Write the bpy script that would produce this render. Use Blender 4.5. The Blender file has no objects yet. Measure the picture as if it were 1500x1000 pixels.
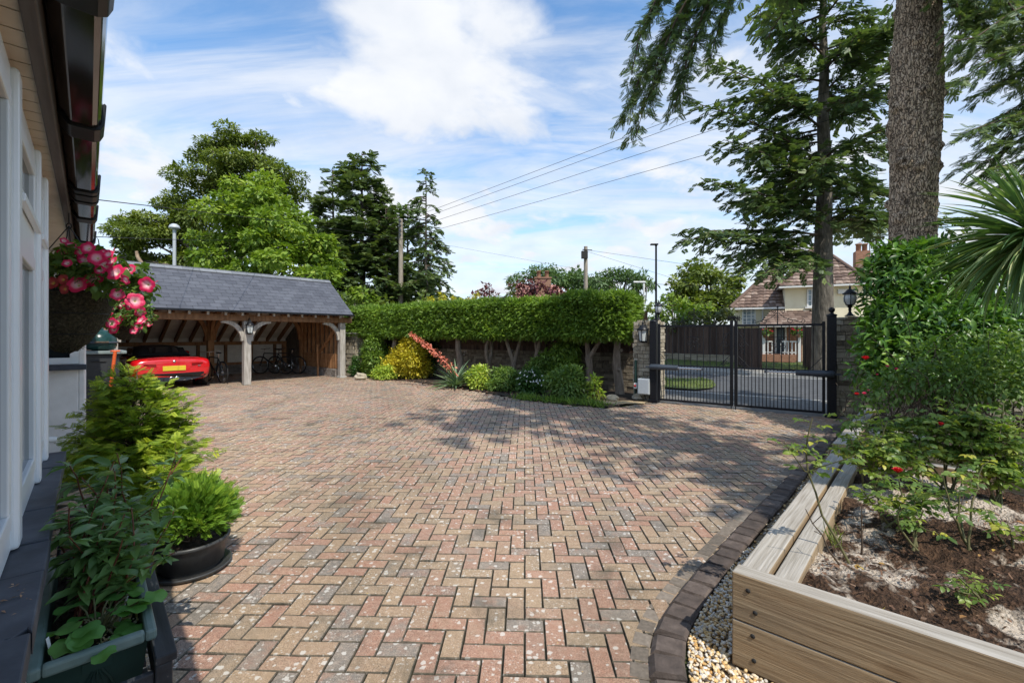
import bpy, math, random
import numpy as np
from mathutils import Vector
SC = bpy.context.scene
COL = SC.collection
F, CX, HY, H = 2000/3, 750.0, 490.0, 1.55
A3 = np.array
def G(px, py, z=0.0):
    Y = F*(H-z)/(py-HY); return A3([(px-CX)/F*Y, Y, z])
def P(px, py, Y):
    return A3([(px-CX)/F*Y, Y, H-(py-HY)/F*Y])
HD = A3([-.681, .732, 0]); HP = A3([-.732, -.681, 0])
def W(t, a, z): return HD*t + HP*a + A3([0, 0, z])
UP = A3([0., 0, 1])
def unit(v):
    v = np.asarray(v, float); return v/np.maximum(np.linalg.norm(v, axis=-1, keepdims=True), 1e-9)
def rot2(ang): return A3([math.cos(ang), math.sin(ang), 0])

# ------------------------------------------------------------------ geometry
class Geo:
    def __init__(s):
        s.V=[]; s.L=[]; s.T=[]; s.R=[]; s.S=[]; s.n=0
    def add(s, V, faces, rnd=0.5, smooth=False):
        V = np.asarray(V, float).reshape(-1, 3)
        tot = [len(f) for f in faces]
        lo = np.fromiter((i for f in faces for i in f), int) + s.n
        s.V.append(V); s.L.append(lo); s.T.append(A3(tot))
        s.R.append(np.full(len(tot), rnd, float) if np.isscalar(rnd) else np.asarray(rnd, float))
        s.S.append(np.full(len(tot), smooth)); s.n += len(V)
    def bake(s, tv, tf, O, A, B, N, S, rnd=None, smooth=True):
        O = np.asarray(O, float); n = len(O)
        if n == 0: return
        tv = np.asarray(tv, float); k = len(tv)
        S = np.asarray(S, float)
        if S.ndim == 1: S = np.repeat(S[:, None], 3, 1)
        V = O[:, None, :] + (tv[None, :, 0, None]*(A*S[:, :1])[:, None, :] + tv[None, :, 1, None]*(B*S[:, 1:2])[:, None, :]
             + tv[None, :, 2, None]*(N*S[:, 2:3])[:, None, :])
        fl = np.concatenate([A3(f) for f in tf]); tt = A3([len(f) for f in tf])
        lo = (fl[None, :] + (np.arange(n)*k)[:, None]).ravel() + s.n
        s.V.append(V.reshape(-1, 3)); s.L.append(lo); s.T.append(np.tile(tt, n))
        if rnd is None: rnd = np.full(n, .5)
        s.R.append(np.repeat(rnd, len(tf))); s.S.append(np.full(n*len(tf), smooth)); s.n += n*k
    # hard surface
    def box(s, c, size, ax=None, rnd=0.5, taper=None):
        c = np.asarray(c, float); h = np.asarray(size, float)/2
        if ax is None: ax = np.eye(3)
        elif np.isscalar(ax): ax = A3([rot2(ax), rot2(ax+math.pi/2), UP])
        ax = np.asarray(ax, float)
        V = []
        for k in range(8):
            sx, sy, sz = (1 if k & 1 else -1), (1 if k & 2 else -1), (1 if k & 4 else -1)
            q = taper if (taper is not None and sz > 0) else 1.0
            V.append(c + ax[0]*sx*h[0]*q + ax[1]*sy*h[1]*q + ax[2]*sz*h[2])
        s.add(V, [(0,2,3,1),(4,5,7,6),(0,1,5,4),(2,6,7,3),(0,4,6,2),(1,3,7,5)], rnd)
    def beam(s, p0, p1, w, h, side=None, rnd=.5):
        p0 = np.asarray(p0, float); p1 = np.asarray(p1, float); d = p1-p0; L = np.linalg.norm(d); d = d/L
        if side is None:
            side = np.cross(d, UP) if abs(d[2]) < .99 else A3([1., 0, 0])
        side = unit(np.asarray(side, float) - d*np.dot(side, d)); n = np.cross(side, d)
        s.box((p0+p1)/2, (L, w, h), [d, side, n], rnd)
    def tube(s, pts, r, n=8, cap=True, rnd=.5, smooth=True):
        pts = np.asarray(pts, float); m = len(pts)
        r = np.full(m, r, float) if np.isscalar(r) else np.asarray(r, float)
        t = np.gradient(pts, axis=0); t = unit(t)
        u = np.cross(t[0], UP if abs(t[0][2]) < .9 else A3([1., 0, 0])); u = u/np.linalg.norm(u)
        V = []
        a = np.arange(n)/n*2*math.pi
        for i in range(m):
            u = u - t[i]*np.dot(u, t[i]); u = u/max(np.linalg.norm(u), 1e-9); v = np.cross(t[i], u)
            V.append(pts[i] + r[i]*(np.cos(a)[:, None]*u + np.sin(a)[:, None]*v))
        f = [(i*n+j, i*n+(j+1) % n, (i+1)*n+(j+1) % n, (i+1)*n+j) for i in range(m-1) for j in range(n)]
        s.add(np.concatenate(V), f, rnd, smooth)
        if cap:
            s.add(V[0], [tuple(range(n-1, -1, -1))], rnd); s.add(V[-1], [tuple(range(n))], rnd)
    def lathe(s, prof, c, n=20, ax=None, rnd=.5, smooth=True, lobes=0, amp=0):
        c = np.asarray(c, float); ax = np.eye(3) if ax is None else np.asarray(ax, float)
        a = np.arange(n)/n*2*math.pi; m = len(prof)
        V = [c + (r*(1+amp*np.cos(lobes*a)))[:, None]*(np.cos(a)[:, None]*ax[0]+np.sin(a)[:, None]*ax[1]) + z*ax[2] for r, z in prof]
        f = [(i*n+j, i*n+(j+1) % n, (i+1)*n+(j+1) % n, (i+1)*n+j) for i in range(m-1) for j in range(n)]
        s.add(np.concatenate(V), f, rnd, smooth)
    def prism(s, poly, vec, rnd=.5):
        poly = np.asarray(poly, float); vec = np.asarray(vec, float); n = len(poly)
        f = [tuple(range(n-1, -1, -1)), tuple(range(n, 2*n))] + [(i, (i+1) % n, n+(i+1) % n, n+i) for i in range(n)]
        s.add(np.concatenate([poly, poly+vec]), f, rnd)
    def poly(s, pts, rnd=.5): s.add(pts, [tuple(range(len(pts)))], rnd)
    def ball(s, c, r, nu=12, nv=8, rnd=.5, jit=0, rng=None, smooth=True):
        r = np.full(3, r, float) if np.isscalar(r) else np.asarray(r, float)
        V=[]; 
        for i in range(nv+1):
            th = math.pi*i/nv
            for j in range(nu):
                ph = 2*math.pi*j/nu
                q = 1 + (rng.normal()*jit if rng is not None and 0 < i < nv else 0)
                V.append(A3([math.sin(th)*math.cos(ph), math.sin(th)*math.sin(ph), math.cos(th)])*r*q + c)
        f = [(i*nu+j, (i+1)*nu+j, (i+1)*nu+(j+1) % nu, i*nu+(j+1) % nu) for i in range(nv) for j in range(nu)]
        s.add(V, f, rnd, smooth)
    def mesh(s, name, off=None, keep=None):
        V = np.concatenate(s.V); L = np.concatenate(s.L).astype(np.int32); T = np.concatenate(s.T).astype(np.int32)
        if off is not None: V = V-off
        me = bpy.data.meshes.new(name)
        me.vertices.add(len(V)); me.vertices.foreach_set('co', V.astype(np.float32).ravel())
        me.loops.add(len(L)); me.loops.foreach_set('vertex_index', L)
        me.polygons.add(len(T)); me.polygons.foreach_set('loop_start', (np.cumsum(T)-T).astype(np.int32))
        me.polygons.foreach_set('use_smooth', np.concatenate(s.S))
        at = me.attributes.new('rnd', 'FLOAT', 'FACE'); at.data.foreach_set('value', np.concatenate(s.R).astype(np.float32))
        me.update(calc_edges=True)
        return me

def wloc(o):
    v = A3([0., 0, 0])
    while o is not None:
        v = v + A3(o.location); o = o.parent
    return v
def tag(o, label=None, cat=None, group=None, kind=None):
    if label: o['label'] = label
    if cat: o['category'] = cat
    if group: o['group'] = group
    if kind: o['kind'] = kind
    return o
def thing(name, label, cat, loc, group=None):
    o = bpy.data.objects.new(name, None); COL.objects.link(o); o.empty_display_size = .1
    o.location = [float(x) for x in loc]
    return tag(o, label, cat, group)
def put(name, g, mat, parent=None, label=None, bevel=0, local=False, kind=None):
    """one Geo -> ONE mesh object under parent (verts in world coords unless local)"""
    off = None if (local or parent is None) else wloc(parent)
    me = g.mesh(name, off); me.materials.append(mat)
    o = bpy.data.objects.new(name, me); COL.objects.link(o)
    if parent is not None: o.parent = parent
    if label: o['label'] = label
    if kind: o['kind'] = kind
    if bevel:
        b = o.modifiers.new('Bevel', 'BEVEL'); b.width = bevel; b.segments = 2; b.limit_method = 'ANGLE'
    return o
def solo(name, g, mat, label=None, cat=None, group=None, kind=None, bevel=0, loc=None):
    """a thing that is one mesh; origin moved to its base"""
    V = np.concatenate(g.V)
    if loc is None: loc = A3([V[:, 0].mean(), V[:, 1].mean(), V[:, 2].min()])
    me = g.mesh(name, loc); me.materials.append(mat)
    o = bpy.data.objects.new(name, me); COL.objects.link(o); o.location = [float(x) for x in loc]
    if bevel:
        b = o.modifiers.new('Bevel', 'BEVEL'); b.width = bevel; b.segments = 2; b.limit_method = 'ANGLE'
    return tag(o, label, cat, group, kind)
def dup(root, loc, rotz=0, scale=1, label=None):
    r = root.copy(); COL.objects.link(r); r.location = [float(x) for x in loc]; r.rotation_euler = (0, 0, rotz)
    r.scale = (scale, scale, scale)
    if label: r['label'] = label
    for ch in list(root.children):
        c = ch.copy(); COL.objects.link(c); c.parent = r
        for g in list(ch.children):
            d = g.copy(); COL.objects.link(d); d.parent = c
    return r

# ------------------------------------------------------------------ materials
class NT:
    def __init__(s, name):
        s.m = bpy.data.materials.new(name); s.m.use_nodes = True; s.t = s.m.node_tree; s.t.nodes.clear()
        s.out = s.n('ShaderNodeOutputMaterial')
    def n(s, ty, **kw):
        nd = s.t.nodes.new(ty)
        for k, v in kw.items(): setattr(nd, k, v)
        return nd
    def l(s, a, b): s.t.links.new(a, b)
    def math(s, op, a, b=None, c=None):
        nd = s.n('ShaderNodeMath', operation=op)
        for i, x in enumerate((a, b, c)):
            if x is None: continue
            if isinstance(x, (int, float)): nd.inputs[i].default_value = x
            else: s.l(x, nd.inputs[i])
        return nd.outputs[0]
    def ramp(s, fac, stops, interp='LINEAR'):
        nd = s.n('ShaderNodeValToRGB'); cr = nd.color_ramp; cr.interpolation = interp
        while len(cr.elements) > 1: cr.elements.remove(cr.elements[-1])
        for i, (p, c) in enumerate(stops):
            e = cr.elements[0] if i == 0 else cr.elements.new(p)
            e.position = p; e.color = (*c, 1) if len(c) == 3 else c
        s.l(fac, nd.inputs[0]); return nd.outputs[0]
    def mix(s, fac, a, b, blend='MIX'):
        nd = s.n('ShaderNodeMix', data_type='RGBA', blend_type=blend)
        for i, x in ((0, fac), (6, a), (7, b)):
            if isinstance(x, (int, float)): nd.inputs[i].default_value = x
            elif isinstance(x, tuple): nd.inputs[i].default_value = (*x, 1)
            else: s.l(x, nd.inputs[i])
        return nd.outputs[2]
    def coords(s, scale=(1, 1, 1), along=None, geo=False):
        """Object coordinates; along = horizontal (or any) direction whose axis is stretched"""
        tc = s.n('ShaderNodeTexCoord'); v = tc.outputs['Object']
        if along is not None:
            d = unit(A3(along)); q = np.cross(UP, d) if abs(d[2]) < .9 else A3([1., 0, 0]); q = unit(q); r = np.cross(d, q)
            outs = []
            for ax in (d, q, r):
                vm = s.n('ShaderNodeVectorMath', operation='DOT_PRODUCT'); s.l(v, vm.inputs[0]); vm.inputs[1].default_value = [float(x) for x in ax]
                outs.append(vm.outputs['Value'])
            cb = s.n('ShaderNodeCombineXYZ')
            for i in range(3): s.l(outs[i], cb.inputs[i])
            v = cb.outputs[0]
        mp = s.n('ShaderNodeVectorMath', operation='MULTIPLY'); s.l(v, mp.inputs[0]); mp.inputs[1].default_value = scale
        return mp.outputs[0]
    def noise(s, vec, scale, detail=5, rough=.55, dist=0):
        nd = s.n('ShaderNodeTexNoise'); nd.inputs['Scale'].default_value = scale; nd.inputs['Detail'].default_value = detail
        nd.inputs['Roughness'].default_value = rough; nd.inputs['Distortion'].default_value = dist
        if vec is not None: s.l(vec, nd.inputs['Vector'])
        return nd.outputs['Fac']
    def vor(s, vec, scale, feature='F1', out='Distance'):
        nd = s.n('ShaderNodeTexVoronoi', feature=feature); nd.inputs['Scale'].default_value = scale; s.l(vec, nd.inputs['Vector'])
        return nd.outputs[out]
    def attr(s, nm='rnd'): return s.n('ShaderNodeAttribute', attribute_name=nm).outputs['Fac']
    def bump(s, h, strength=.4, dist=.02):
        nd = s.n('ShaderNodeBump'); nd.inputs['Strength'].default_value = strength; nd.inputs['Distance'].default_value = dist
        s.l(h, nd.inputs['Height']); return nd.outputs[0]
    def bsdf(s, col, rough=.6, metal=0, bump=None, spec=.5, coat=0):
        b = s.n('ShaderNodeBsdfPrincipled')
        if isinstance(col, tuple): b.inputs['Base Color'].default_value = (*col, 1)
        else: s.l(col, b.inputs['Base Color'])
        if isinstance(rough, (int, float)): b.inputs['Roughness'].default_value = rough
        else: s.l(rough, b.inputs['Roughness'])
        b.inputs['Metallic'].default_value = metal; b.inputs['Specular IOR Level'].default_value = spec
        b.inputs['Coat Weight'].default_value = coat; b.inputs['Coat Roughness'].default_value = .05
        if bump is not None: s.l(bump, b.inputs['Normal'])
        s.b = b; return b.outputs[0]
    def done(s, sh): s.l(sh, s.out.inputs['Surface']); return s.m

def mat_noise(name, stops, scale=8, detail=5, rough=.7, bump=.3, bdist=.01, stretch=(1, 1, 1), along=None, rndw=0., spec=.4, bscale=None, metal=0, dist=0):
    t = NT(name); v = t.coords(stretch, along); nz = t.noise(v, scale, detail, dist=dist)
    fac = nz
    if rndw: fac = t.math('ADD', t.math('MULTIPLY', nz, 1-rndw), t.math('MULTIPLY', t.attr(), rndw))
    c = t.ramp(fac, stops)
    hb = nz if bscale is None else t.noise(v, bscale, 6)
    return t.done(t.bsdf(c, rough, metal, t.bump(hb, bump, bdist), spec))
def mat_plain(name, col, rough=.5, metal=0, spec=.5, coat=0, var=.12, scale=30, bump=.05):
    t = NT(name); v = t.coords(); nz = t.noise(v, scale, 4)
    lo = tuple(x*(1-var) for x in col); hi = tuple(min(1, x*(1+var)) for x in col)
    c = t.ramp(nz, [(.3, lo), (.7, hi)])
    return t.done(t.bsdf(c, rough, metal, t.bump(nz, bump, .002), spec, coat))
def mat_leaf(name, stops, trans=.35, rough=.45, scale=1.5, wn=.35, spec=.4, transcol=None, gain=1.4):
    """stops over a per-leaf random value blended with a large noise"""
    stops = [(p, tuple(min(.86, x*gain) for x in c)) for p, c in stops]
    t = NT(name); v = t.coords(); nz = t.noise(v, scale, 3)
    fac = t.math('ADD', t.math('MULTIPLY', t.attr(), 1-wn), t.math('MULTIPLY', nz, wn))
    c = t.ramp(fac, stops)
    d = t.bsdf(c, rough, 0, None, spec)
    tr = t.n('ShaderNodeBsdfTranslucent')
    tc = t.mix(1.0, c, transcol or (1.25, 1.3, .55), 'MULTIPLY'); t.l(tc, tr.inputs[0])
    mx = t.n('ShaderNodeMixShader'); mx.inputs[0].default_value = trans; t.l(d, mx.inputs[1]); t.l(tr.outputs[0], mx.inputs[2])
    return t.done(mx.outputs[0])

# ------------------------------------------------------------------ foliage
LQ = ([(0,0,0),(.42,.5,.06),(1,0,-.05),(.42,-.5,.06)], [(0,3,2,1)])
LM = ([(0,0,0),(.3,.42,.07),(.33,0,0),(.3,-.42,.07),(.68,.4,.03),(.7,0,-.04),(.68,-.4,.03),(1,0,-.2)],
      [(0,2,1),(0,3,2),(1,2,5,4),(2,3,6,5),(4,5,7),(5,6,7)])
# blade with droop (long strap leaf)
def strap(nseg=5, droop=.35, w0=.6):
    V=[]; Fc=[]
    for i in range(nseg+1):
        u=i/nseg; w=(.5*(w0+(1-w0)*min(1,u*2.5)))*(1-u**3) if i<nseg else 0.0
        z=-droop*u*u
        V += [(u,w,z+.06*w),(u,0,z),(u,-w,z+.06*w)]
    for i in range(nseg):
        a=i*3; b=a+3
        Fc += [(a,a+1,b+1,b),(a+1,a+2,b+2,b+1)]
    return V,Fc
# a flat conifer spray: short twig with two rows of needles
def spray(n=7, nl=.34, nw=.085, spread=.75):
    V=[]; Fc=[]
    for i in range(n):
        u=.08+.85*i/n; l=nl*(1-.45*u)
        for sgn in (1,-1):
            d=A3([math.cos(spread),sgn*math.sin(spread)]); q=A3([-d[1],d[0]])
            b=A3([u,0.]); k=len(V)
            p=[b-q*nw*.3, b+d*l*.55-q*nw*.5, b+d*l, b+d*l*.55+q*nw*.5]
            V += [(x[0],x[1],z) for x,z in zip(p,(0,.03,-.03,.03))]
            Fc.append((k,k+1,k+2,k+3))
    k=len(V); V += [(0,-.02,0),(1.08,-.008,-.04),(1.08,.008,-.04),(0,.02,0)]; Fc.append((k,k+1,k+2,k+3))
    return V,Fc
SPRAY=spray(8,.38,.095,.8); SPRAY_S=spray(5,.52,.24,.75); SPRAY_C=spray(5,.42,.15,.8)
def rdir(rng, n): return unit(rng.normal(size=(n,3)))
def frame(d, nrm):
    d=unit(d); b=unit(np.cross(nrm,d)); n=np.cross(d,b); return d,b,n
def leaves(g, tmpl, O, d, nrm, L, wr, rnd):
    A,B,N=frame(d,nrm); L=np.asarray(L)
    S=np.stack([L,L*wr,L],1); g.bake(tmpl[0],tmpl[1],O,A,B,N,S,rnd)
def clump_leaves(g, tmpl, clumps, per_area, L, wr, rng, shell=.55, upb=.35, droop=.3, jit=.5, lvar=.3, rj=.06):
    """leaves spread through ellipsoidal clumps [(c,(rx,ry,rz))]"""
    for c,r in clumps:
        r=np.full(3,r,float) if np.isscalar(r) else A3(r)
        n=int(per_area*4*math.pi*(np.mean(r)**2)*1.0)
        if n<1: continue
        u=rdir(rng,n); u[:,2]+=upb*.5*(rng.random(n)<.6); u=unit(u)
        rad=shell+(1-shell)*rng.random(n)**.7 + rng.normal(size=n)*rj
        O=A3(c)+u*r*rad[:,None]
        tang=rdir(rng,n)
        d=unit(tang*jit+u*.7+A3([0,0,-droop]))
        nr=unit(u*.6+UP*.8+rdir(rng,n)*.45)
        leaves(g,tmpl,O,d,nr,L*(1+lvar*rng.normal(size=n)).clip(.45,1.8),wr,np.clip(rng.normal(.5,.2,n)+rng.normal()*.1,0,1))
def limb(p0,p1,rng,n=6,bend=.08,lift=0):
    p0=A3(p0);p1=A3(p1);L=np.linalg.norm(p1-p0)
    s=np.linspace(0,1,n); q=p0+(p1-p0)*s[:,None]
    w=np.sin(math.pi*s)[:,None]
    q=q+w*rng.normal(size=(1,3))*bend*L + (rng.normal(size=(n,3))*bend*.25*L)*w
    q[:,2]+=lift*L*np.sin(math.pi*s)
    return q
def conifer_branches(gl, gw, tip_specs, rng, twig=.9, nt=22, sp=.2, per=.1, tmpl=None, wr=.55, hang=.25, w0=.05, s0=.2, dens=1.0):
    """tip_specs: list of polylines (k,3) of main branches. Adds twigs and needle sprays."""
    tmpl=tmpl or SPRAY_S
    for pts in tip_specs:
        pts=A3(pts); m=len(pts); seg=np.linalg.norm(np.diff(pts,axis=0),axis=1); cum=np.concatenate([[0],np.cumsum(seg)]); Lb=cum[-1]
        gw.tube(pts, np.linspace(w0,w0*.2,m), 5, cap=False)
        n=max(4,int(nt*Lb/4*dens))
        s=s0+(1-s0)*(np.arange(n)+rng.random(n))/n
        pos=np.stack([np.interp(s*Lb,cum,pts[:,k]) for k in range(3)],1)
        e=1e-2; pos2=np.stack([np.interp(np.minimum(s*Lb+.05,Lb),cum,pts[:,k]) for k in range(3)],1)
        pos1=np.stack([np.interp(np.maximum(s*Lb-.05,0),cum,pts[:,k]) for k in range(3)],1)
        d=unit(pos2-pos1); side=unit(np.cross(d,UP)); sg=np.where(np.arange(n)%2==0,1.,-1.)
        tl=twig*(1.1-.75*s)*(.7+.6*rng.random(n))*min(1,Lb/3+.3)
        td=unit(d*(.75+.3*rng.random((n,1)))+side*sg[:,None]*(.8+.3*rng.random((n,1)))+UP*(-.12+rng.normal(size=(n,1))*.30)+rng.normal(size=(n,3))*.17)
        # sprays on each twig
        for i in range(n):
            k=max(2,int(tl[i]/per)); u=(np.arange(k)+rng.random(k)*.7)/k
            hz=-hang*(u**2)*tl[i]
            O=pos[i]+td[i]*(u*tl[i])[:,None]; O[:,2]+=hz
            if tl[i]>.35: gw.tube([pos[i],pos[i]+td[i]*tl[i]*.5+A3([0,0,-hang*.25*tl[i]]),pos[i]+td[i]*tl[i]+A3([0,0,-hang*tl[i]])],[w0*.22,w0*.16,w0*.08],3,cap=False)
            sd=unit(np.cross(td[i],UP)); sg2=np.where(rng.random(k)<.5,1.,-1.)
            dd=unit(td[i]*.8+sd*sg2[:,None]*(.2+.7*rng.random((k,1)))+A3([0,0,-hang*.5])+rng.normal(size=(k,3))*.22)
            nn=unit(UP+rng.normal(size=(k,3))*.35)
            leaves(gl,tmpl,O,dd,nn,sp*(.75+.5*rng.random(k)),wr,np.clip(rng.normal(.45,.2,k)+.15*(s[i]-.5),0,1))
def tile_roof(g, e0, e1, r0, r1, rowh=.3, tw=.3, th=.03, rng=None, lift=.02, wavy=False):
    """tiles over quad eave e0->e1, ridge r0->r1"""
    e0,e1,r0,r1=map(A3,(e0,e1,r0,r1)); ed=unit(e1-e0); n=unit(np.cross(ed,r0-e0)); 
    if n[2]<0: n=-n
    ud=np.cross(n,ed); 
    if np.dot(ud,r0-e0)<0: ud=-ud
    Hs=np.dot(r0-e0,ud); Le=np.linalg.norm(e1-e0); xr0=np.dot(r0-e0,ed); xr1=np.dot(r1-e0,ed)
    nr=int(round(Hs/rowh)); rh=Hs/nr
    for i in range(nr):
        v=i*rh; f0=(v+rh*.5)/Hs; xa=xr0*f0; xb=Le+(xr1-Le)*f0
        k=max(1,int(math.ceil((xb-xa)/tw))); off=(i%2)*tw*.5
        x=xa-off
        while x<xb:
            a=max(x,xa); b=min(x+tw,xb); x+=tw
            if b-a<.02: continue
            q=rng.random(); l2=lift*(.8+.4*rng.random())
            gp=.004
            p=[e0+ed*(a+gp)+ud*v+n*(l2+th), e0+ed*(b-gp)+ud*v+n*(l2+th*(.7+.6*rng.random())), e0+ed*(b-gp)+ud*(v+rh*1.12)+n*(.006), e0+ed*(a+gp)+ud*(v+rh*1.12)+n*(.006)]
            if wavy:
                m=(p[0]+p[1])/2+n*.035; mt=(p[2]+p[3])/2+n*.03
                lo=[p[0]-n*th,m-n*th,p[1]-n*th]
                g.add([p[0],m,p[1],p[2],mt,p[3]]+lo,[(0,1,4,5),(1,2,3,4),(6,7,1,0),(7,8,2,1)],q)
            else:
                g.add(p+[p[0]-n*(l2+th),p[1]-n*(l2+th)],[(0,1,2,3),(4,5,1,0)],q)
def stones(g, c, ax, size, rowh, lw, rng, faces=(0,1,2,3), dep=.05, gap=.012, jit=.4, prot=.02, bands=(), q=None):
    """rubble / brick skin on the 4 sides of a box centre c (base centre), size (sx,sy,sz)"""
    ax=A3(ax); sx,sy,sz=size
    sides=[(ax[0],-ax[1],sx,sy/2),(ax[0],ax[1],sx,sy/2),(ax[1],-ax[0],sy,sx/2),(ax[1],ax[0],sy,sx/2)]
    for k in faces:
        u,nv,w,o=sides[k]; z=0; r=0
        while z<sz-.01:
            h=min(rowh*(1+jit*(rng.random()-.5)),sz-z)
            if sz-z-h<rowh*.3: h=sz-z
            x=-w/2 - (rng.random()*lw*.5 if jit>0.05 else (r%2)*lw*.5)
            while x<w/2:
                l=lw*(1+1.2*jit*(rng.random()-.5)); a=max(x,-w/2); b=min(x+l,w/2); x+=l
                if b-a<.015: continue
                pr=prot*rng.random(); band=any(b0<=z<b1 for b0,b1 in bands)
                cc=A3(c)+u*(a+b)/2+nv*(o-dep/2+pr)+UP*(z+h/2)
                g.box(cc,(b-a-gap,dep,h-gap),[u,nv,UP],(rng.random()*.2 if band else .25+.75*rng.random()))
            z+=h; r+=1
rng = np.random.default_rng(7)
# ------------------------------------------------------------------ shared materials
M = {}
M['black_metal'] = mat_plain('black_painted_metal', (.008,.009,.012), .42, spec=.3, var=.3)
M['grey_metal'] = mat_plain('grey_painted_metal', (.045,.055,.07), .4, var=.15)
M['chrome'] = mat_plain('bright_steel', (.6,.6,.6), .25, metal=1)
M['rubber'] = mat_plain('black_rubber', (.015,.015,.015), .8)
M['white_paint'] = mat_plain('white_paint', (.72,.72,.70), .45, var=.05)
M['glass_dark'] = mat_plain('dark_glass', (.018,.022,.024), .06, spec=.6, var=.3, scale=2, bump=0)
t = NT('lamp_glass'); M['lamp_glass'] = t.done(t.bsdf((.5,.53,.52), .12, 0, None, .6))
M['oak_grey'] = mat_noise('weathered_oak', [(.25,(.17,.15,.125)),(.5,(.36,.33,.29)),(.75,(.50,.47,.43))], 7, 6, .8, .35, .01, (3,3,.35))
M['oak_warm'] = mat_noise('golden_oak', [(.25,(.16,.075,.03)),(.5,(.32,.16,.07)),(.75,(.42,.23,.11))], 7, 6, .7, .3, .01, (2,2,.5))
M['soil'] = mat_noise('dark_soil', [(.3,(.015,.011,.008)),(.6,(.05,.034,.022)),(.8,(.11,.075,.05))], 25, 8, .95, .9, .03)
M['bark'] = mat_noise('tree_bark', [(.25,(.045,.036,.028)),(.5,(.12,.10,.08)),(.75,(.21,.18,.145))], 6, 8, .9, .9, .04, (2.5,2.5,.4))
M['stem'] = mat_noise('green_stem', [(.3,(.05,.06,.02)),(.7,(.13,.12,.05))], 30, 3, .7, .2)
M['twig'] = mat_noise('brown_twig', [(.3,(.045,.032,.022)),(.7,(.13,.09,.06))], 20, 4, .85, .4)
t = NT('rubble_stone'); v = t.coords(); nz = t.noise(v, 14, 6); fac = t.math('ADD', t.math('MULTIPLY', nz, .55), t.math('MULTIPLY', t.attr(), .45))
M['stone'] = t.done(t.bsdf(t.ramp(fac, [(.12,(.10,.045,.03)),(.28,(.17,.14,.10)),(.5,(.34,.29,.21)),(.75,(.50,.44,.34))]), .9, 0, t.bump(t.noise(v, 40, 6), .7, .02), .3))
M['mortar'] = mat_noise('mortar', [(.3,(.12,.10,.08)),(.7,(.24,.21,.17))], 20, 5, .95, .5)
M['brick_old'] = mat_noise('old_brick', [(.2,(.13,.075,.05)),(.5,(.27,.15,.10)),(.8,(.36,.27,.19))], 12, 5, .9, .5, .01, rndw=.6)
M['brick_grey'] = mat_noise('plinth_brick', [(.2,(.10,.085,.075)),(.5,(.22,.19,.165)),(.8,(.32,.29,.26))], 12, 5, .9, .5, .01, rndw=.6)

# ------------------------------------------------------------------ world, sun, camera
SUN_AZ = A3([.543, -.839]); SUN_EL = math.radians(54)
SUN = A3([SUN_AZ[0]*math.cos(SUN_EL), SUN_AZ[1]*math.cos(SUN_EL), math.sin(SUN_EL)])
w = bpy.data.worlds.new('World'); SC.world = w; w.use_nodes = True; wt = w.node_tree; wt.nodes.clear()
t = NT.__new__(NT); t.t = wt
sky = t.n('ShaderNodeTexSky', sky_type='NISHITA'); sky.sun_disc = False; sky.sun_elevation = SUN_EL; sky.sun_rotation = math.atan2(SUN_AZ[0], SUN_AZ[1])
sky.air_density = 1.0; sky.dust_density = .6; sky.ozone_density = 1.5
tc = t.n('ShaderNodeTexCoord'); sep = t.n('ShaderNodeSeparateXYZ'); t.l(tc.outputs['Generated'], sep.inputs[0])
zc = t.math('ADD', t.math('MAXIMUM', sep.outputs[2], 0.0), .22)
cb = t.n('ShaderNodeCombineXYZ'); t.l(t.math('DIVIDE', sep.outputs[0], zc), cb.inputs[0]); t.l(t.math('DIVIDE', sep.outputs[1], zc), cb.inputs[1])
def wn(vec_scale, scale, detail, rough, dist, loc=(0,0,0), rotz=0):
    mp = t.n('ShaderNodeMapping'); t.l(cb.outputs[0], mp.inputs[0]); mp.inputs['Scale'].default_value = vec_scale
    mp.inputs['Location'].default_value = loc; mp.inputs['Rotation'].default_value = (0,0,rotz)
    return t.noise(mp.outputs[0], scale, detail, rough, dist)
puff = wn((1,1,1), 2.6, 9, .55, .25, (3.1,1.7,0))
wisp = wn((.45,1.9,1), 2.2, 7, .6, .6, (1.3,4.4,0), math.radians(-38))
# where the photograph's cloud banks hang: (direction pixel, radius, weight)
bias = None
for px, py, rad, wgt in ((640,60,.28,.60),(560,120,.20,.34),(770,80,.17,.42),(450,90,.12,.14),(195,245,.12,.42),(575,285,.10,.3),(650,310,.10,.25),(940,300,.18,.26),(1010,290,.10,.18),(720,340,.18,.22),(1430,250,.26,.35),(1120,250,.16,.2),(200,130,.16,.10),(380,330,.15,.2)):
    d = unit(A3([(px-CX)/F, 1, (HY-py)/F]))
    vm = t.n('ShaderNodeVectorMath', operation='DISTANCE'); nm = t.n('ShaderNodeVectorMath', operation='NORMALIZE'); t.l(tc.outputs['Generated'], nm.inputs[0])
    t.l(nm.outputs[0], vm.inputs[0]); vm.inputs[1].default_value = [float(x) for x in d]
    mr = t.n('ShaderNodeMapRange', interpolation_type='SMOOTHSTEP'); t.l(vm.outputs['Value'], mr.inputs[0])
    mr.inputs[1].default_value = 0; mr.inputs[2].default_value = rad; mr.inputs[3].default_value = wgt; mr.inputs[4].default_value = 0
    bias = mr.outputs[0] if bias is None else t.math('ADD', bias, mr.outputs[0])
hz = t.n('ShaderNodeMapRange'); t.l(sep.outputs[2], hz.inputs[0]); hz.inputs[1].default_value = .0; hz.inputs[2].default_value = .55; hz.inputs[3].default_value = .34; hz.inputs[4].default_value = 0
pf = t.math('ADD', t.math('ADD', t.math('MULTIPLY', puff, 2.3), -1.06), t.math('ADD', bias, hz.outputs[0]))
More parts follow.
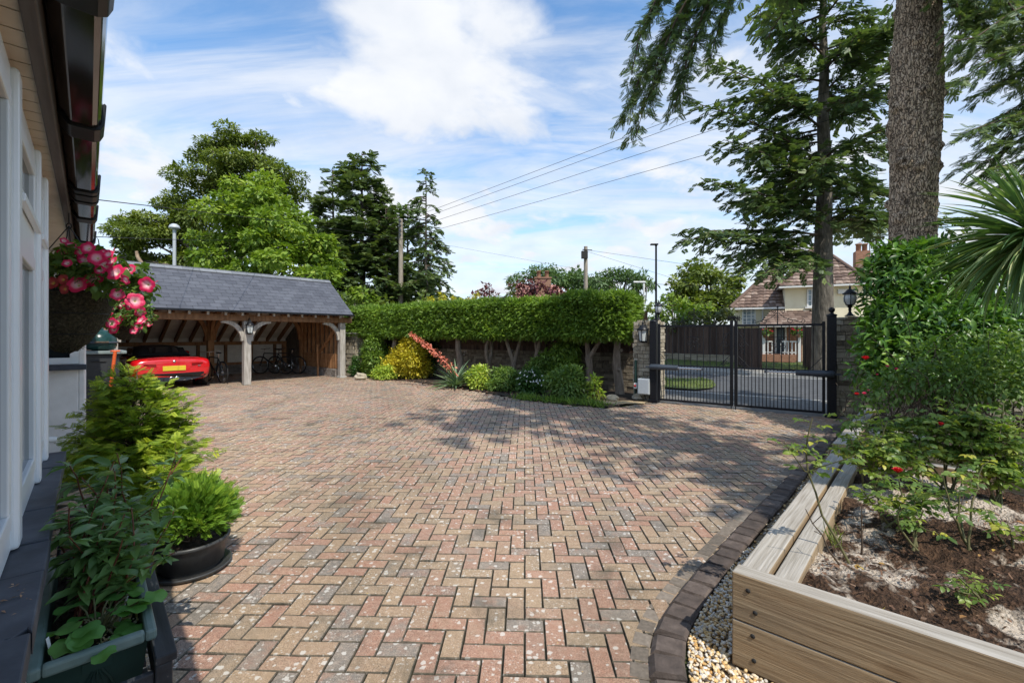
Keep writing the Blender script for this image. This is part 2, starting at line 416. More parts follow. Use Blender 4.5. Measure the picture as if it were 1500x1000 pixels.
mr = t.n('ShaderNodeMapRange', interpolation_type='SMOOTHSTEP'); t.l(pf, mr.inputs[0]); mr.inputs[1].default_value = .16; mr.inputs[2].default_value = .74
pmask = mr.outputs[0]
mr = t.n('ShaderNodeMapRange', interpolation_type='SMOOTHSTEP'); t.l(t.math('ADD', wisp, t.math('MULTIPLY', hz.outputs[0], .9)), mr.inputs[0]); mr.inputs[1].default_value = .34; mr.inputs[2].default_value = .76; mr.inputs[4].default_value = .78
mask = t.math('MAXIMUM', pmask, mr.outputs[0])
shade = wn((1,1,1), 3.4, 5, .55, .2, (9.1,2.2,0))
ccol = t.ramp(shade, [(.3,(5.3,5.65,6.25)),(.55,(6.25,6.45,6.8)),(.75,(6.85,6.95,7.1))])
skc = t.mix(1.0, sky.outputs[0], (1.16,1.54,1.72), 'MULTIPLY')
bg = t.n('ShaderNodeBackground'); t.l(t.mix(mask, skc, ccol), bg.inputs[0]); bg.inputs[1].default_value = .095
wo = t.n('ShaderNodeOutputWorld'); t.l(bg.outputs[0], wo.inputs[0])
sl = bpy.data.lights.new('sun', 'SUN'); sl.energy = 3.1; sl.angle = math.radians(.5); sl.color = (1, .94, .84)
so = bpy.data.objects.new('sun', sl); COL.objects.link(so); so.location = (10, -15, 30)
so.rotation_euler = Vector(SUN).to_track_quat('Z', 'Y').to_euler()
cam = bpy.data.cameras.new('camera'); cam.lens = 16; cam.sensor_width = 36; cam.shift_y = -10/1500; cam.clip_start = .05; cam.clip_end = 3000
co = bpy.data.objects.new('camera', cam); COL.objects.link(co); co.location = (0, 0, H); co.rotation_euler = (math.pi/2, 0, 0); SC.camera = co
SC.view_settings.view_transform = 'Standard'; SC.view_settings.look = 'None'; SC.view_settings.gamma = 1; SC.view_settings.exposure = 0.66
SC.cycles.max_bounces = 8; SC.cycles.transparent_max_bounces = 8; SC.cycles.use_denoising = True

# ------------------------------------------------------------------ gate line etc.
GL = A3([3.25, 10.44, 0]); GR = A3([6.0, 8.54, 0]); gd = unit(GR-GL); gn = A3([-gd[1], gd[0], 0])   # gn points away to the road
# ------------------------------------------------------------------ ground
g = Geo(); n = 60
xs = np.concatenate([[-900,-300,-120],np.linspace(-60,60,31),[120,300,900]]); ys = np.concatenate([[-300,-80],np.linspace(-30,90,31),[200,500,1500]])
V = [(x, y, -.03 if abs(x)<70 and y<95 else -.03) for y in ys for x in xs]; nx = len(xs)
g.add(V, [(j*nx+i, j*nx+i+1, (j+1)*nx+i+1, (j+1)*nx+i) for j in range(len(ys)-1) for i in range(nx-1)])
M['earth'] = mat_noise('earth_and_rough_grass', [(.3,(.05,.045,.025)),(.5,(.06,.075,.025)),(.7,(.09,.10,.04))], .8, 8, .95, .6, .05)
solo('ground', g, M['earth'], kind='structure', loc=(0,0,0))
# driveway base (mossy joints)
drive_poly = [(-.2,-2.5),(.95,-.3),(.55,.9),(.56,1.55),(.62,2.0),(.78,2.4),(1.12,2.86),(1.5,3.3),(1.92,3.77),(3.25,5.22),(5.45,7.72),(6.25,8.3),(3.25,10.52),(2.1,9.62),(1.3,9.95),(.2,10.9),(-1.1,12.6),(-3.4,15.1),(-5.2,16.2),(-5.85,16.9),(-10.0,20.6),(-14.3,15.2),(-12.4,12.3),(-12,8),(-6.5,6.5),(-4.75,5.15),(-3.4,3.0),(-2.1,1.2),(-1.2,-1.2)]
def inside(x, y, poly):
    c = np.zeros(len(x), bool); n = len(poly)
    for i in range(n):
        x0,y0 = poly[i]; x1,y1 = poly[(i+1) % n]
        if y0 == y1: continue
        k = ((y0 > y) != (y1 > y)) & (x < (x1-x0)*(y-y0)/(y1-y0)+x0)
        c ^= k
    return c
g = Geo(); g.poly([(x,y,-.016) for x,y in drive_poly])
M['joint'] = mat_noise('mossy_sand_joint', [(.3,(.014,.014,.007)),(.7,(.045,.040,.020))], 14, 6, .95, .4)
solo('driveway_bed', g, M['joint'], kind='structure', loc=(0,0,0))
# herringbone blocks
u = .1035; ang = math.radians(-1.6); ca, sa = math.cos(ang), math.sin(ang)
I, J = np.meshgrid(np.arange(-160,80), np.arange(-40,220)); I = I.ravel(); J = J.ravel()
hh = (I-J) % 4 == 0; vv = (I-J) % 4 == 3
bx = np.concatenate([(I[hh]+1)*u, (I[vv]+.5)*u]); by = np.concatenate([(J[hh]+.5)*u, (J[vv]+1)*u]); ho = np.concatenate([np.ones(hh.sum(),bool), np.zeros(vv.sum(),bool)])
X = bx*ca-by*sa; Y = bx*sa+by*ca
k = inside(X, Y, drive_poly); X, Y, ho = X[k], Y[k], ho[k]; nb = len(X)
e = .008; zt = 0.0
tv = [(-.5,-.5,-1),(.5,-.5,-1),(.5,.5,-1),(-.5,.5,-1)]
B = []
L_, W_ = 2*u-.006, u-.006
def blk(l, w, b=.0036):
    return [(-l/2,-w/2,-.014),(l/2,-w/2,-.014),(l/2,w/2,-.014),(-l/2,w/2,-.014),
            (-l/2,-w/2,-.005),(l/2,-w/2,-.005),(l/2,w/2,-.005),(-l/2,w/2,-.005),
            (-l/2+b,-w/2+b,0),(l/2-b,-w/2+b,0),(l/2-b,w/2-b,0),(-l/2+b,w/2-b,0)]
bf = [(8,9,10,11)]+[(4+i,4+(i+1)%4,8+(i+1)%4,8+i) for i in range(4)]+[(i,(i+1)%4,4+(i+1)%4,4+i) for i in range(4)]
g = Geo(); a = ang+np.where(ho,0,math.pi/2)+rng.normal(size=nb)*.012
Aa = np.stack([np.cos(a),np.sin(a),rng.normal(size=nb)*.008],1); Bb = np.stack([-np.sin(a),np.cos(a),rng.normal(size=nb)*.008],1); Nn = np.tile(UP,(nb,1))
O = np.stack([X,Y,rng.normal(size=nb)*.0018],1)
g.bake(blk(L_,W_), bf, O, Aa, Bb, Nn, np.ones(nb), rng.random(nb), smooth=False)
R_ = g.R[-1].reshape(nb, len(bf)); R_[:, 1:] = -1.0; g.R[-1] = R_.ravel()     # dirt-filled chamfers and sides
t = NT('brindle_block_paving'); v = t.coords()
big = t.noise(v, .55, 3); nz = t.noise(v, 35, 6); fine = t.noise(v, 220, 3)
brindle = t.noise(v, 9, 4, .6)
c = t.ramp(t.math('ADD', t.math('MULTIPLY', t.attr(), .72), t.math('MULTIPLY', brindle, .34)), [(.08,(.165,.15,.13)),(.22,(.255,.225,.195)),(.30,(.345,.20,.145)),(.46,(.435,.228,.155)),(.58,(.38,.25,.165)),(.74,(.415,.29,.18)),(.86,(.315,.235,.155)),(1,(.185,.175,.155))])
c = t.mix(t.math('MULTIPLY', nz, .55), c, t.ramp(nz, [(.35,(.11,.09,.07)),(.65,(.45,.35,.27))]))
c = t.mix(.75, c, t.ramp(fine, [(.32,(.30,.30,.29)),(.68,(1.6,1.6,1.6))]), 'MULTIPLY')
# bleached sandy dust in the middle of the drive, darker damp patches
c = t.mix(t.ramp(big, [(.45,(0,0,0)),(.75,(.30,.30,.30))]), c, (.36,.27,.185))
# pale lichen spots of several sizes
def spots(scale, lo, keep, seedoff):
    vo = t.n('ShaderNodeTexVoronoi'); vo.inputs['Scale'].default_value = scale
    ad = t.n('ShaderNodeVectorMath', operation='ADD'); wob = t.n('ShaderNodeTexNoise'); wob.inputs['Scale'].default_value = scale*2.2; t.l(v, wob.inputs['Vector'])
    sc_ = t.n('ShaderNodeVectorMath', operation='SCALE'); t.l(wob.outputs['Color'], sc_.inputs[0]); sc_.inputs['Scale'].default_value = .55/scale
    t.l(v, ad.inputs[0]); t.l(sc_.outputs[0], ad.inputs[1]); t.l(ad.outputs[0], vo.inputs['Vector'])
    sx = t.n('ShaderNodeSeparateColor'); t.l(vo.outputs['Color'], sx.inputs[0])
    on = t.math('GREATER_THAN', sx.outputs[seedoff], keep)
    near = t.math('LESS_THAN', vo.outputs['Distance'], t.math('MULTIPLY', sx.outputs[(seedoff+1) % 3], lo))
    return t.math('MULTIPLY', on, near)
pat = t.math('GREATER_THAN', t.noise(v, 1.3, 4), .40)
s1 = t.math('MULTIPLY', spots(30, .46, .50, 0), pat); s2 = t.math('MULTIPLY', spots(75, .46, .38, 1), t.math('GREATER_THAN', t.noise(v, 3.1, 4), .46))
c = t.mix(t.math('MULTIPLY', s1, .66), c, (.66,.63,.57)); c = t.mix(t.math('MULTIPLY', s2, .60), c, (.62,.58,.52))
s3 = spots(20, .30, .86, 2); c = t.mix(t.math('MULTIPLY', s3, .7), c, (.52,.36,.14))
c = t.mix(t.ramp(t.noise(v, 2.2, 6), [(.28,(.7,.7,.7)),(.44,(0,0,0))]), c, (.085,.08,.062))
c = t.mix(t.math('MULTIPLY', t.math('LESS_THAN', t.attr(), -.5), .60), c, t.ramp(nz, [(.35,(.035,.03,.018)),(.65,(.10,.085,.055))]))
sw = t.n('ShaderNodeTexNoise'); sw.inputs['Scale'].default_value = .42; sw.inputs['Detail'].default_value = 7; sw.inputs['Distortion'].default_value = .9; t.l(t.coords((1,.45,1)), sw.inputs['Vector'])
c = t.mix(.8, c, t.ramp(sw.outputs['Fac'], [(.32,(.70,.70,.66)),(.5,(1,1,1)),(.68,(1.22,1.20,1.16))]), 'MULTIPLY')
M['paver'] = t.done(t.bsdf(c, .88, 0, t.bump(t.math('ADD', nz, fine), .55, .006), .3))
solo('driveway', g, M['paver'], kind='structure', loc=(0,0,0))

# dark kerb course along the right of the drive + a run of cut blocks inside it
kp = A3([(1.02,-.3),(.70,.6),(.625,1.1),(.62,1.55),(.69,2.0),(.83,2.37),(1.17,2.82),(1.55,3.25),(1.97,3.72),(3.29,5.17),(5.5,7.66)])
tt_=np.linspace(0,len(kp)-1,90); kx=[]
for t_ in tt_:
    i=min(int(t_),len(kp)-2); f=t_-i; p0,p1,p2,p3=kp[max(i-1,0)],kp[i],kp[i+1],kp[min(i+2,len(kp)-1)]
    kx.append(.5*((2*p1)+(p2-p0)*f+(2*p0-5*p1+4*p2-p3)*f*f+(3*p1-p0-3*p2+p3)*f**3))
kp=A3(kx)
seg = np.linalg.norm(np.diff(kp,axis=0),axis=1); cum = np.concatenate([[0],np.cumsum(seg)])
g = Geo(); g2 = Geo(); s = 0
def at_k(s): return A3([np.interp(s,cum,kp[:,0]), np.interp(s,cum,kp[:,1]), 0])
while s < cum[-1]-.1:
    l = .150 if s < 4.2 else .205
    p = at_k(s+l/2); d = unit(at_k(s+l/2+.04)-at_k(s+l/2-.04)); q = A3([d[1],-d[0],0])
    dz = rng.normal()*.004; wob = rng.normal()*.035; d, q = unit(d+q*wob), unit(q-d*wob); p = p+q*rng.normal()*.004; l_full = l; l = l-.006
    g.add(*[[tuple(p+q*(xx)+d*yy+UP*(zz+.03+dz)) for xx,yy,zz in
        [(-.075,-l/2+.004,-.06),(.075,-l/2+.004,-.06),(.075,l/2-.004,-.06),(-.075,l/2-.004,-.06),
         (-.075,-l/2+.004,-.025),(.085,-l/2+.004,-.012),(.085,l/2-.004,-.012),(-.075,l/2-.004,-.025),
         (-.05,-l/2+.012,0),(.07,-l/2+.012,0),(.07,l/2-.012,0),(-.05,l/2-.012,0)]]], bf, rng.random())
    s += l_full
s = 0
while s < cum[-1]-.1:
    l = .104 if s < 3.5 else .205
    p = at_k(s+l/2); d = unit(at_k(s+l/2+.04)-at_k(s+l/2-.04)); q = A3([d[1],-d[0],0])
    tmp = blk(l-.006, .088); o = p-q*.125+UP*.002
    g2.add([tuple(o+d*a_+q*b_+UP*c_) for a_,b_,c_ in tmp], bf, rng.random()); s += l
M['kerb'] = mat_noise('dark_kerb_block', [(.2,(.035,.028,.024)),(.5,(.095,.073,.062)),(.8,(.20,.16,.135))], 16, 9, .9, .9, .012, rndw=.30)
solo('kerb_edging', g, M['kerb'], kind='structure', loc=(0,0,0))
M['kerb2'] = mat_noise('grey_edge_block', [(.2,(.085,.07,.055)),(.5,(.17,.14,.11)),(.8,(.27,.225,.18))], 40, 7, .9, .6, .006, rndw=.35)
solo('edge_course', g2, M['kerb2'], kind='structure', loc=(0,0,0))

# ------------------------------------------------------------------ raised bed frame vectors, gravel strip
BC = A3([1.036, 2.145, 0]); BU = unit(A3([.672,.741,0])); BV = A3([BU[1],-BU[0],0])
gravel_poly = [tuple(at_k(x)[:2]+A3([unit(at_k(x+.03)-at_k(x-.03))[1],-unit(at_k(x+.03)-at_k(x-.03))[0]])*.085) for x in np.linspace(.05,cum[-1]-.1,26)]
e2 = BC+BU*6.4; gravel_poly += [tuple(e2[:2]), tuple((BC+BU*.05+BV*.05)[:2]), tuple((BC+BV*2.5)[:2]), (1.9,-.3)]
g = Geo(); g.poly([(x,y,-.012) for x,y in gravel_poly])
M['gravel'] = mat_noise('pebble_bed', [(.3,(.16,.11,.06)),(.7,(.36,.27,.17))], 60, 5, .9, .8, .02)
solo('gravel_bed', g, M['gravel'], kind='structure', loc=(0,0,0))
gx = np.concatenate([rng.uniform(.6,2.2,26000),rng.uniform(1.2,5.5,16000)]); gy = np.concatenate([rng.uniform(.9,3.3,26000),rng.uniform(2.5,7.4,16000)]); N0 = len(gx)
keep = inside(gx,gy,gravel_poly)&(rng.random(N0) < 1.1); 
dx = gx-BC[0]; dy = gy-BC[1]; uu = dx*BU[0]+dy*BU[1]; vv2 = dx*BV[0]+dy*BV[1]
keep &= ~((uu>-.02)&(vv2>-.02)); gx,gy = gx[keep],gy[keep]; n = len(gx)
bb = Geo(); bb.ball((0,0,0),1,7,5); pv = np.concatenate(bb.V); L0 = bb.L[0].reshape(-1,4); pf = [tuple(x) for x in L0]
sc = np.stack([rng.uniform(.007,.0145,n), rng.uniform(.006,.011,n), rng.uniform(.004,.008,n)],1)
aa = rdir(rng,n); aa[:,2] *= .4; aa,b_,n_ = frame(aa, unit(UP+rng.normal(size=(n,3))*.3))
g = Geo(); g.bake(pv, pf, np.stack([gx,gy,rng.uniform(-.008,.014,n)],1), aa,b_,n_, sc, rng.random(n))
t = NT('flint_pebbles'); c = t.ramp(t.attr(), [(0,(.46,.25,.08)),(.2,(.66,.44,.18)),(.45,(.74,.57,.34)),(.7,(.72,.65,.54)),(.85,(.46,.42,.37)),(1,(.80,.76,.68))])
M['pebble'] = t.done(t.bsdf(t.mix(.35,c,t.ramp(t.noise(t.coords(),90,4),[(.3,(.5,.45,.4)),(.7,(1.2,1.2,1.2))]),'MULTIPLY'), .6, 0, None, .4))
solo('gravel', g, M['pebble'], kind='stuff', loc=(0,0,0), label='loose golden flint pebbles between the kerb and the sleeper bed', cat='gravel')

# ------------------------------------------------------------------ border soil under the hedge
g = Geo(); bp = [(3.1,10.7),(2.1,9.62),(1.3,9.95),(.2,10.9),(-1.1,12.6),(-3.4,15.1),(-5.2,16.2),(-5.9,17.0),(-6.6,19.2),(-.6,15.2),(3.6,12.2)]
g.poly([(x,y,.018) for x,y in bp]); solo('border_soil', g, M['soil'], kind='structure', loc=(0,0,0))
# sandy patch beside the pillar
g = Geo(); c0 = G(905,590); pts = []
for i in range(18):
    th = i/18*2*math.pi; r = 1+rng.normal()*.15
    pts.append(tuple(c0+A3([.62*r*math.cos(th), .30*r*math.sin(th)+.1*math.cos(th)*-1, .026])))
g.poly(pts); M['sand'] = mat_noise('spilled_sand', [(.3,(.30,.21,.11)),(.7,(.55,.42,.25))], 30, 6, .95, .6)
solo('sand_patch', g, M['sand'], kind='structure', loc=(0,0,0))

# ------------------------------------------------------------------ beyond the gate: apron, road, verge, footpath
def gp(u_, v_, z): return tuple(GL+gd*u_+gn*v_+UP*z)
M['apron'] = mat_noise('worn_tarmac_apron', [(.3,(.10,.098,.095)),(.7,(.19,.182,.17))], 9, 7, .9, .4)
M['asphalt'] = mat_noise('asphalt', [(.3,(.055,.058,.062)),(.7,(.10,.104,.11))], 5, 8, .88, .4)
M['path'] = mat_noise('pale_footpath', [(.3,(.26,.24,.21)),(.7,(.42,.39,.34))], 3, 7, .9, .3)
M['gravel_drive'] = mat_noise('orange_gravel_drive', [(.3,(.40,.25,.13)),(.7,(.62,.43,.26))], 20, 7, .95, .5)
def strip(name, u0,u1,v0,v1,z,mat):
    g = Geo(); g.add([gp(u0,v0,z),gp(u1,v0,z),gp(u1,v1,z),gp(u0,v1,z)],[(0,1,2,3)]); return solo(name,g,mat,kind='structure',loc=(0,0,0))
strip('apron',-25,18,-.02,2.6,-.012,M['apron'])
strip('road',-60,60,2.6,9.3,-.02,M['asphalt'])
strip('footpath',-60,60,9.45,11.6,.06,M['path'])
g = Geo()
for i in range(-60,60): g.box(gp(i+.5,9.375,.0),(.985,.15,.17),[gd,gn,UP],rng.random())
for i in range(-60,60): g.box(gp(i+.5,2.52,-.05),(.985,.15,.10),[gd,gn,UP],rng.random())
M['kerbstone'] = mat_noise('concrete_kerb', [(.3,(.30,.29,.27)),(.7,(.46,.45,.42))], 10, 6, .9, .3, rndw=.2)
solo('road_kerb', g, M['kerbstone'], kind='structure', loc=(0,0,0))
g = Geo(); 
for i in range(-8,9): g.add([gp(i*9-3,6.1,-.015),gp(i*9-1,6.1,-.015),gp(i*9-1,6.2,-.015),gp(i*9-3,6.2,-.015)],[(0,1,2,3)])
g.add([gp(-60,8.85,-.015),gp(60,8.85,-.015),gp(60,8.95,-.015),gp(-60,8.95,-.015)],[(0,1,2,3)])
M['roadpaint'] = mat_noise('worn_road_paint', [(.35,(.25,.25,.25)),(.5,(.68,.68,.66))], 12, 6, .8, .1)
solo('road_marking', g, M['roadpaint'], kind='structure', loc=(0,0,0))
g = Geo(); pts=[G(985,571)-gd*7,G(985,555)-gd*7,G(985,555),G(1030,554.5),G(1043,558),G(1049,565),G(1044,569),G(1020,571.5)]
g.poly([(p[0],p[1],.03) for p in pts]); g.add([gp(-60,11.6,.05),gp(2.6,11.6,.05),gp(2.6,14.2,.25),gp(-60,14.2,.25)],[(0,1,2,3)])
M['turf'] = mat_noise('mown_turf', [(.3,(.05,.075,.015)),(.7,(.12,.15,.035))], 6, 7, .95, .8, .04)
solo('grass_verge', g, M['turf'], kind='structure', loc=(0,0,0))
# grass blades on both verges
N0=9000; ux=rng.uniform(-2.5,7,N0); vx=rng.uniform(2.4,14,N0); O=GL+gd*ux[:,None]+gn*vx[:,None]
k1=inside(O[:,0],O[:,1],[(p[0],p[1]) for p in pts]); k2=(vx>11.7)&(ux<2.6)
O=O[k1|k2]; O[:,2]=np.where((vx>11.6)[k1|k2],.05+(vx[k1|k2]-11.6)*.077,.03); n=len(O)
g=Geo(); leaves(g,LQ,O,unit(rng.normal(size=(n,3))*.4+UP),rdir(rng,n),rng.uniform(.05,.12,n),.18,rng.random(n))
M['grass']=mat_leaf('grass_blade',[(0,(.06,.10,.02)),(.5,(.12,.17,.035)),(1,(.24,.24,.07))],.3)
solo('verge_grass',g,M['grass'],kind='stuff',loc=(0,0,0),label='short green grass on the verges across the road beyond the gate',cat='grass')
strip('neighbour_drive',4.6,8.6,11.6,20,.075,M['gravel_drive'])
rng = np.random.default_rng(21)
M['render'] = mat_noise('white_wall_render', [(.3,(.76,.755,.74)),(.7,(.87,.865,.85))], 6, 7, .9, .35, .006, bscale=120)
M['upvc'] = mat_noise('grey_white_window_frame', [(.3,(.74,.77,.79)),(.7,(.84,.86,.87))], 2, 4, .32, .02)
M['slate_sill'] = mat_noise('dark_slate_sill', [(.25,(.022,.026,.035)),(.5,(.05,.058,.075)),(.7,(.085,.095,.115)),(.85,(.22,.20,.18))], 7, 8, .55, .5, .008)
M['fascia'] = mat_noise('weathered_fascia', [(.3,(.055,.045,.042)),(.7,(.15,.13,.125))], 5, 6, .6, .2, along=HD, stretch=(.3,4,4))
M['soffit'] = mat_noise('cream_soffit', [(.3,(.60,.52,.43)),(.7,(.72,.64,.55))], 4, 5, .7, .1)
M['gutter'] = mat_noise('glossy_black_gutter', [(.3,(.010,.008,.008)),(.7,(.03,.022,.02))], 3, 6, .10, .04, .002, spec=.9)
M['roof_tile'] = mat_noise('brown_roof_tile', [(.3,(.10,.055,.045)),(.7,(.22,.13,.10))], 6, 6, .85, .4, rndw=.3)
HAX = A3([HD, HP, UP])
t = NT('window_pane_glass'); M['pane'] = t.done(t.bsdf((.012,.016,.018), .04)); t.b.inputs['Specular IOR Level'].default_value = .05
house = thing('house', 'white rendered bungalow at the left edge with grey white windows and a black gutter', 'house', W(4, 1.2, 0))
def hbox(g, t0, t1, a0, a1, z0, z1, rnd=.5): g.box(W((t0+t1)/2,(a0+a1)/2,(z0+z1)/2),(t1-t0,a1-a0,z1-z0),HAX,rnd)
# walls: bay front (under windows), bay return, recess, wing return, wing front
g = Geo()
hbox(g,-2.5,3.80,.19,.34,0,.80); hbox(g,3.66,3.80,.205,.80,.80,2.45); hbox(g,3.8,6.9,.72,.9,0,2.45)
hbox(g,-2.5,.75,.19,.34,.80,2.45)
wz0,wz1 = 1.23,2.15
hbox(g,6.9,7.1,.03,.08,0,2.45); hbox(g,6.9,7.1,.08,.72,0,wz0); hbox(g,6.9,7.1,.08,.72,wz1,2.45)
hbox(g,7.1,11,.03,.2,0,2.45)
put('wall', g, M['render'], house, bevel=.012)
# big bay windows (three lights) : frame > pane, opening sash
lights = [(.75,2.18),(2.28,3.08),(3.16,3.60)]
for i,(t0,t1) in enumerate(lights):
    g = Geo()
    hbox(g,t0,t1,.185,.245,.85,.93); hbox(g,t0,t1,.185,.245,2.33,2.42)         # cill rail, head
    hbox(g,t0,t0+.05,.185,.245,.93,2.33); hbox(g,t1-.05,t1,.185,.245,.93,2.33)
    # sash proud of frame
    sash = [(.93,1.90),(2.03,2.33)] if i>0 else [(.93,2.33)]
    for z0,z1 in sash:
        hbox(g,t0+.05,t1-.05,.178,.215,z0+.002,z0+.062); hbox(g,t0+.05,t1-.05,.178,.215,z1-.062,z1-.002)
        hbox(g,t0+.052,t0+.115,.178,.215,z0+.062,z1-.062); hbox(g,t1-.115,t1-.052,.178,.215,z0+.062,z1-.062)
    if i>0: hbox(g,t0+.05,t1-.05,.183,.247,1.90,2.03)
    fr = put('window', g, M['upvc'], house, bevel=.005)
    for z0,z1 in sash:
        g = Geo(); hbox(g,t0+.115,t1-.115,.196,.205,z0+.062,z1-.062); put('pane', g, M['pane'], fr)
    if i>0:   # sloped drip rail of the top light, pale reflecting strip
        g = Geo(); hbox(g,t0+.04,t1-.04,.160,.180,2.015,2.045); put('drip_rail', g, M['upvc'], fr, bevel=.004)
for t0,t1 in ((2.18,2.28),(3.08,3.16),(3.60,3.68)):
    g = Geo(); hbox(g,t0,t1,.165,.25,.85,2.42); put('mullion', g, M['upvc'], house, bevel=.012)
# wing return window
g = Geo()
hbox(g,6.88,6.95,.08,.72,wz0,wz0+.07); hbox(g,6.88,6.95,.08,.72,wz1-.07,wz1); hbox(g,6.88,6.95,.08,.15,wz0+.07,wz1-.07); hbox(g,6.88,6.95,.62,.72,wz0+.07,wz1-.07); hbox(g,6.88,6.95,.36,.42,wz0+.07,wz1-.07)
fr = put('window', g, M['upvc'], house, bevel=.006)
for a0,a1 in ((.15,.36),(.42,.62)):
    g = Geo(); hbox(g,6.91,6.92,a0,a1,wz0+.07,wz1-.07); put('pane', g, M['pane'], fr)
g = Geo(); hbox(g,6.78,6.9,.015,.8,wz0-.06,wz0-.004); put('window_sill', g, M['slate_sill'], house, bevel=.006)
# slate sill of the bay: slabs with an uneven broken near end
g = Geo(); edges = [1.57,1.95,2.23,2.62,3.05,3.42,3.84]
for i in range(6):
    t0,t1 = edges[i]+.003,edges[i+1]-.003; dz=rng.normal()*.002; da=rng.normal()*.0015
    if i==0:
        pts=[]; m=9
        for k in range(m+1):
            q=k/m; pts.append(W(t0+rng.normal()*.009-.03*q*(1 if k%2 else .4),.097+q*.1,.0))
        pts += [W(t1,.197,0),W(t1,.097,0)]
        g.prism([p+UP*.792 for p in pts], UP*.058)
    else: hbox(g,t0,t1,.098+da,.20,.795+dz,.85+dz)
put('window_sill', g, M['slate_sill'], house, bevel=.004)
g = Geo(); hbox(g,-2.5,1.56,.1,.2,.795,.85); put('window_sill', g, M['slate_sill'], house, bevel=.004)
# overflow pipe stub
g = Geo(); p=W(3.86,.17,.93); g.tube([p+HP*.08,p+HP*.02,p-HP*.03+UP*-.01],.018,10); put('overflow_pipe', g, M['white_paint'], house)
# soffit boards
g = Geo(); s=-2.5; 
while s<7.6:
    l=.115; hbox(g,s+.004,s+l-.004,.14,.80,2.452,2.462); s+=l
hbox(g,-2.5,3.8,.205,.24,2.425,2.45)
put('soffit', g, M['soffit'], house)
g = Geo(); hbox(g,-2.5,7.6,.12,.80,2.4635,2.47); put('soffit_backing', g, M['fascia'], house)
g = Geo(); hbox(g,-2.5,7.55,.10,.138,2.43,2.62); put('fascia', g, M['fascia'], house, bevel=.005)
# gutter: square-line trough + unions, brackets
prof=[(.092,2.60),(.092,2.52),(.060,2.475),(.052,2.472),(-.012,2.470),(-.03,2.478),(-.040,2.50),(-.046,2.575),(-.040,2.582),(-.034,2.575),(-.028,2.50),(-.012,2.482),(.052,2.484),(.085,2.53),(.086,2.60)]
def gut(g,t0,t1,grow=0):
    c=A3([.025,2.52]); pr=[(c[0]+(a-c[0])*(1+grow),c[1]+(z-c[1])*(1+grow)) for a,z in prof]
    g.prism([W(t0,a,z) for a,z in pr], HD*(t1-t0))
g=Geo(); gut(g,-2.5,6.35); g.prism([W(6.35,a,z) for a,z in prof[:8]],HD*.006)
gutter = put('gutter', g, M['gutter'], house, bevel=.003)
for t0,l in ((.85,.10),(1.62,.15),(2.76,.17),(4.00,.08),(4.12,.16),(4.33,.07),(4.95,.16),(6.20,.16)):
    g=Geo(); gut(g,t0,t0+l,.20); put('gutter_bracket', g, M['black_metal'], gutter, bevel=.006)
# roof
g=Geo(); tile_roof(g, W(-2.5,.015,2.60), W(7.6,.015,2.60), W(-2.5,3.4,4.6), W(7.6,3.4,4.6), .32,.30,.02,rng)
g.add([W(-2.5,.02,2.59),W(7.6,.02,2.59),W(7.6,3.4,4.58),W(-2.5,3.4,4.58)],[(0,1,2,3)])
put('roof', g, M['roof_tile'], house)

# ------------------------------------------------------------------ hanging baskets
M['coir'] = mat_noise('dark_moss_basket_liner', [(.3,(.012,.010,.006)),(.55,(.05,.043,.025)),(.8,(.13,.11,.07))], 60, 8, .95, 1.0, .03)
M['petunia_leaf'] = mat_leaf('basket_leaf', [(0,(.03,.06,.012)),(.5,(.07,.13,.025)),(1,(.17,.24,.05))], .35, scale=8)
t=NT('pink_petal'); c=t.ramp(t.attr('rad'),[(0,(.75,.62,.25)),(.14,(.85,.62,.62)),(.4,(.86,.34,.42)),(.62,(.78,.03,.14)),(1,(.66,.012,.09))])
d=t.bsdf(c,.5); tr=t.n('ShaderNodeBsdfTranslucent'); t.l(c,tr.inputs[0]); mx=t.n('ShaderNodeMixShader'); mx.inputs[0].default_value=.3; t.l(d,mx.inputs[1]); t.l(tr.outputs[0],mx.inputs[2]); M['petal']=t.done(mx.outputs[0])
t=NT('dark_red_petal'); c=t.ramp(t.attr('rad'),[(0,(.7,.5,.1)),(.3,(.35,.04,.03)),(1,(.25,.006,.012))]); M['petal_dark']=t.done(t.bsdf(c,.55))
def petunia(name, c, nrm, R, mat, parent, rng):
    """funnel flower: five soft lobes, radial attribute for its own colouring"""
    n=unit(nrm); a=unit(np.cross(n,A3([.3,.2,.9]))); b=np.cross(n,a); V=[];rad=[]; NR,NA=6,25; ph=rng.random()*6
    for i in range(NR+1):
        q=i/NR
        for j in range(NA):
            th=2*math.pi*j/NA; lob=1+.16*(abs(math.cos(2.5*th+ph))**.7-.6)*q*1.4
            r=R*(.06+.94*q)*lob; z=R*(-.55*(1-q)**2.2+.05*math.sin(7*th+ph)*q-.10*q**3)
            V.append(A3(c)+a*r*math.cos(th)+b*r*math.sin(th)+n*z); rad.append(q)
    f=[(i*NA+j,i*NA+(j+1)%NA,(i+1)*NA+(j+1)%NA,(i+1)*NA+j) for i in range(NR) for j in range(NA)]
    g=Geo(); g.add(V,f,.5,True); o=put(name,g,mat,parent)
    at=o.data.attributes.new('rad','FLOAT','POINT'); at.data.foreach_set('value',A3(rad,dtype=np.float32) if False else np.array(rad,np.float32))
    return o
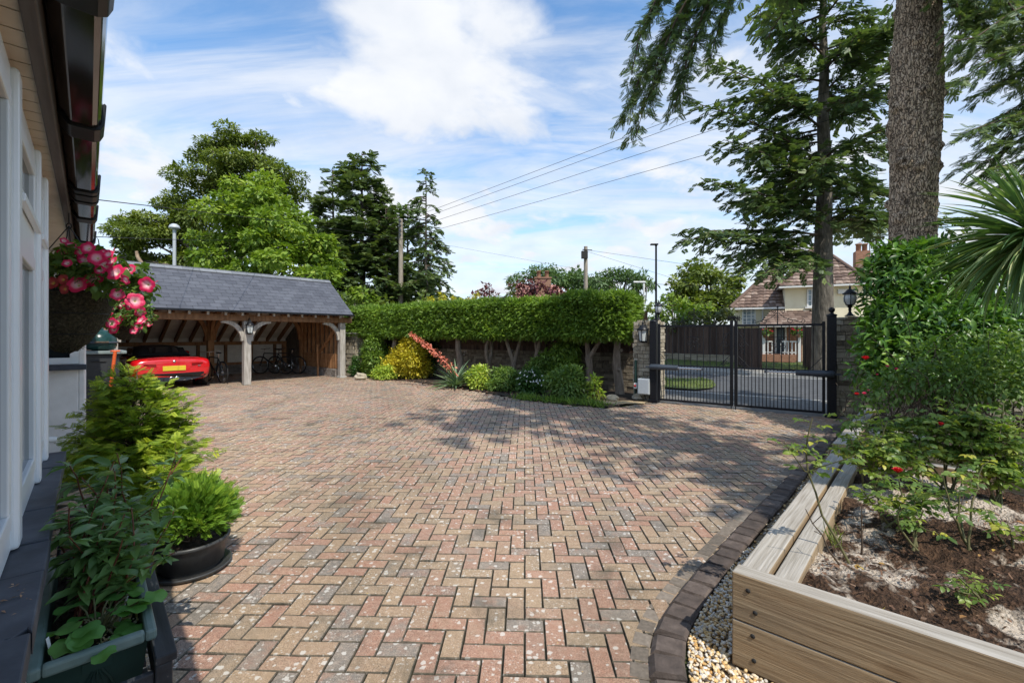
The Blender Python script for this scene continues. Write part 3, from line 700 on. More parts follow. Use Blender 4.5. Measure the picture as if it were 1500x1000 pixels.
def basket(label, c, R, depth, hook, mound, flowers, dark, Yd, seed):
    rng=np.random.default_rng(seed); c=A3(c)
    b=thing('hanging_basket', label, 'flower basket', c-UP*depth, 'pink petunia baskets along the house')
    prof=[(.015,-depth),(R*.22,-depth*.98),(R*.45,-depth*.84),(R*.72,-depth*.52),(R*.90,-depth*.22),(R,0),(R*.95,.012),(R*.9,-.01),(0.001,-.03)]
    g=Geo(); g.lathe(prof,c,40,rnd=.5)
    for V in g.V:
        q=V-c; V += unit(q)*rng.normal(size=(len(V),1))*.006
    # coir fibres standing off the liner
    n=2600; th=rng.random(n)*6.283; h=rng.random(n)**.8; rr=np.interp(h,[0,.16,.48,.78,1],[R*.22,R*.45,R*.72,R*.9,R]); O=c+np.stack([np.cos(th)*rr,np.sin(th)*rr,-depth*(1-h)],1)
    nr=unit(O-c+UP*.3); leaves(g,LQ,O-nr*.004,unit(np.cross(nr,UP)+rng.normal(size=(n,3))*.8),nr,rng.uniform(.015,.04,n),.12,rng.random(n))
    put('basket_liner',g,M['coir'],b)
    g=Geo()
    for zz,q in ((0,1.01),(-depth*.35,.86),(-depth*.7,.6)):
        a=np.linspace(0,6.283,33); g.tube(np.stack([c[0]+np.cos(a)*R*q,c[1]+np.sin(a)*R*q,np.full(33,c[2]+zz)],1),.003,5,cap=False)
    put('wire_frame',g,M['black_metal'],b)
    ring=A3(hook)-UP*.17
    for k in range(4):
        th=.6+k*math.pi/2; g=Geo(); g.tube([c+A3([math.cos(th)*R,math.sin(th)*R,0]),ring],.0035,5); put('chain',g,M['black_metal'],b)
    g=Geo(); a=np.linspace(0,6.283,15); g.tube(np.stack([ring[0]+.02*np.cos(a),np.full(15,ring[1]),ring[2]+.02*np.sin(a)],1),.004,5,cap=False)
    g.tube([ring+UP*.02,A3(hook)-UP*.03,A3(hook)+A3([.02,0,.0]),A3(hook)+A3([.0,0,.03])],.004,5); put('hook',g,M['black_metal'],b)
    g=Geo()
    for cc,r in mound: clump_leaves(g,LM,[(A3(cc),r)],950/ (1 if R>.25 else 1),.05,.62,rng,shell=.3,jit=.9)
    put('foliage',g,M['petunia_leaf'],b)
    for px,py,rp in flowers:
        p=P(px,py,Yd+rng.uniform(-.16,.05)); nrm=A3([.25,-1,.25])+rng.normal(size=3)*.38
        petunia('flower',p,nrm,rp*.86/F*Yd,M['petal'],b,rng)
        if rng.random()<.6: petunia('flower',P(px+rng.uniform(-11,11),py+rng.uniform(-9,9),Yd+rng.uniform(-.02,.12)),A3([.2,-1,.3])+rng.normal(size=3)*.6,rp*rng.uniform(.5,.75)/F*Yd,M['petal'],b,rng)
    for px,py,rp in dark:
        p=P(px,py,Yd-.22); petunia('flower',p,A3([.1,-1,.1])+rng.normal(size=3)*.2,rp/F*Yd,M['petal_dark'],b,rng)
    return b
c1=P(97,430,3.3); hook1=P(101,297,3.3)
fl=[(104,358,8),(128,363,10),(90,371,8),(117,368,9),(141,377,12),(152,388,12),(168,398,14),(136,408,14),(112,416,14),(190,394,10),(172,431,10),(214,417,13),(198,440,13),(158,372,8),(124,380,9),(146,395,8),(183,410,8),(98,385,7)]
mound=[(P(95,408,3.3),(.30,.28,.18)),(P(130,392,3.22),(.20,.2,.13)),(P(165,408,3.2),(.18,.18,.13)),(P(195,425,3.2),(.12,.14,.10)),(P(120,372,3.3),(.14,.14,.08)),(P(205,402,3.2),(.05,.08,.10))]
basket('large hanging basket of pink petunias on a chain hook under the fascia',c1,.275,.42,hook1,mound,fl,[(76,414,8),(91,409,7),(93,423,7)],3.1,3)
c2=P(183,452,5.3); 
fl2=[(155,450,9),(156,459,9),(163,473,9),(171,468,9),(166,482,8),(185,462,7),(206,457,9),(205,468,9),(210,470,7),(202,477,8),(176,446,7),(196,484,6),(148,443,7)]
mound2=[(P(183,455,5.25),(.27,.27,.16)),(P(165,462,5.05),(.14,.12,.15)),(P(203,462,5.1),(.16,.14,.15)),(P(185,440,5.2),(.2,.2,.12))]
basket('smaller hanging basket of pink petunias further along beside the carport roof',c2,.25,.36,P(183,375,5.3),mound2,fl2,[],5.05,4)
g=Geo(); hk=P(183,375,5.3); wl=W(7.1,.03,2.12); g.beam(wl,A3([hk[0],hk[1],2.42]),.02,.012); g.beam(wl+UP*.28,A3([hk[0],hk[1],2.45]),.02,.012); g.box(wl+UP*.14,(.012,.03,.40),HAX)
put('basket_bracket',g,M['black_metal'],house)

# ------------------------------------------------------------------ trough planter in its black timber stand
M['green_plastic']=mat_noise('dark_green_plastic',[(.3,(.008,.028,.022)),(.7,(.018,.05,.04))],6,4,.45,.1)
M['rim_plastic']=mat_noise('faded_green_plastic_rim',[(.3,(.10,.155,.14)),(.7,(.18,.24,.22))],9,6,.5,.15)
M['black_timber']=mat_noise('flaking_black_timber',[(.3,(.012,.012,.014)),(.6,(.035,.037,.043)),(.66,(.30,.25,.19)),(.8,(.42,.36,.28))],9,7,.55,.5,.006,along=HD,stretch=(.35,2.2,2.2))
def frust(g,t0,t1,a0,a1,z0,z1,tp,th=.012):
    """open tapered trough wall"""
    for k,(tt0,tt1,aa0,aa1) in enumerate(((t0,t1,a0,a1),(t0+th,t1-th,a0+th,a1-th))):
        b=[W(tt0+tp,aa0+tp,z0),W(tt1-tp,aa0+tp,z0),W(tt1-tp,aa1-tp,z0),W(tt0+tp,aa1-tp,z0)]; u_=[W(tt0,aa0,z1),W(tt1,aa0,z1),W(tt1,aa1,z1),W(tt0,aa1,z1)]
        f=[(i,(i+1)%4,4+(i+1)%4,4+i) for i in range(4)]
        if k: f=[x[::-1] for x in f]
        else: f=f+[(0,1,2,3)]
        g.add(b+u_,f)
tr=thing('trough_planter','dark green plastic trough planter with a pale green rim under the slate sill','planter',W(2.4,-.02,.26))
t0,t1,a0,a1=1.96,2.86,-.15,.115
g=Geo(); frust(g,t0,t1,a0,a1,.27,.545,.035)
for k in range(5):   # moulded swags on the near end
    tt=k/4; g.tube([W(t0+.03,a0+.05+tt*.17,.29),W(t0+.012,a0+.10+tt*.06,.44),W(t0+.004,a0+.13,.50)],.004,5)
g.box(W(t0+.006,a0+.13,.50),(.012,.07,.03),HAX); g.box(W(t0+.016,a0+.13,.40),(.012,.05,.16),HAX)
put('body',g,M['green_plastic'],tr)
g=Geo(); 
for (x0,x1,y0,y1) in ((t0-.02,t1+.02,a0-.02,a0+.012),(t0-.02,t1+.02,a1-.012,a1+.02),(t0-.02,t0+.012,a0+.012,a1-.012),(t1-.012,t1+.02,a0+.012,a1-.012)): hbox(g,x0,x1,y0,y1,.525,.562)
put('rim',g,M['rim_plastic'],tr,bevel=.009)
def soilpatch(g,t0,t1,a0,a1,z,rng,n=14,amp=.012):
    V=[W(t0+(t1-t0)*i/n,a0+(a1-a0)*j/n,z+rng.normal()*amp) for j in range(n+1) for i in range(n+1)]
    g.add(V,[(j*(n+1)+i,j*(n+1)+i+1,(j+1)*(n+1)+i+1,(j+1)*(n+1)+i) for j in range(n) for i in range(n)],.5,True)
g=Geo(); soilpatch(g,t0+.013,t1-.013,a0+.013,a1-.013,.50,rng); put('soil',g,M['soil'],tr)
n=260; g=Geo(); O=A3([W(x,y,.512) for x,y in zip(rng.normal(2.16,.09,n).clip(1.99,2.5),rng.normal(-.06,.05,n).clip(-.13,.09))]); aa,b_,n_=frame(rdir(rng,n),UP+rng.normal(size=(n,3))*.3)
g.bake(pv,pf,O,aa,b_,n_,np.stack([rng.uniform(.002,.006,n)]*3,1),rng.uniform(.3,.8,n)); put('grit',g,M['pebble'],tr,kind='stuff')
st=thing('planter_stand','flaking black timber stand holding the green trough planter','planter stand',W(2.3,-.05,0))
s0,s1,b0,b1=1.83,2.95,-.20,.15
for x in (s0,s1-.05):
    for y in (b0,b1-.045):
        g=Geo(); hbox(g,x,x+.05,y,y+.045,0,.495); put('leg',g,M['black_timber'],st,bevel=.004)
g=Geo(); hbox(g,s0-.005,s1+.005,b0-.012,b0+.045,.497,.525); put('top_rail',g,M['black_timber'],st,bevel=.004)
g=Geo(); hbox(g,s0+.052,s1-.052,b0+.008,b0+.03,.30,.38); put('side_rail',g,M['black_timber'],st,bevel=.004)
g=Geo(); hbox(g,s0+.008,s0+.03,b0+.047,b1-.047,.43,.475); put('end_rail',g,M['black_timber'],st,bevel=.004)
for k in range(7): g=Geo(); hbox(g,s0+.06+k*.14,s0+.16+k*.14,b0+.032,b1-.003,.235,.255); put('shelf_slat',g,M['black_timber'],st,bevel=.002)
# white plant labels stuck in the soil
for tt,aa,dx in ((2.03,.075,.02),(2.17,-.075,-.03)):
    g=Geo(); g.beam(W(tt,aa,.49),W(tt+.01,aa+dx,.60),.012,.0015); solo('plant_label',g,M['white_paint'],'thin white plant label %s the trough soil'%('leaning at the sill side of' if aa>0 else 'leaning at the drive side of'),'plant label','white plant labels in the trough')
# dark red-stemmed shrub in the trough
M['dark_leaf']=mat_leaf('dark_shrub_leaf',[(0,(.030,.06,.022)),(.45,(.062,.115,.036)),(.8,(.10,.17,.05)),(1,(.20,.24,.19))],.30,rough=.32,scale=9,spec=.6,gain=2.1)
M['red_stem']=mat_noise('red_stem',[(.3,(.12,.03,.02)),(.7,(.22,.09,.05))],30,3,.6,.2)
sh=thing('leafy_shrub','dark leafy shrub with reddish stems growing in the green trough','shrub',W(2.5,-.02,.5))
gs=Geo(); gl=Geo()
for k in range(34):
    q=rng.random(); b=W(2.22+.58*q,rng.uniform(-.10,.06),.50); hgt=rng.uniform(.22,.54)*(1 if q>.2 else .7)
    tip=b+A3([rng.normal()*.10+.05,rng.normal()*.10-.01,hgt])
    if np.dot(tip,HP)>.06: tip=tip-HP*(np.dot(tip,HP)-.05)
    ln=limb(b,tip,rng,7,.06); gs.tube(ln,np.linspace(.005,.002,7),5,cap=False)
    n=26; s=rng.uniform(.3,1,n); idx=np.clip((s*6).astype(int),0,5); fr_=(s*6-idx)[:,None]; O=ln[idx]*(1-fr_)+ln[idx+1]*fr_
    th=rng.random(n)*6.283; d=np.stack([np.cos(th),np.sin(th),rng.uniform(-.35,.55,n)],1)
    leaves(gl,LM,O,d,UP+rng.normal(size=(n,3))*.3,rng.uniform(.045,.11,n),.36,np.clip(rng.normal(.45,.24,n),0,1))
put('stem',gs,M['red_stem'],sh); put('foliage',gl,M['dark_leaf'],sh)
# scalloped young plant at the near end
M['lime_leaf']=mat_leaf('bright_round_leaf',[(0,(.045,.13,.03)),(.6,(.09,.22,.045)),(1,(.15,.28,.07))],.35,scale=14)
yp=thing('young_plant','young bright green plant with scalloped leaves at the near end of the trough','plant',W(2.1,-.02,.5))
gs=Geo(); gl=Geo()
def scallop():
    V=[(0,0,0)];n=19
    for i in range(n):
        th=-2.5+5.0*i/(n-1); r=.55*(1+.10*math.cos(th*6)); V.append((.45+r*math.cos(th),r*math.sin(th)*1.05,.10*math.sin(th*3)-.12*r*r))
    V.append((.45,0,.03)); return V,[(n+1,i,i+1) for i in range(1,n)]+[(n+1,0,1),(n+1,n,0)]
SCAL=scallop()
for k in range(24):
    b=W(2.10,-.02,.50); th=rng.random()*6.28; r=rng.uniform(.03,.155); e_=b+A3([math.cos(th)*r*1.0,math.sin(th)*r,rng.uniform(.04,.12)])
    if np.dot(e_,HP)>.09: continue
    gs.tube([b,b*.4+e_*.6+UP*.03,e_],.003,5); leaves(gl,SCAL,[e_],[A3([math.cos(th),math.sin(th),-.15])],[UP+rng.normal(size=3)*.25],[rng.uniform(.045,.085)],1.0,[rng.random()])
put('stem',gs,M['stem'],yp); put('foliage',gl,M['lime_leaf'],yp)
# fallen leaf bits on the sill
g=Geo(); n=26; O=A3([W(x,y,.853) for x,y in zip(rng.normal(1.80,.06,n),rng.normal(.16,.02,n).clip(.11,.19))]); leaves(g,LQ,O,rdir(rng,n)*A3([1,1,.1]),UP+rng.normal(size=(n,3))*.2,rng.uniform(.006,.022,n),.3,rng.random(n))
M['dry']=mat_leaf('dry_leaf',[(0,(.10,.045,.02)),(.6,(.28,.15,.08)),(1,(.48,.38,.28))],.1)
solo('fallen_petals',g,M['dry'],kind='stuff',label='dry brown petals and bits scattered on the slate sill',cat='plant litter')
# second, darker trough with bark mulch further along the wall
t2=thing('bark_planter','low black trough of bark mulch beyond the leafy trough under the sill','planter',W(3.5,-.02,0))
g=Geo(); frust(g,3.05,4.3,-.14,.13,.0,.34,.03); put('body',g,M['rubber'],t2); g=Geo(); soilpatch(g,3.063,4.287,-.127,.117,.30,rng,20,.01); put('soil',g,M['soil'],t2)
M['barkchip']=mat_noise('bark_chip',[(.2,(.05,.025,.015)),(.6,(.16,.085,.05)),(.9,(.30,.20,.13))],20,5,.9,.4,rndw=.6)
n=900; g=Geo(); O=A3([W(x,y,.312) for x,y in zip(rng.uniform(3.07,4.28,n),rng.uniform(-.12,.11,n))]); aa,b_,n_=frame(rdir(rng,n)*A3([1,1,.3]),UP+rng.normal(size=(n,3))*.4)
CH=([(-.5,-.5,0),(.5,-.35,0),(.4,.5,.2),(-.45,.4,.1)],[(0,1,2,3)])
g.bake(CH[0],CH[1],O,aa,b_,n_,np.stack([rng.uniform(.015,.04,n),rng.uniform(.008,.02,n),np.full(n,.02)],1),rng.random(n),smooth=False); put('bark_mulch',g,M['barkchip'],t2,kind='stuff')

# ------------------------------------------------------------------ round pot with saucer + small yew; big golden yew
M['pot']=mat_noise('charcoal_plastic_pot',[(.3,(.035,.037,.038)),(.7,(.062,.064,.064))],10,5,.38,.12,.003)
pc=A3([-2.13,3.02,0]); pot=thing('round_pot','round charcoal pot holding a small clipped golden yew','plant pot',pc)
g=Geo(); g.lathe([(.165,.02),(.175,.05),(.186,.052),(.2,.17),(.205,.175),(.205,.185),(.222,.188),(.226,.205),(.22,.214),(.205,.21),(.2,.19),(.195,.17),(0.001,.165)],pc,44); put('body',g,M['pot'],pot)
g=Geo(); g.lathe([(0.001,.004),(.215,.004),(.232,.022),(.236,.034),(.228,.036),(.215,.02),(0.001,.012)],pc,44); put('saucer',g,M['pot'],pot)
g=Geo(); g.lathe([(0.001,.192),(.1,.19),(.198,.178)],pc,20); put('soil',g,M['soil'],pot)
M['yew_gold']=mat_leaf('golden_yew_needle',[(0,(.035,.065,.010)),(.35,(.10,.155,.018)),(.7,(.24,.28,.028)),(1,(.46,.42,.07))],.42,rough=.5,scale=5,wn=.3,gain=2.0)
M['yew_lime']=mat_leaf('lime_yew_needle',[(0,(.03,.075,.012)),(.4,(.09,.18,.02)),(.8,(.22,.33,.035)),(1,(.34,.40,.06))],.32,rough=.5,scale=6,wn=.2)
y=thing('clipped_yew','small rounded lime green yew growing in the round charcoal pot','shrub',pc+UP*.19)
gl=Geo(); gw=Geo(); cc=pc+UP*.32
n=3200; u_=rdir(rng,n); u_[:,2]=np.abs(u_[:,2])*1.0-.25*(rng.random(n)<.35); u_=unit(u_); rr=(.45+.55*rng.random(n)**.5)*(1+.16*np.sin(u_[:,0]*6+1)*np.sin(u_[:,1]*5+u_[:,2]*7)+.10*rng.normal(size=n))
O=cc+u_*rr[:,None]*A3([.225,.225,.22]); leaves(gl,SPRAY,O,u_*.9+rdir(rng,n)*.5+UP*.25,rdir(rng,n)+UP*.6,rng.uniform(.045,.08,n),1.0,np.clip(.15+.6*rr+rng.normal(size=n)*.2-.25,0,1))
for k in range(14): gw.tube(limb(pc+UP*.18,cc+rdir(rng,1)[0]*A3([.15,.15,.1])+UP*.04,rng,5),[.007,.006,.005,.004,.003],5,cap=False)
put('foliage',gl,M['yew_lime'],y); put('branch',gw,M['twig'],y)
def yew(name,label,base,hw,hd,height,nbr,seed,mat,zlow=.12,lean=(-.12,0)):
    """loose spreading yew: branches with flat feathery sprays"""
    rng=np.random.default_rng(seed); base=A3(base); y=thing(name,label,'shrub',base); gl=Geo(); gw=Geo(); polys=[]
    for k in range(nbr):
        q=rng.random()**.85; z=zlow+(height-zlow)*q; th=rng.random()*6.283
        rad=(1-.80*q**1.4)*rng.uniform(.62,1.12)
        tip=base+A3([lean[0]*q+math.cos(th)*hw*rad,lean[1]*q+math.sin(th)*hd*rad,z+.10*rng.normal()*.6])
        b=base+A3([lean[0]*q*.8+math.cos(th)*.05,lean[1]*q*.8+math.sin(th)*.05,max(.05,z-.30*rad)])
        if tip[2]<.06: tip[2]=.06
        ln=limb(b,tip,rng,6,.05,.06); polys.append(ln)
    gw.tube(limb(base,base+A3([lean[0],lean[1],height*.9]),rng,7,.03),np.linspace(.03,.008,7),6)
    conifer_branches(gl,gw,polys,rng,twig=.27,nt=110,sp=.092,per=.021,tmpl=SPRAY,wr=1.0,hang=.35,w0=.006,s0=.2)
    put('foliage',gl,mat,y); put('branch',gw,M['twig'],y); return y
yb=P(210,600,4.0); yb[2]=.25
yew('golden_yew','large loose golden green yew beside the white wall in front of the red car',yb,.64,.58,.95,210,5,M['yew_gold'])
yp_=thing('yew_tub','dark tub almost hidden under the large golden yew','plant pot',(yb[0],yb[1],0)); g=Geo(); g.lathe([(.18,.0),(.24,.26),(.26,.27),(.26,.30),(.235,.30),(.23,.26),(0.001,.26)],(yb[0],yb[1],0),28); put('body',g,M['pot'],yp_)
g=Geo(); g.lathe([(0.001,.275),(.232,.265)],(yb[0],yb[1],0),20); put('soil',g,M['soil'],yp_)
yb2=P(262,700,3.55); yb2[2]=.02
yew('spreading_yew','low spreading yellow green yew behind the round charcoal pot',yb2,.44,.36,.56,90,6,M['yew_gold'],zlow=.12)

# ------------------------------------------------------------------ bins & poles past the corner
M['bin']=mat_noise('dark_grey_bin',[(.3,(.018,.02,.022)),(.7,(.035,.038,.04))],8,4,.45,.1)
M['bin_lid']=mat_noise('grey_green_lid',[(.3,(.14,.18,.17)),(.7,(.22,.26,.25))],6,4,.5,.1)
bc=P(141,560,7.9); bc[2]=0; wb=thing('barbecue','dark green domed ceramic barbecue on a dark cabinet beyond the white wall corner','barbecue',bc)
a=math.radians(47); ax=A3([rot2(a),rot2(a+math.pi/2),UP])
g=Geo(); g.box(bc+UP*.61,(.56,.52,1.20),ax); put('cabinet',g,M['bin'],wb,bevel=.012)
for k in range(3): g=Geo(); g.box(bc-ax[1]*.265+UP*(.28+.36*k),(.50,.016,.33),ax); g.tube([bc-ax[1]*.29-ax[0]*.1+UP*(.38+.36*k),bc-ax[1]*.29+ax[0]*.1+UP*(.38+.36*k)],.010,6); put('drawer',g,M['bin'],wb,bevel=.005)
g=Geo(); g.box(bc+UP*1.245,(.74,.66,.055),ax); put('worktop',g,M['bin_lid'],wb,bevel=.012)
M['butt']=mat_noise('dark_green_ceramic',[(.3,(.006,.030,.026)),(.7,(.014,.055,.048))],20,5,.22,.15)
g=Geo(); g.lathe([(.10,1.275),(.205,1.30),(.225,1.36),(.225,1.40)],bc+ax[0]*.05,30); put('bowl',g,M['butt'],wb)
g=Geo(); g.lathe([(.228,1.43),(.222,1.48),(.195,1.545),(.145,1.60),(.08,1.63),(.05,1.635),(.05,1.67),(.001,1.675)],bc+ax[0]*.05,30); lidp=put('dome_lid',g,M['butt'],wb)
g=Geo(); g.lathe([(.226,1.395),(.236,1.397),(.236,1.432),(.226,1.434)],bc+ax[0]*.05,30); put('steel_band',g,M['grey_metal'],wb)
g=Geo(); c_=bc+ax[0]*.05-ax[1]*.25+UP*1.42; g.tube([c_-ax[0]*.09,c_+ax[0]*.09],.016,8); put('handle',g,M['twig'],lidp)
pc_=P(163,560,8.6); pc_[2]=0
t=NT('hazard_stripe'); v=t.coords(); sx=t.n('ShaderNodeSeparateXYZ'); t.l(v,sx.inputs[0]); q=t.math('FRACT',t.math('MULTIPLY',t.math('ADD',sx.outputs[2],t.math('MULTIPLY',sx.outputs[0],.9)),6.5)); M['stripe']=t.done(t.bsdf(t.ramp(q,[(0,(.015,.015,.015)),(.5,(.62,.50,.10))],'CONSTANT'),.5))
g=Geo(); g.tube([pc_,pc_+UP*1.62],.04,12); g.lathe([(.001,1.66),(.045,1.64),(.045,1.61)],pc_,12); solo('striped_post',g,M['stripe'],'black and yellow striped post in front of the grey carport post','post')
M['orange']=mat_plain('orange_plastic',(.62,.10,.02),.45); oc=P(154,560,7.4); oc[2]=0
g=Geo(); g.tube([oc,oc+A3([.12,.05,1.28])],.024,8); g.box(oc+UP*.03,(.2,.08,.04),ax); g.tube([oc+A3([.12,.05,1.28])-ax[0]*.06,oc+A3([.12,.05,1.28])+ax[0]*.06],.016,8)
solo('orange_handle',g,M['orange'],'orange tool handle leaning in front of the green barbecue','garden tool')
# brick pier glimpsed between baskets
bp_=P(139,560,10.6); bp_[2]=0; br=thing('brick_pier','red and white banded brick pier glimpsed between the baskets above the green barbecue','pier',bp_)
g=Geo(); g.box(bp_+UP*.95,(.46,.46,1.9),ax); put('core',g,M['mortar'],br)
g=Geo(); stones(g,bp_,ax,(.5,.5,1.92),.075,.22,rng,jit=.02,prot=.004,gap=.01); put('brickwork',g,M['brick_old'],br)
g=Geo(); g.box(bp_+UP*1.97,(.6,.6,.08),ax); put('cap',g,M['kerbstone'],br,bevel=.01)
rng = np.random.default_rng(31)
# ------------------------------------------------------------------ carport
CR = A3([-6.18,16.5,0]); CM = A3([-8.21,14.08,0]); CLf = A3([-10.24,11.66,0])
cd = unit(CR-CLf); cn = A3([-cd[1],cd[0],0]); CAX = A3([cd,cn,UP]); BAY = np.linalg.norm(CR-CM)
def K(s,k,z): return CLf+cd*s+cn*k+UP*z     # s along the front from the left post, k to the back
LEN = 2*BAY; DEP = 4.7
cp = thing('carport','two bay oak framed carport with a grey slate roof across the drive','carport',K(BAY,2,0))
def kbox(g,s0,s1,k0,k1,z0,z1,rnd=.5): g.box(K((s0+s1)/2,(k0+k1)/2,(z0+z1)/2),(s1-s0,k1-k0,z1-z0),CAX,rnd)
M['slate']=mat_noise('grey_roof_slate',[(.2,(.058,.061,.074)),(.5,(.080,.084,.100)),(.8,(.103,.108,.126))],3,7,.6,.25,.004,rndw=.36,bscale=60)
M['ridge']=mat_noise('pale_ridge_tile',[(.3,(.14,.15,.165)),(.7,(.21,.22,.235))],8,5,.7,.2,rndw=.3)
M['felt']=mat_noise('pale_roof_lining',[(.3,(.58,.55,.49)),(.7,(.76,.73,.66))],3,5,.9,.2)
M['oak_dark']=mat_noise('brown_oak',[(.25,(.10,.05,.025)),(.5,(.21,.11,.055)),(.75,(.30,.17,.09))],7,6,.75,.3,.01,(2,2,.5))
for s in (0,BAY,LEN):
    g=Geo(); kbox(g,s-.1,s+.1,-.1,.1,.0,1.97); put('post',g,M['oak_grey'],cp,bevel=.012)
    g=Geo(); kbox(g,s-.13,s+.13,-.13,.13,-.02,.05) if s!=BAY else kbox(g,s-.085,s+.085,-.085,.085,-.02,.004); put('post_foot',g,M['kerbstone'],cp,bevel=.008)
# rear posts + middle inner post
for s,k in ((0,DEP),(BAY,3.3),(LEN,3.0),(LEN,DEP)):
    g=Geo(); kbox(g,s-.1,s+.1,k-.1,k+.1,.0,2.35 if k<4 else 1.2); put('post',g,M['oak_warm'],cp,bevel=.01)
g=Geo(); kbox(g,-.35,LEN+.35,-.095,.105,1.972,2.17); put('front_beam',g,M['oak_dark'],cp,bevel=.01)
# curved braces: arcs in the front plane
def brace(s_post,k,sgn,mat,z0=1.36,reach=.60,zt=1.968,axis='s',w=.10):
    g=Geo(); n=9; a=[];b=[]
    for i in range(n):
        th=i/(n-1)*math.pi/2
        x=.1+reach*(1-math.cos(th)); z=z0+(zt-z0)*math.sin(th)
        x2=.1+(reach+.0)*(1-math.cos(th))*1.0+.17*math.sin(th*1.0+.0)*0+.16*(1 if i>0 else 1)*math.cos(th*.0)*(1-i/(n-1)*0); 
        a.append((x,z)); 
    inner=[(x,z) for x,z in a]; outer=[(.1,z0+.0)]
    # thickness measured perpendicular
    pts=np.array(inner); tg=np.gradient(pts,axis=0); nr=np.stack([tg[:,1],-tg[:,0]],1); nr/=np.linalg.norm(nr,axis=1,keepdims=True)
    up=pts-nr*.062; dn=pts+nr*.062; up[:,0]=np.maximum(up[:,0],.101); up[:,1]=np.minimum(up[:,1],zt-.001); dn[:,1]=np.minimum(dn[:,1],zt-.001); dn[:,0]=np.maximum(dn[:,0],.101)
    for i in range(n-1):
        q=[up[i],up[i+1],dn[i+1],dn[i]]
        V=[]
        for o in (-w/2,w/2):
            for x,z in q: V.append(K(s_post+sgn*x,k+o,z) if axis=='s' else K(s_post+o,k+sgn*x,z))
        f=[(0,1,2,3),(7,6,5,4),(0,4,5,1),(3,2,6,7)]
        if i==0: f.append((0,3,7,4))
        if i==n-2: f.append((1,5,6,2))
        g.add(V,f,.5)
    return put('brace',g,mat,cp)
brace(0,0,1,M['oak_grey']); brace(BAY,0,-1,M['oak_grey']); brace(BAY,0,1,M['oak_grey']); brace(LEN,0,-1,M['oak_grey'])
brace(BAY,3.3,-1,M['oak_warm'],1.35,.75,2.34,'s'); brace(BAY,3.3,1,M['oak_warm'],1.35,.75,2.34,'s'); brace(BAY,3.3,-1,M['oak_warm'],1.35,.75,2.34,'k')
brace(LEN,3.0,-1,M['oak_warm'],1.35,.75,2.34,'s')
g=Geo(); kbox(g,-.3,LEN+.25,3.2,3.4,2.342,2.5); put('purlin',g,M['oak_warm'],cp,bevel=.008)
# roof geometry
RK,RZ=1.40,3.60; E0,EZ=-.32,2.24; B0,BZ=DEP+.35,1.30
sl=(RZ-EZ)/(RK-E0); sb=(RZ-BZ)/(B0-RK)
S0,S1=-.42,LEN+.28
g=Geo(); g.add([K(S0,E0,EZ),K(S1,E0,EZ),K(S1,RK,RZ),K(S0,RK,RZ)],[(0,1,2,3)])
tile_roof(g,K(S0,E0-.03,EZ+.0),K(S1,E0-.03,EZ+.0),K(S0,RK,RZ+.015),K(S1,RK,RZ+.015),.19,.30,.006,rng,lift=.006)
tile_roof(g,K(S1,B0,BZ),K(S0,B0,BZ),K(S1,RK,RZ+.015),K(S0,RK,RZ+.015),.38,.60,.006,rng,lift=.006)
put('slate_roof',g,M['slate'],cp)
g=Geo(); s=S0
while s<S1-.05:
    e_=min(s+.45,S1)
    for sg in (-1,1):
        z1=RZ+.055; g.add([K(s+.003,RK,z1),K(e_-.003,RK,z1),K(e_-.003,RK+sg*.15,z1-.105),K(s+.003,RK+sg*.15,z1-.105),K(s+.003,RK,z1-.02),K(e_-.003,RK,z1-.02),K(e_-.003,RK+sg*.15,z1-.125),K(s+.003,RK+sg*.15,z1-.125)],[(0,1,2,3),(7,6,5,4),(3,2,6,7),(0,3,7,4),(1,5,6,2)],rng.random())
    s=e_
put('ridge_tiles',g,M['ridge'],cp)
# lining seen from below, rafters
g=Geo(); g.add([K(S0+.05,RK,RZ-.12),K(S1-.05,RK,RZ-.12),K(S1-.05,B0-.3,BZ+.02+.3*sb-.12),K(S0+.05,B0-.3,BZ+.02+.3*sb-.12)],[(0,1,2,3)])
g.add([K(S0+.05,E0+.15,EZ-.03+.15*sl-.02),K(S1-.05,E0+.15,EZ-.03+.15*sl-.02),K(S1-.05,RK,RZ-.05),K(S0+.05,RK,RZ-.05)],[(3,2,1,0)]); put('roof_lining',g,M['felt'],cp)
nr=16
for i in range(nr):
    s=-.25+(LEN+.45)*i/(nr-1)
    g=Geo(); g.beam(K(s,RK,RZ-.21),K(s,B0-.35,BZ+.35*sb-.21),.07,.15,cd); put('rafter',g,M['oak_dark'],cp)
    g=Geo(); g.beam(K(s+.03,E0+.03,EZ+.02*sl-.055),K(s+.03,RK,RZ-.14),.07,.10,cd); put('rafter',g,M['oak_dark'],cp)
    g=Geo(); kbox(g,s+.0,s+.06,E0-.005,E0+.025,EZ-.115,EZ-.02); put('rafter_end',g,M['oak_grey'],cp)
g=Geo(); a=K(S0,E0-.07,EZ-.02); g.beam(a,K(S1,E0-.07,EZ-.02),.09,.022); g.beam(K(S0,E0-.11,EZ+.0),K(S1,E0-.11,EZ+.0),.015,.06); put('gutter',g,M['black_metal'],cp,bevel=.004)
# barge ends (undercloak) right and left gable
for s,nm in ((S1-.02,'barge_board'),(S0+.02,'barge_board')):
    g=Geo(); g.beam(K(s,E0,EZ-.06),K(s,RK,RZ-.06),.03,.10,cd); g.beam(K(s,RK,RZ-.06),K(s,B0,BZ-.06),.03,.10,cd); put(nm,g,M['oak_dark'],cp)
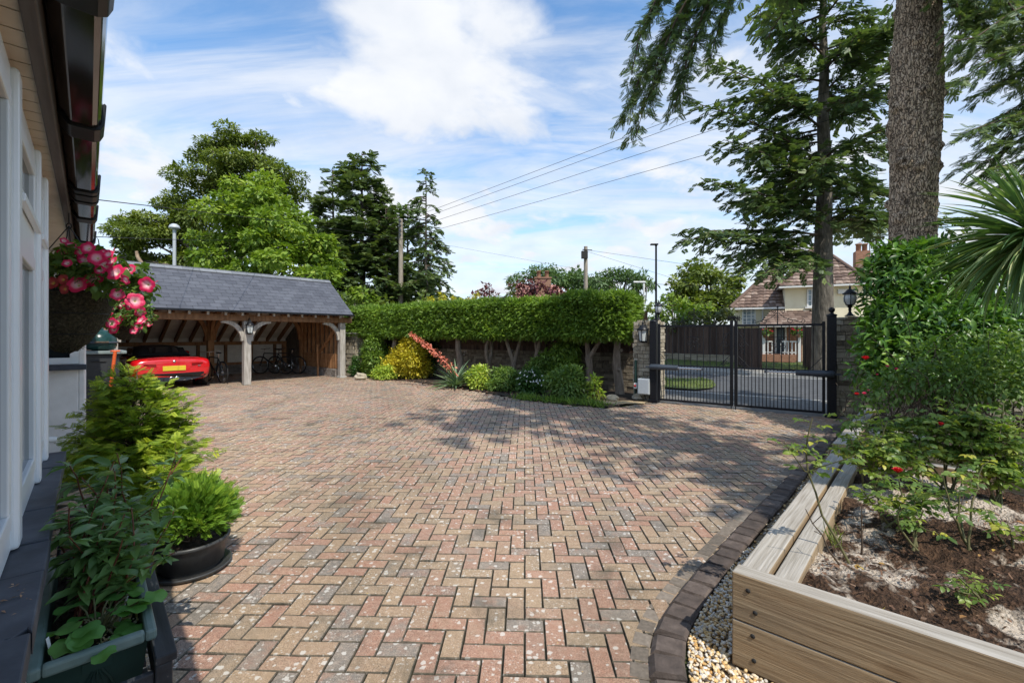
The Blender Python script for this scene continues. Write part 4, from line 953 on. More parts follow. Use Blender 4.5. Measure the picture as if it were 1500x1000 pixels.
# back wall: plinth, boards, plate
g=Geo(); kbox(g,-.1,LEN+.1,DEP-.05,DEP+.12,0,.02)
stones(g,K(LEN/2,DEP+.06,0),CAX,(LEN+.3,.22,.36),.075,.22,rng,jit=.02,prot=.006,gap=.012,dep=.06)
put('brick_plinth',g,M['brick_grey'],cp)
g=Geo(); kbox(g,-.1,LEN+.1,DEP+.0,DEP+.10,.36,1.42); put('back_wall',g,M['felt'],cp)
g=Geo(); kbox(g,-.2,LEN+.2,DEP-.12,DEP-.01,1.15,1.28); put('wall_plate',g,M['oak_warm'],cp)
g=Geo(); kbox(g,-.1,LEN-.1,DEP-.10,DEP-.005,.362,.46); put('sole_plate',g,M['oak_warm'],cp)
for s in np.linspace(.4,LEN-.4,7):
    g=Geo(); kbox(g,s-.05,s+.05,DEP-.09,DEP-.004,.462,1.148); put('stud',g,M['oak_dark'],cp)
# right side wall: plinth, boards, studs (outer weatherboard behind)
g=Geo(); stones(g,K(LEN+.02,DEP/2+.1,0),A3([cn,-cd,UP]),(DEP-.35,.22,.30),.075,.22,rng,jit=.02,prot=.006,gap=.012,dep=.06); kbox(g,LEN-.06,LEN+.1,.15,DEP,0,.29); put('brick_plinth',g,M['brick_grey'],cp)
g=Geo()
for i in range(4): kbox(g,LEN-.05,LEN-.02,.12,2.9,.31+i*.135,.44+i*.135,rng.random())
put('low_boarding',g,M['oak_warm'],cp,bevel=.004)
def roofz(k): return (EZ+(k-E0)*sl if k<RK else RZ-(k-RK)*sb)-.15
for i,k in enumerate(np.linspace(.35,2.75,8)):
    g=Geo(); kbox(g,LEN-.06,LEN+.04,k-.04,k+.04,.31,roofz(k)); put('stud',g,M['oak_warm'],cp)
g=Geo(); g.beam(K(LEN-.08,.3,1.75),K(LEN-.08,1.5,.86),.05,.10,cd); put('diagonal_brace',g,M['oak_warm'],cp)
g=Geo(); kk=np.linspace(.1,DEP,20)
g.add([K(LEN+.06,k,.3) for k in kk]+[K(LEN+.06,k,roofz(k)) for k in kk],[(i,i+1,21+i,20+i) for i in range(19)]); put('side_boarding',g,M['bark'],cp)
g=Geo(); g.add([K(-.12,k,.0) for k in kk]+[K(-.12,k,roofz(k)) for k in kk],[(i,i+1,21+i,20+i) for i in range(19)]); put('side_boarding',g,M['bark'],cp)

# ------------------------------------------------------------------ lanterns
def lantern_body(root,c,s,ax=None,globe=False):
    """tapered six-pane lantern, base of glass at c, scale s"""
    c=A3(c); n=6
    def ring(r,z,off=0): return [c+A3([math.cos(2*math.pi*k/n+off),math.sin(2*math.pi*k/n+off),0])*r*s+UP*z*s for k in range(n)]
    r0,r1=(.062,.092) if not globe else (.07,.10)
    g=Geo(); 
    if globe: g.lathe([(.062*s,.0),(.098*s,.07*s),(.104*s,.13*s),(.088*s,.20*s)],c,24)
    else: g.add(ring(r0,0)+ring(r1,.2),[(k,(k+1)%n,n+(k+1)%n,n+k) for k in range(n)])
    put('glass',g,M['lamp_glass'],root)
    g=Geo()
    for k in range(n):
        a=2*math.pi*k/n; e_=A3([math.cos(a),math.sin(a),0])
        if globe: g.tube([c+e_*.065*s,c+e_*.102*s+UP*.07*s,c+e_*.108*s+UP*.13*s,c+e_*.092*s+UP*.20*s],.006*s,5)
        else: g.beam(c+e_*r0*s*1.03,c+e_*r1*s*1.03+UP*.2*s,.012*s,.012*s)
    g.lathe([(.001,-.035*s),(.03*s,-.03*s),(.045*s,-.012*s),(.072*s,-.004*s),(.07*s,.006*s),(.001,.006*s)],c,18)
    g.lathe([(r1*.9*s,.198*s),(r1*1.22*s,.20*s),(r1*1.22*s,.212*s),(.075*s,.25*s),(.05*s,.285*s),(.022*s,.30*s),(.016*s,.32*s),(.024*s,.335*s),(.010*s,.352*s),(.006*s,.375*s),(.001,.38*s)],c,18)
    put('frame',g,M['black_metal'],root)
    g=Geo(); g.lathe([(.012*s,.006*s),(.014*s,.09*s),(.012*s,.10*s),(.001,.105*s)],c,8); put('bulb',g,M['white_paint'],root)
def wall_lantern(label,c,nv,s,group='black wall lanterns'):
    c=A3(c); nv=unit(A3(nv)); r=thing('wall_lantern',label,'lantern',c,group)
    lantern_body(r,c,s)
    g=Geo(); b=c-nv*.14*s; sd=np.cross(UP,nv)
    g.box(b+UP*.1*s,(.012*s,.07*s,.26*s),[nv,sd,UP]); g.tube([b+UP*.22*s,b+nv*.03*s+UP*.36*s,b+nv*.10*s+UP*.40*s,c+UP*.37*s],.010*s,6); g.tube([b+UP*.02*s,b+nv*.06*s-UP*.03*s,c-UP*.02*s],.008*s,6); put('bracket',g,M['black_metal'],r)
    return r
wall_lantern('black lantern on the middle post of the carport',K(BAY,-.1-.17,1.60),-cn,1.15)

# ------------------------------------------------------------------ red sports car backed in with its tail out
M['car_red']=None
t=NT('red_car_paint'); M['car_red']=t.done(t.bsdf((.55,.006,.010),.22,0,None,.6,coat=1.0))
M['soft_top']=mat_plain('black_soft_top',(.012,.012,.013),.8)
t=NT('tail_lamp'); M['tail']=t.done(t.bsdf((.22,.004,.006),.12,0,None,.7,coat=.6))
M['plate']=mat_plain('yellow_number_plate',(.62,.46,.03),.4,var=.03)
M['black_gloss']=mat_plain('black_gloss_plastic',(.010,.010,.011),.25)
car=thing('sports_car','red sports car with a black soft top parked tail out in the carport','car',(0,0,0))
def sect(y,w,zb,zs,zt,wt):
    """half profile at distance y from tail: half width w, sill bottom zb, shoulder zs, deck zt with half width wt"""
    return [(0,zb),(w*.55,zb),(w*.86,zb+.01),(w*.96,zb+.10),(w*.985,zb+.24),(w,zs-.18),(w*.975,zs-.06),(w*.93,zs),(wt,zt-.012),(wt*.55,zt+.012),(0,zt+.02)]
ST=[(0.0,.80,.42,.70,.80,.60),(.015,.86,.36,.76,.84,.64),(.06,.90,.30,.81,.875,.68),(.18,.94,.24,.845,.90,.72),(.45,.965,.19,.86,.915,.74),(.85,.975,.18,.85,.915,.74),(1.3,.955,.18,.82,.90,.73),(1.9,.93,.18,.80,.90,.72),(2.6,.92,.18,.80,.90,.72),(3.1,.93,.18,.80,.86,.70),(3.6,.95,.18,.76,.80,.66),(4.1,.93,.20,.68,.70,.58),(4.38,.80,.26,.58,.60,.46),(4.46,.66,.32,.50,.52,.36)]
g=Geo(); V=[]; NP=None
for y,*a in ST:
    h=sect(y,*a); full=[(-x,z) for x,z in h[::-1][:-1]]+h[:0]; loop=[(x,z) for x,z in h]+[(-x,z) for x,z in h[-2:0:-1]]
    NP=len(loop); V+=[(x,y,z) for x,z in loop]
m=len(ST); f=[(i*NP+j,(i+1)*NP+j,(i+1)*NP+(j+1)%NP,i*NP+(j+1)%NP) for i in range(m-1) for j in range(NP)]
f+=[tuple(range(NP)),tuple(range((m-1)*NP,m*NP))[::-1]]
g.add(V,f,.5,True); body=put('body',g,M['car_red'],car,local=True); sm=body.modifiers.new('Subd','SUBSURF'); sm.levels=2; sm.render_levels=2
# soft top / cabin
ST2=[(.95,.60,.90,.04),(1.15,.64,.90,.18),(1.45,.62,.90,.28),(1.9,.60,.90,.34),(2.3,.60,.90,.33),(2.6,.62,.90,.24),(2.95,.66,.88,.03)]
g=Geo();V=[]
for y,w_,z,h in ST2: 
    lp=[(w_*1.08,z-.02),(w_*1.02,z+h*.55),(w_*.84,z+h*.92),(w_*.4,z+h),(0,z+h*1.01)]; lp=lp+[(-x,zz) for x,zz in lp[-2::-1]]; V+=[(x,y,zz) for x,zz in lp]
NP=9; g.add(V,[(i*NP+j,(i+1)*NP+j,(i+1)*NP+j+1,i*NP+j+1) for i in range(len(ST2)-1) for j in range(NP-1)],.5,True)
st_=put('soft_top',g,M['soft_top'],car,local=True); sm=st_.modifiers.new('Subd','SUBSURF'); sm.levels=1; sm.render_levels=2
g=Geo(); g.add([(-.36,1.035,1.02),(.36,1.035,1.02),(.33,1.30,1.175),(-.33,1.30,1.175)],[(0,1,2,3)]); put('rear_window',g,M['glass_dark'],st_,local=True)
for sg in (-1,1):
    g=Geo(); g.add([(sg*.665,1.5,.93),(sg*.668,2.7,.93),(sg*.60,2.45,1.15),(sg*.61,1.6,1.15)],[(0,1,2,3)]); put('side_window',g,M['glass_dark'],car,local=True)
    # tail lamp: long slim lens wrapping the corner
    g=Geo(); pts=[(.42,-.012,.735),(.60,.0,.738),(.78,.035,.748),(.88,.12,.765),(.935,.28,.79)]
    lo=[(x,y,z-.055+.02*i/4) for i,(x,y,z) in enumerate(pts)]
    Vt=[(sg*x,y-.012,z) for x,y,z in pts]+[(sg*x,y-.012,z) for x,y,z in lo]+[(sg*x*.97,y+.05,z) for x,y,z in pts]+[(sg*x*.97,y+.05,z) for x,y,z in lo]
    g.add(Vt,[(i,i+1,6+i,5+i) for i in range(4)]+[(10+i,11+i,1+i,i) for i in range(4)]+[(5+i,6+i,16+i,15+i) for i in range(4)]); put('tail_light',g,M['tail'],car,local=True)
    g=Geo(); g.box((sg*.66,.04,.375),(.14,.06,.045)); put('reflector',g,M['tail'],car,local=True,bevel=.008)
    g=Geo(); g.lathe([(.030,0),(.052,0),(.052,.12),(.030,.12)],(sg*.065,-.02,.315),20,[A3([1,0,0]),UP,A3([0,1,0])]); put('exhaust_pipe',g,M['chrome'],car,local=True)
    g=Geo(); g.lathe([(.001,.01),(.040,.01)],(sg*.065,-.01,.315),16,[A3([1,0,0]),UP,A3([0,1,0])]); put('exhaust_bore',g,M['rubber'],car,local=True)
    g=Geo(); g.ball((sg*.98,2.75,.95),(.10,.06,.065),12,8); g.beam((sg*.88,2.75,.90),(sg*.96,2.75,.94),.03,.02); put('door_mirror',g,M['car_red'],car,local=True)
    for yy in (.86,3.55):
        g=Geo(); o=A3([sg*.86,yy,.33]); xa=[A3([0,1,0]),UP,A3([1,0,0])]
        g.lathe([(.225,-.11),(.31,-.125),(.33,-.10),(.332,.10),(.31,.125),(.225,.11)],o,32,xa); w_=put('wheel',g,M['rubber'],car,local=True,label=None)
        g=Geo(); g.lathe([(.001,sg*.08),(.05,sg*.09),(.06,sg*.05)],o,16,xa)
        for k in range(5):
            th=2*math.pi*k/5
            for d_ in (-.14,.14): e_=A3([0,math.cos(th+d_),math.sin(th+d_)]); g.beam(o+A3([sg*.07,0,0])+A3([0,math.cos(th),math.sin(th)])*.04,o+A3([sg*.09,0,0])+e_*.21,.028,.02)
        g.lathe([(.20,sg*.115),(.228,sg*.12),(.228,-sg*.1)],o,32,xa); put('rim',g,M['chrome'],w_,local=True)
        g=Geo(); g.lathe([(.345,-.13),(.37,-.125),(.37,.124),(.345,.128)],o,28,xa); put('wheel_arch',g,M['black_gloss'],car,local=True)
g=Geo(); pts=[(-.80,.035,.40),(-.72,.0,.47),(-.25,-.03,.46),(.25,-.03,.46),(.72,.0,.47),(.80,.035,.40),(.70,.02,.30),(.3,-.02,.235),(-.3,-.02,.235),(-.70,.02,.30)]
g.prism(pts,(0,.16,0)); put('rear_diffuser',g,M['black_gloss'],car,local=True,bevel=.012)
g=Geo()
for x in (-.42,-.25,.25,.42): g.box((x,-.035,.28),(.012,.06,.09))
put('diffuser_fin',g,M['black_gloss'],car,local=True)
g=Geo(); g.box((0,-.012,.60),(.54,.02,.135)); put('number_plate',g,M['plate'],car,local=True,bevel=.006)
g=Geo(); g.prism([(-.42,.0,.70),(.42,.0,.70),(.36,-.005,.52),(-.36,-.005,.52)],(0,.03,0)); put('plate_recess',g,M['car_red'],car,local=True,bevel=.01)
g=Geo(); g.box((0,.10,.892),(.96,.14,.012)); g.box((0,.03,.886),(1.2,.03,.02)); put('boot_spoiler',g,M['car_red'],car,local=True,bevel=.006)
g=Geo(); g.box((.60,-.012,.655),(.07,.012,.018)); put('badge',g,M['chrome'],car,local=True)
g=Geo(); g.lathe([(.001,-.008),(.035,-.006),(.037,.0)],(0,.0,.79),18,[A3([1,0,0]),UP,A3([0,1,0])]); put('boot_badge',g,M['chrome'],car,local=True)
pcar=K(1.38,.28,0); car.location=[float(x) for x in pcar]; car.rotation_euler=(0,0,math.atan2(cd[1],cd[0]))

# ------------------------------------------------------------------ bicycles
def make_bike(label):
    b=thing('bicycle',label,'bicycle',(0,0,0),'bicycles parked in the carport')
    xa=[A3([1,0,0]),UP,A3([0,1,0])]
    for x in (-.52,.52):
        g=Geo(); a=np.linspace(0,2*math.pi,37); g.tube(np.stack([x+.34*np.cos(a),0*a,.345+.34*np.sin(a)],1),.021,7,cap=False); w_=put('wheel',g,M['rubber'],b,local=True)
        g=Geo(); g.tube(np.stack([x+.31*np.cos(a),0*a,.345+.31*np.sin(a)],1),.010,6,cap=False)
        for k in range(18): th=k/18*2*math.pi; g.tube([(x,.02*(-1)**k,.345),(x+.31*math.cos(th),0,.345+.31*math.sin(th))],.0022,3)
        g.lathe([(.02,-.03),(.03,0),(.02,.03)],(x,0,.345),10,xa); put('rim',g,M['chrome'],w_,local=True)
    g=Geo(); bb_=(-.08,0,.31); sd=(-.24,0,.80); hd=(.36,0,.82); hb=(.40,0,.68)
    for p,q,r in ((bb_,sd,.018),(bb_,hb,.022),(sd,hd,.019),(hd,hb,.021),(bb_,(-.52,.05,.345),.011),(sd,(-.52,.05,.345),.009),(bb_,(-.52,-.05,.345),.011),(sd,(-.52,-.05,.345),.009),(hb,(.52,.05,.345),.012),(hb,(.52,-.05,.345),.012)): g.tube([p,q],r,8)
    put('frame',g,M['black_metal'],b,local=True)
    g=Geo(); g.tube([sd,(-.27,0,.94)],.012,8); put('seat_post',g,M['chrome'],b,local=True)
    g=Geo(); g.ball((-.27,0,.965),(.13,.07,.03),12,8); g.ball((-.16,0,.965),(.09,.03,.022),10,6); put('saddle',g,M['rubber'],b,local=True)
    g=Geo(); g.tube([hd,(.34,0,.98)],.014,8); g.tube([(.30,-.30,1.0),(.36,-.1,.985),(.36,.1,.985),(.30,.30,1.0)],.012,8); put('handlebar',g,M['chrome'],b,local=True)
    g=Geo(); g.lathe([(.001,.03),(.09,.03),(.09,.036),(.001,.036)],bb_,18,xa); g.tube([(-.08,.05,.31),(.02,.055,.17)],.009,6); g.box((.03,.09,.17),(.09,.09,.02)); g.tube([(-.08,-.05,.31),(-.18,-.055,.45)],.009,6); put('crank',g,M['chrome'],b,local=True)
    return b
ba=math.atan2(cn[1],cn[0])
bk=make_bike('dark bicycle standing between the red car and the inner oak post'); p=K(2.78,1.6,0); bk.location=[float(x) for x in p]; bk.rotation_euler=(0,0,ba+.12)
dup(bk,K(LEN-.55,3.2,0),ba+.5,1,'bicycle at the right hand end of the carport showing its pale front wheel')
dup(bk,K(LEN-.95,3.5,0),ba+.62,1,'darker bicycle leaning just left of the pale wheeled one in the carport')
# garden clutter against the side wall
g=Geo(); b=K(LEN-.25,1.25,0); g.beam(b,b+cn*.05+UP*1.15,.05,.05,cd); g.box(b+UP*1.16,(.12,.05,.05),CAX); solo('timber_prop',g,M['oak_warm'],'short timber prop leaning on the low boarding inside the carport','timber prop')
# ------------------------------------------------------------------ stone pier right of the carport
pp=A3([-6.05,17.6,0]); sp=thing('stone_pier','squat brown stone pier with a flat cap between the carport and the green shrub','pier',pp)
g=Geo(); g.box(pp+UP*.78,(.74,.50,1.56),[gd,gn,UP]); put('core',g,M['mortar'],sp)
g=Geo(); stones(g,pp,A3([gd,gn,UP]),(.78,.54,1.56),.14,.26,rng,jit=.7,prot=.03); put('stonework',g,M['stone'],sp)
g=Geo(); g.box(pp+UP*1.60,(1.02,.7,.06),[gd,gn,UP]); put('cap',g,M['kerbstone'],sp,bevel=.01)
rng = np.random.default_rng(41)
GAX = A3([gd,gn,UP]); GW = np.linalg.norm(GR-GL)
def gate_pt(u_,v_,z): return GL+gd*u_+gn*v_+UP*z
def scroll(g,c,ax,r,turns=1.4,sg=1,th0=0,rad=.006,n=22,squash=1):
    """flat iron volute in the gate plane"""
    s=np.linspace(0,1,n); th=th0+sg*s*turns*2*math.pi; rr=r*(1-.82*s)
    g.tube([A3(c)+ax*(rr_*math.cos(t_))+UP*(rr_*math.sin(t_)*squash) for rr_,t_ in zip(rr,th)],rad,5)
# gate posts
def gate_post(label,p,h,ball):
    r=thing('gate_post',label,'gate post',p,'black square steel gate posts')
    g=Geo(); g.box(A3(p)+UP*h/2,(.15,.15,h),GAX); g.box(A3(p)+UP*.03,(.22,.22,.06),GAX); put('post',g,M['black_metal'],r,bevel=.006)
    g=Geo(); c=A3(p)+UP*h; g.lathe([(.085,0),(.09,.02),(.05,.04),(.02,.05),(.025,.07)],c,16)
    if ball: g.lathe([(.02,.06),(.045,.085),(.055,.115),(.045,.145),(.02,.16),(.001,.165)],c,16)
    put('finial',g,M['black_metal'],r); return r
gate_post('left black steel gate post in front of the narrow stone pillar',GL,1.84,False)
gate_post('right black steel gate post with a ball finial beside the laurel',GR,1.90,True)
# leaves
leafw=GW/2-.09
def leaf(label,u0,u1,hinge_left,z0=.06,zt=1.74):
    r=thing('gate_leaf',label,'gate',gate_pt((u0+u1)/2,0,0),'pair of black iron driveway gates')
    g=Geo()
    hu,cu=(u0,u1) if hinge_left else (u1,u0); sg=1 if hinge_left else -1
    g.box(gate_pt(hu+sg*.025,0,(z0+zt+.06)/2),(.05,.05,zt+.06-z0),GAX); g.box(gate_pt(cu-sg*.03,0,(z0+zt+.10)/2),(.06,.06,zt+.10-z0),GAX)
    for z,h in ((z0+.02,.045),(zt,.045),(.86,.03)): g.box(gate_pt((u0+u1)/2,0,z),(u1-u0-.10,.04,h),GAX)
    put('frame',g,M['black_metal'],r,bevel=.003)
    n=10; us=np.linspace(u0+.06,u1-.06,n+2)[1:-1]
    for u_ in us:
        g=Geo(); g.tube([gate_pt(u_,0,z0+.043),gate_pt(u_,0,zt-.023)],.008,6); put('bar',g,M['black_metal'],r)
    us2=(us[:-1]+us[1:])/2
    for u_ in np.concatenate([us2,[us[0]-(us[1]-us[0])/2,us[-1]+(us[1]-us[0])/2]]):
        g=Geo(); g.tube([gate_pt(u_,0,z0+.043),gate_pt(u_,0,.846)],.008,6); put('dog_bar',g,M['black_metal'],r)
    # scrollwork: panel, meeting-stile volutes, corner braces, crest
    g=Geo(); uc=(u0+u1)/2
    g2c=gate_pt(uc,.0,1.34)
    scroll(g,g2c+gd*.03+UP*.07,gd,.075,1.1,1,.3); scroll(g,g2c-gd*.03-UP*.07,gd,.075,1.1,1,3.44); scroll(g,g2c-gd*.10+UP*.03,gd,.05,1.2,-1,0); scroll(g,g2c+gd*.10-UP*.03,gd,.05,1.2,-1,3.14)
    for z in (1.50,1.18): g.tube([gate_pt(uc-.16,0,z),gate_pt(uc+.16,0,z)],.006,5)
    put('scroll_panel',g,M['black_metal'],r)
    g=Geo(); c=cu-sg*.06
    for z,s_ in ((1.52,1),(1.36,-1),(1.20,1),(.98,-1)): scroll(g,gate_pt(c-sg*.085,0,z),gd*sg,.065,1.2,s_,0)
    g.tube([gate_pt(c,0,1.62),gate_pt(c-sg*.10,0,1.46),gate_pt(c-sg*.20,0,1.32)],.006,5)
    scroll(g,gate_pt(c-sg*.12,0,.93),gd*sg,.05,1.2,1,0); g.tube([gate_pt(c,0,1.12),gate_pt(c-sg*.22,0,.875)],.007,5)
    put('scrollwork',g,M['black_metal'],r)
    g=Geo(); g.tube([gate_pt(hu+sg*.05,0,1.12),gate_pt(hu+sg*.26,0,.875)],.007,5); put('corner_brace',g,M['black_metal'],r)
    g=Geo(); z=zt+.022
    for s_ in (1,-1):
        a=np.linspace(0,1,14); g.tube([gate_pt(uc+s_*(.02+.38*(1-q)),0,z+.02+.20*q**1.6+.02*math.sin(q*6.28)) for q in a],.007,5)
        scroll(g,gate_pt(uc+s_*.42,0,z+.045),gd*s_,.045,1.2,-s_,1.57); scroll(g,gate_pt(uc+s_*.22,0,z+.06),gd*s_,.06,1.1,s_,1.57); scroll(g,gate_pt(uc+s_*.08,0,z+.26),gd*s_,.05,1.2,s_,-1.57)
    g.tube([gate_pt(uc,0,z),gate_pt(uc,0,z+.33)],.009,6); g.ball(gate_pt(uc,0,z+.34),.022,8,6); g.tube([gate_pt(uc-.06,0,z+.28),gate_pt(uc+.06,0,z+.28)],.006,5)
    put('crest',g,M['black_metal'],r)
    # crown of spear tips on the meeting stile
    g=Geo(); b=gate_pt(cu-sg*.03,0,zt+.10)
    for dx in (-.06,-.03,0,.03,.06): g.lathe([(.010,0),(.010,.05),(.017,.07),(.001,.13)],b+gd*dx-UP*.01,6)
    scroll(g,b+gd*.07+UP*.02,gd,.04,1,1,0); scroll(g,b-gd*.07+UP*.02,-gd,.04,1,1,0)
    put('crown',g,M['black_metal'],r)
    g=Geo(); g.tube([gate_pt(cu-sg*.03,-.045,.0),gate_pt(cu-sg*.03,-.045,.5)],.010,6); put('drop_bolt',g,M['black_metal'],r)
    # ram actuator on the inside
    za=.82; s0=-.05 if hinge_left else GW+.05; b=gate_pt(s0,-.13,za); e_=gate_pt(hu+sg*.98,-.06,za-.01)
    g=Geo(); d=unit(e_-b); m=b+d*.62
    g.tube([b,b+d*.03,b+d*.28,b+d*.34,m],[.045,.066,.066,.056,.052],12); put('ram_body',g,M['grey_metal'],r)
    g=Geo(); g.tube([m,e_],.018,8); put('ram_rod',g,M['chrome'],r)
    g=Geo(); g.box(e_,(.05,.10,.05),GAX); g.box(b-d*.03,(.12,.05,.03),GAX); put('ram_bracket',g,M['grey_metal'],r)
    return r
leaf('left leaf of the black iron gates, hung on the pillar with the grey box',.10,GW/2-.012,True)
leaf('right leaf of the black iron gates, hung next to the laurel',GW/2+.012,GW-.10,False)
# stone pillars
def pillar(label,c,sx,sy,h,bands=()):
    c=A3(c); r=thing('stone_pillar',label,'pillar',c,'rubble stone gate pillars')
    g=Geo(); g.box(c+UP*(h/2-.02),(sx-.05,sy-.05,h-.04),GAX); put('core',g,M['mortar'],r)
    g=Geo(); stones(g,c,GAX,(sx,sy,h),.085,.20,rng,jit=.9,prot=.028,dep=.06,bands=bands); put('stonework',g,M['stone'],r)
    g=Geo()
    for i in range(14): g.box(c+gd*rng.uniform(-sx/2+.08,sx/2-.08)+gn*rng.uniform(-sy/2+.08,sy/2-.08)+UP*(h+.0),(rng.uniform(.1,.2),rng.uniform(.1,.2),rng.uniform(.03,.07)),GAX,.4+.5*rng.random())
    put('coping',g,M['stone'],r,bevel=.01); return r
pl=A3([3.30,10.95,0]); pillar('narrow rubble stone pillar with the wall lantern left of the gates',pl,.56,.56,1.86)
pr_=A3([6.62,8.75,0])+gn*.1; pillar('rubble stone pillar with red brick bands right of the gates',pr_,.75,.6,1.87,bands=((.50,.60),(1.30,1.42)))
def top_lantern(label,c,s):
    c=A3(c); r=thing('pillar_lantern',label,'lantern',c,'black lanterns standing on the gate pillars')
    g=Geo(); g.lathe([(.085*s,0),(.085*s,.012*s),(.05*s,.03*s),(.026*s,.07*s),(.020*s,.10*s),(.028*s,.12*s),(.022*s,.15*s),(.04*s,.175*s),(.062*s,.19*s)],c,18); put('pedestal',g,M['black_metal'],r)
    lantern_body(r,c+UP*.215*s,s,globe=True); return r
top_lantern('black globe lantern on the left gate pillar beside the hedge',gate_pt(.02,.30,1.89),.80)
top_lantern('black globe lantern on the right gate pillar above the laurel',A3([6.40,8.62,1.90]),1.0)
lc=P(944,494,10.5); wall_lantern('black lantern fixed to the face of the left stone pillar',A3([3.02,10.50,1.40]),-gn,1.25)
# control box
M['pale_box']=mat_plain('pale_grey_enclosure',(.42,.45,.47),.45,var=.06)
cb_=A3([3.05,10.50,.36]); bx_=thing('control_box','pale grey gate control box low on the left stone pillar','control box',cb_-UP*.18)
g=Geo(); g.box(cb_,(.27,.14,.36),GAX); put('case',g,M['pale_box'],bx_,bevel=.012)
g=Geo(); g.box(cb_-gn*.073+UP*.0,(.235,.008,.325),GAX); put('cover',g,M['pale_box'],bx_,bevel=.004)
g=Geo(); g.tube([cb_-UP*.18,cb_-UP*.28+gd*.03,cb_-UP*.34+gd*.1],.012,6); g.tube([cb_+gd*.135+UP*.1,cb_+gd*.2+UP*.02,cb_+gd*.24+UP*.12],.008,6); put('cable',g,M['rubber'],bx_)
g=Geo(); c=cb_-gd*.20-UP*.0; g.box(c,(.07,.07,.13),GAX); solo('socket_box',g,M['white_paint'],'small white socket box beside the grey gate control box','socket box',bevel=.006)
M['redp']=mat_plain('red_plastic',(.5,.03,.03),.5); g=Geo(); g.lathe([(.03,0),(.03,.012),(.001,.014)],c-gn*.036,14,[gd,UP,-gn]); put('red_cover',g,M['redp'],bpy.context.scene.objects['socket_box'])
g=Geo(); g.tube([A3([2.93,10.78,0.02]),A3([2.93,10.78,.95])],.03,8); solo('green_pipe',g,M['green_plastic'],'dark green upright pipe beside the left stone pillar','pipe')
rng = np.random.default_rng(51)
# ------------------------------------------------------------------ fence + low stone wall behind the hedge
def hedge_pt(q,k,z):   # q 0..1 along from the carport end to the pillar, k back from the front face
    return A3([-6.35,17.55,0])*(1-q)+A3([2.95,11.20,0])*q+hn*k+UP*z
hd_=unit(A3([2.95,11.20,0])-A3([-6.35,17.55,0])); hn=A3([-hd_[1],hd_[0],0]); HL=np.linalg.norm(A3([2.95,11.20,0])-A3([-6.35,17.55,0])); HAX2=A3([hd_,hn,UP])
M['fence_dark']=mat_noise('dark_stained_boards',[(.25,(.035,.021,.016)),(.55,(.085,.052,.038)),(.8,(.15,.10,.075))],6,6,.8,.4,.006,(3,3,.3),rndw=.35)
M['stone_shaded']=mat_noise('brown_shaded_rubble',[(.2,(.05,.04,.03)),(.5,(.15,.12,.085)),(.8,(.28,.235,.17))],12,6,.95,.6,.02,rndw=.4)  # browner rubble, its colour also darkened for the shadow behind the hedge
fw=thing('garden_wall','low rubble stone wall under the hedge trunks','wall',hedge_pt(.5,1.15,0))
g=Geo(); g.box(hedge_pt(.5,1.22,.45),(HL,.16,.9),HAX2); put('core',g,M['mortar'],fw)
g=Geo(); stones(g,hedge_pt(.5,1.22,0),HAX2,(HL,.24,1.05),.095,.26,rng,faces=(0,),jit=.9,prot=.03); put('stonework',g,M['stone_shaded'],fw)
fe=thing('board_fence','dark close boarded fence on the low wall behind the hedge','fence',hedge_pt(.5,1.25,1.05))
g=Geo(); x=0
while x<HL-.1: g.box(hedge_pt((x+.06)/HL,1.26,1.52),(.118,.02,1.3),HAX2,rng.random()); x+=.125
put('board_panel',g,M['fence_dark'],fe)
for z in (1.25,1.95): g=Geo(); g.box(hedge_pt(.5,1.235,z),(HL,.03,.08),HAX2); put('rail',g,M['fence_dark'],fe)
for x in np.arange(.9,HL,1.8): g=Geo(); g.box(hedge_pt(x/HL,1.20,1.62),(.1,.05,1.1),HAX2); put('post',g,M['fence_dark'],fe)
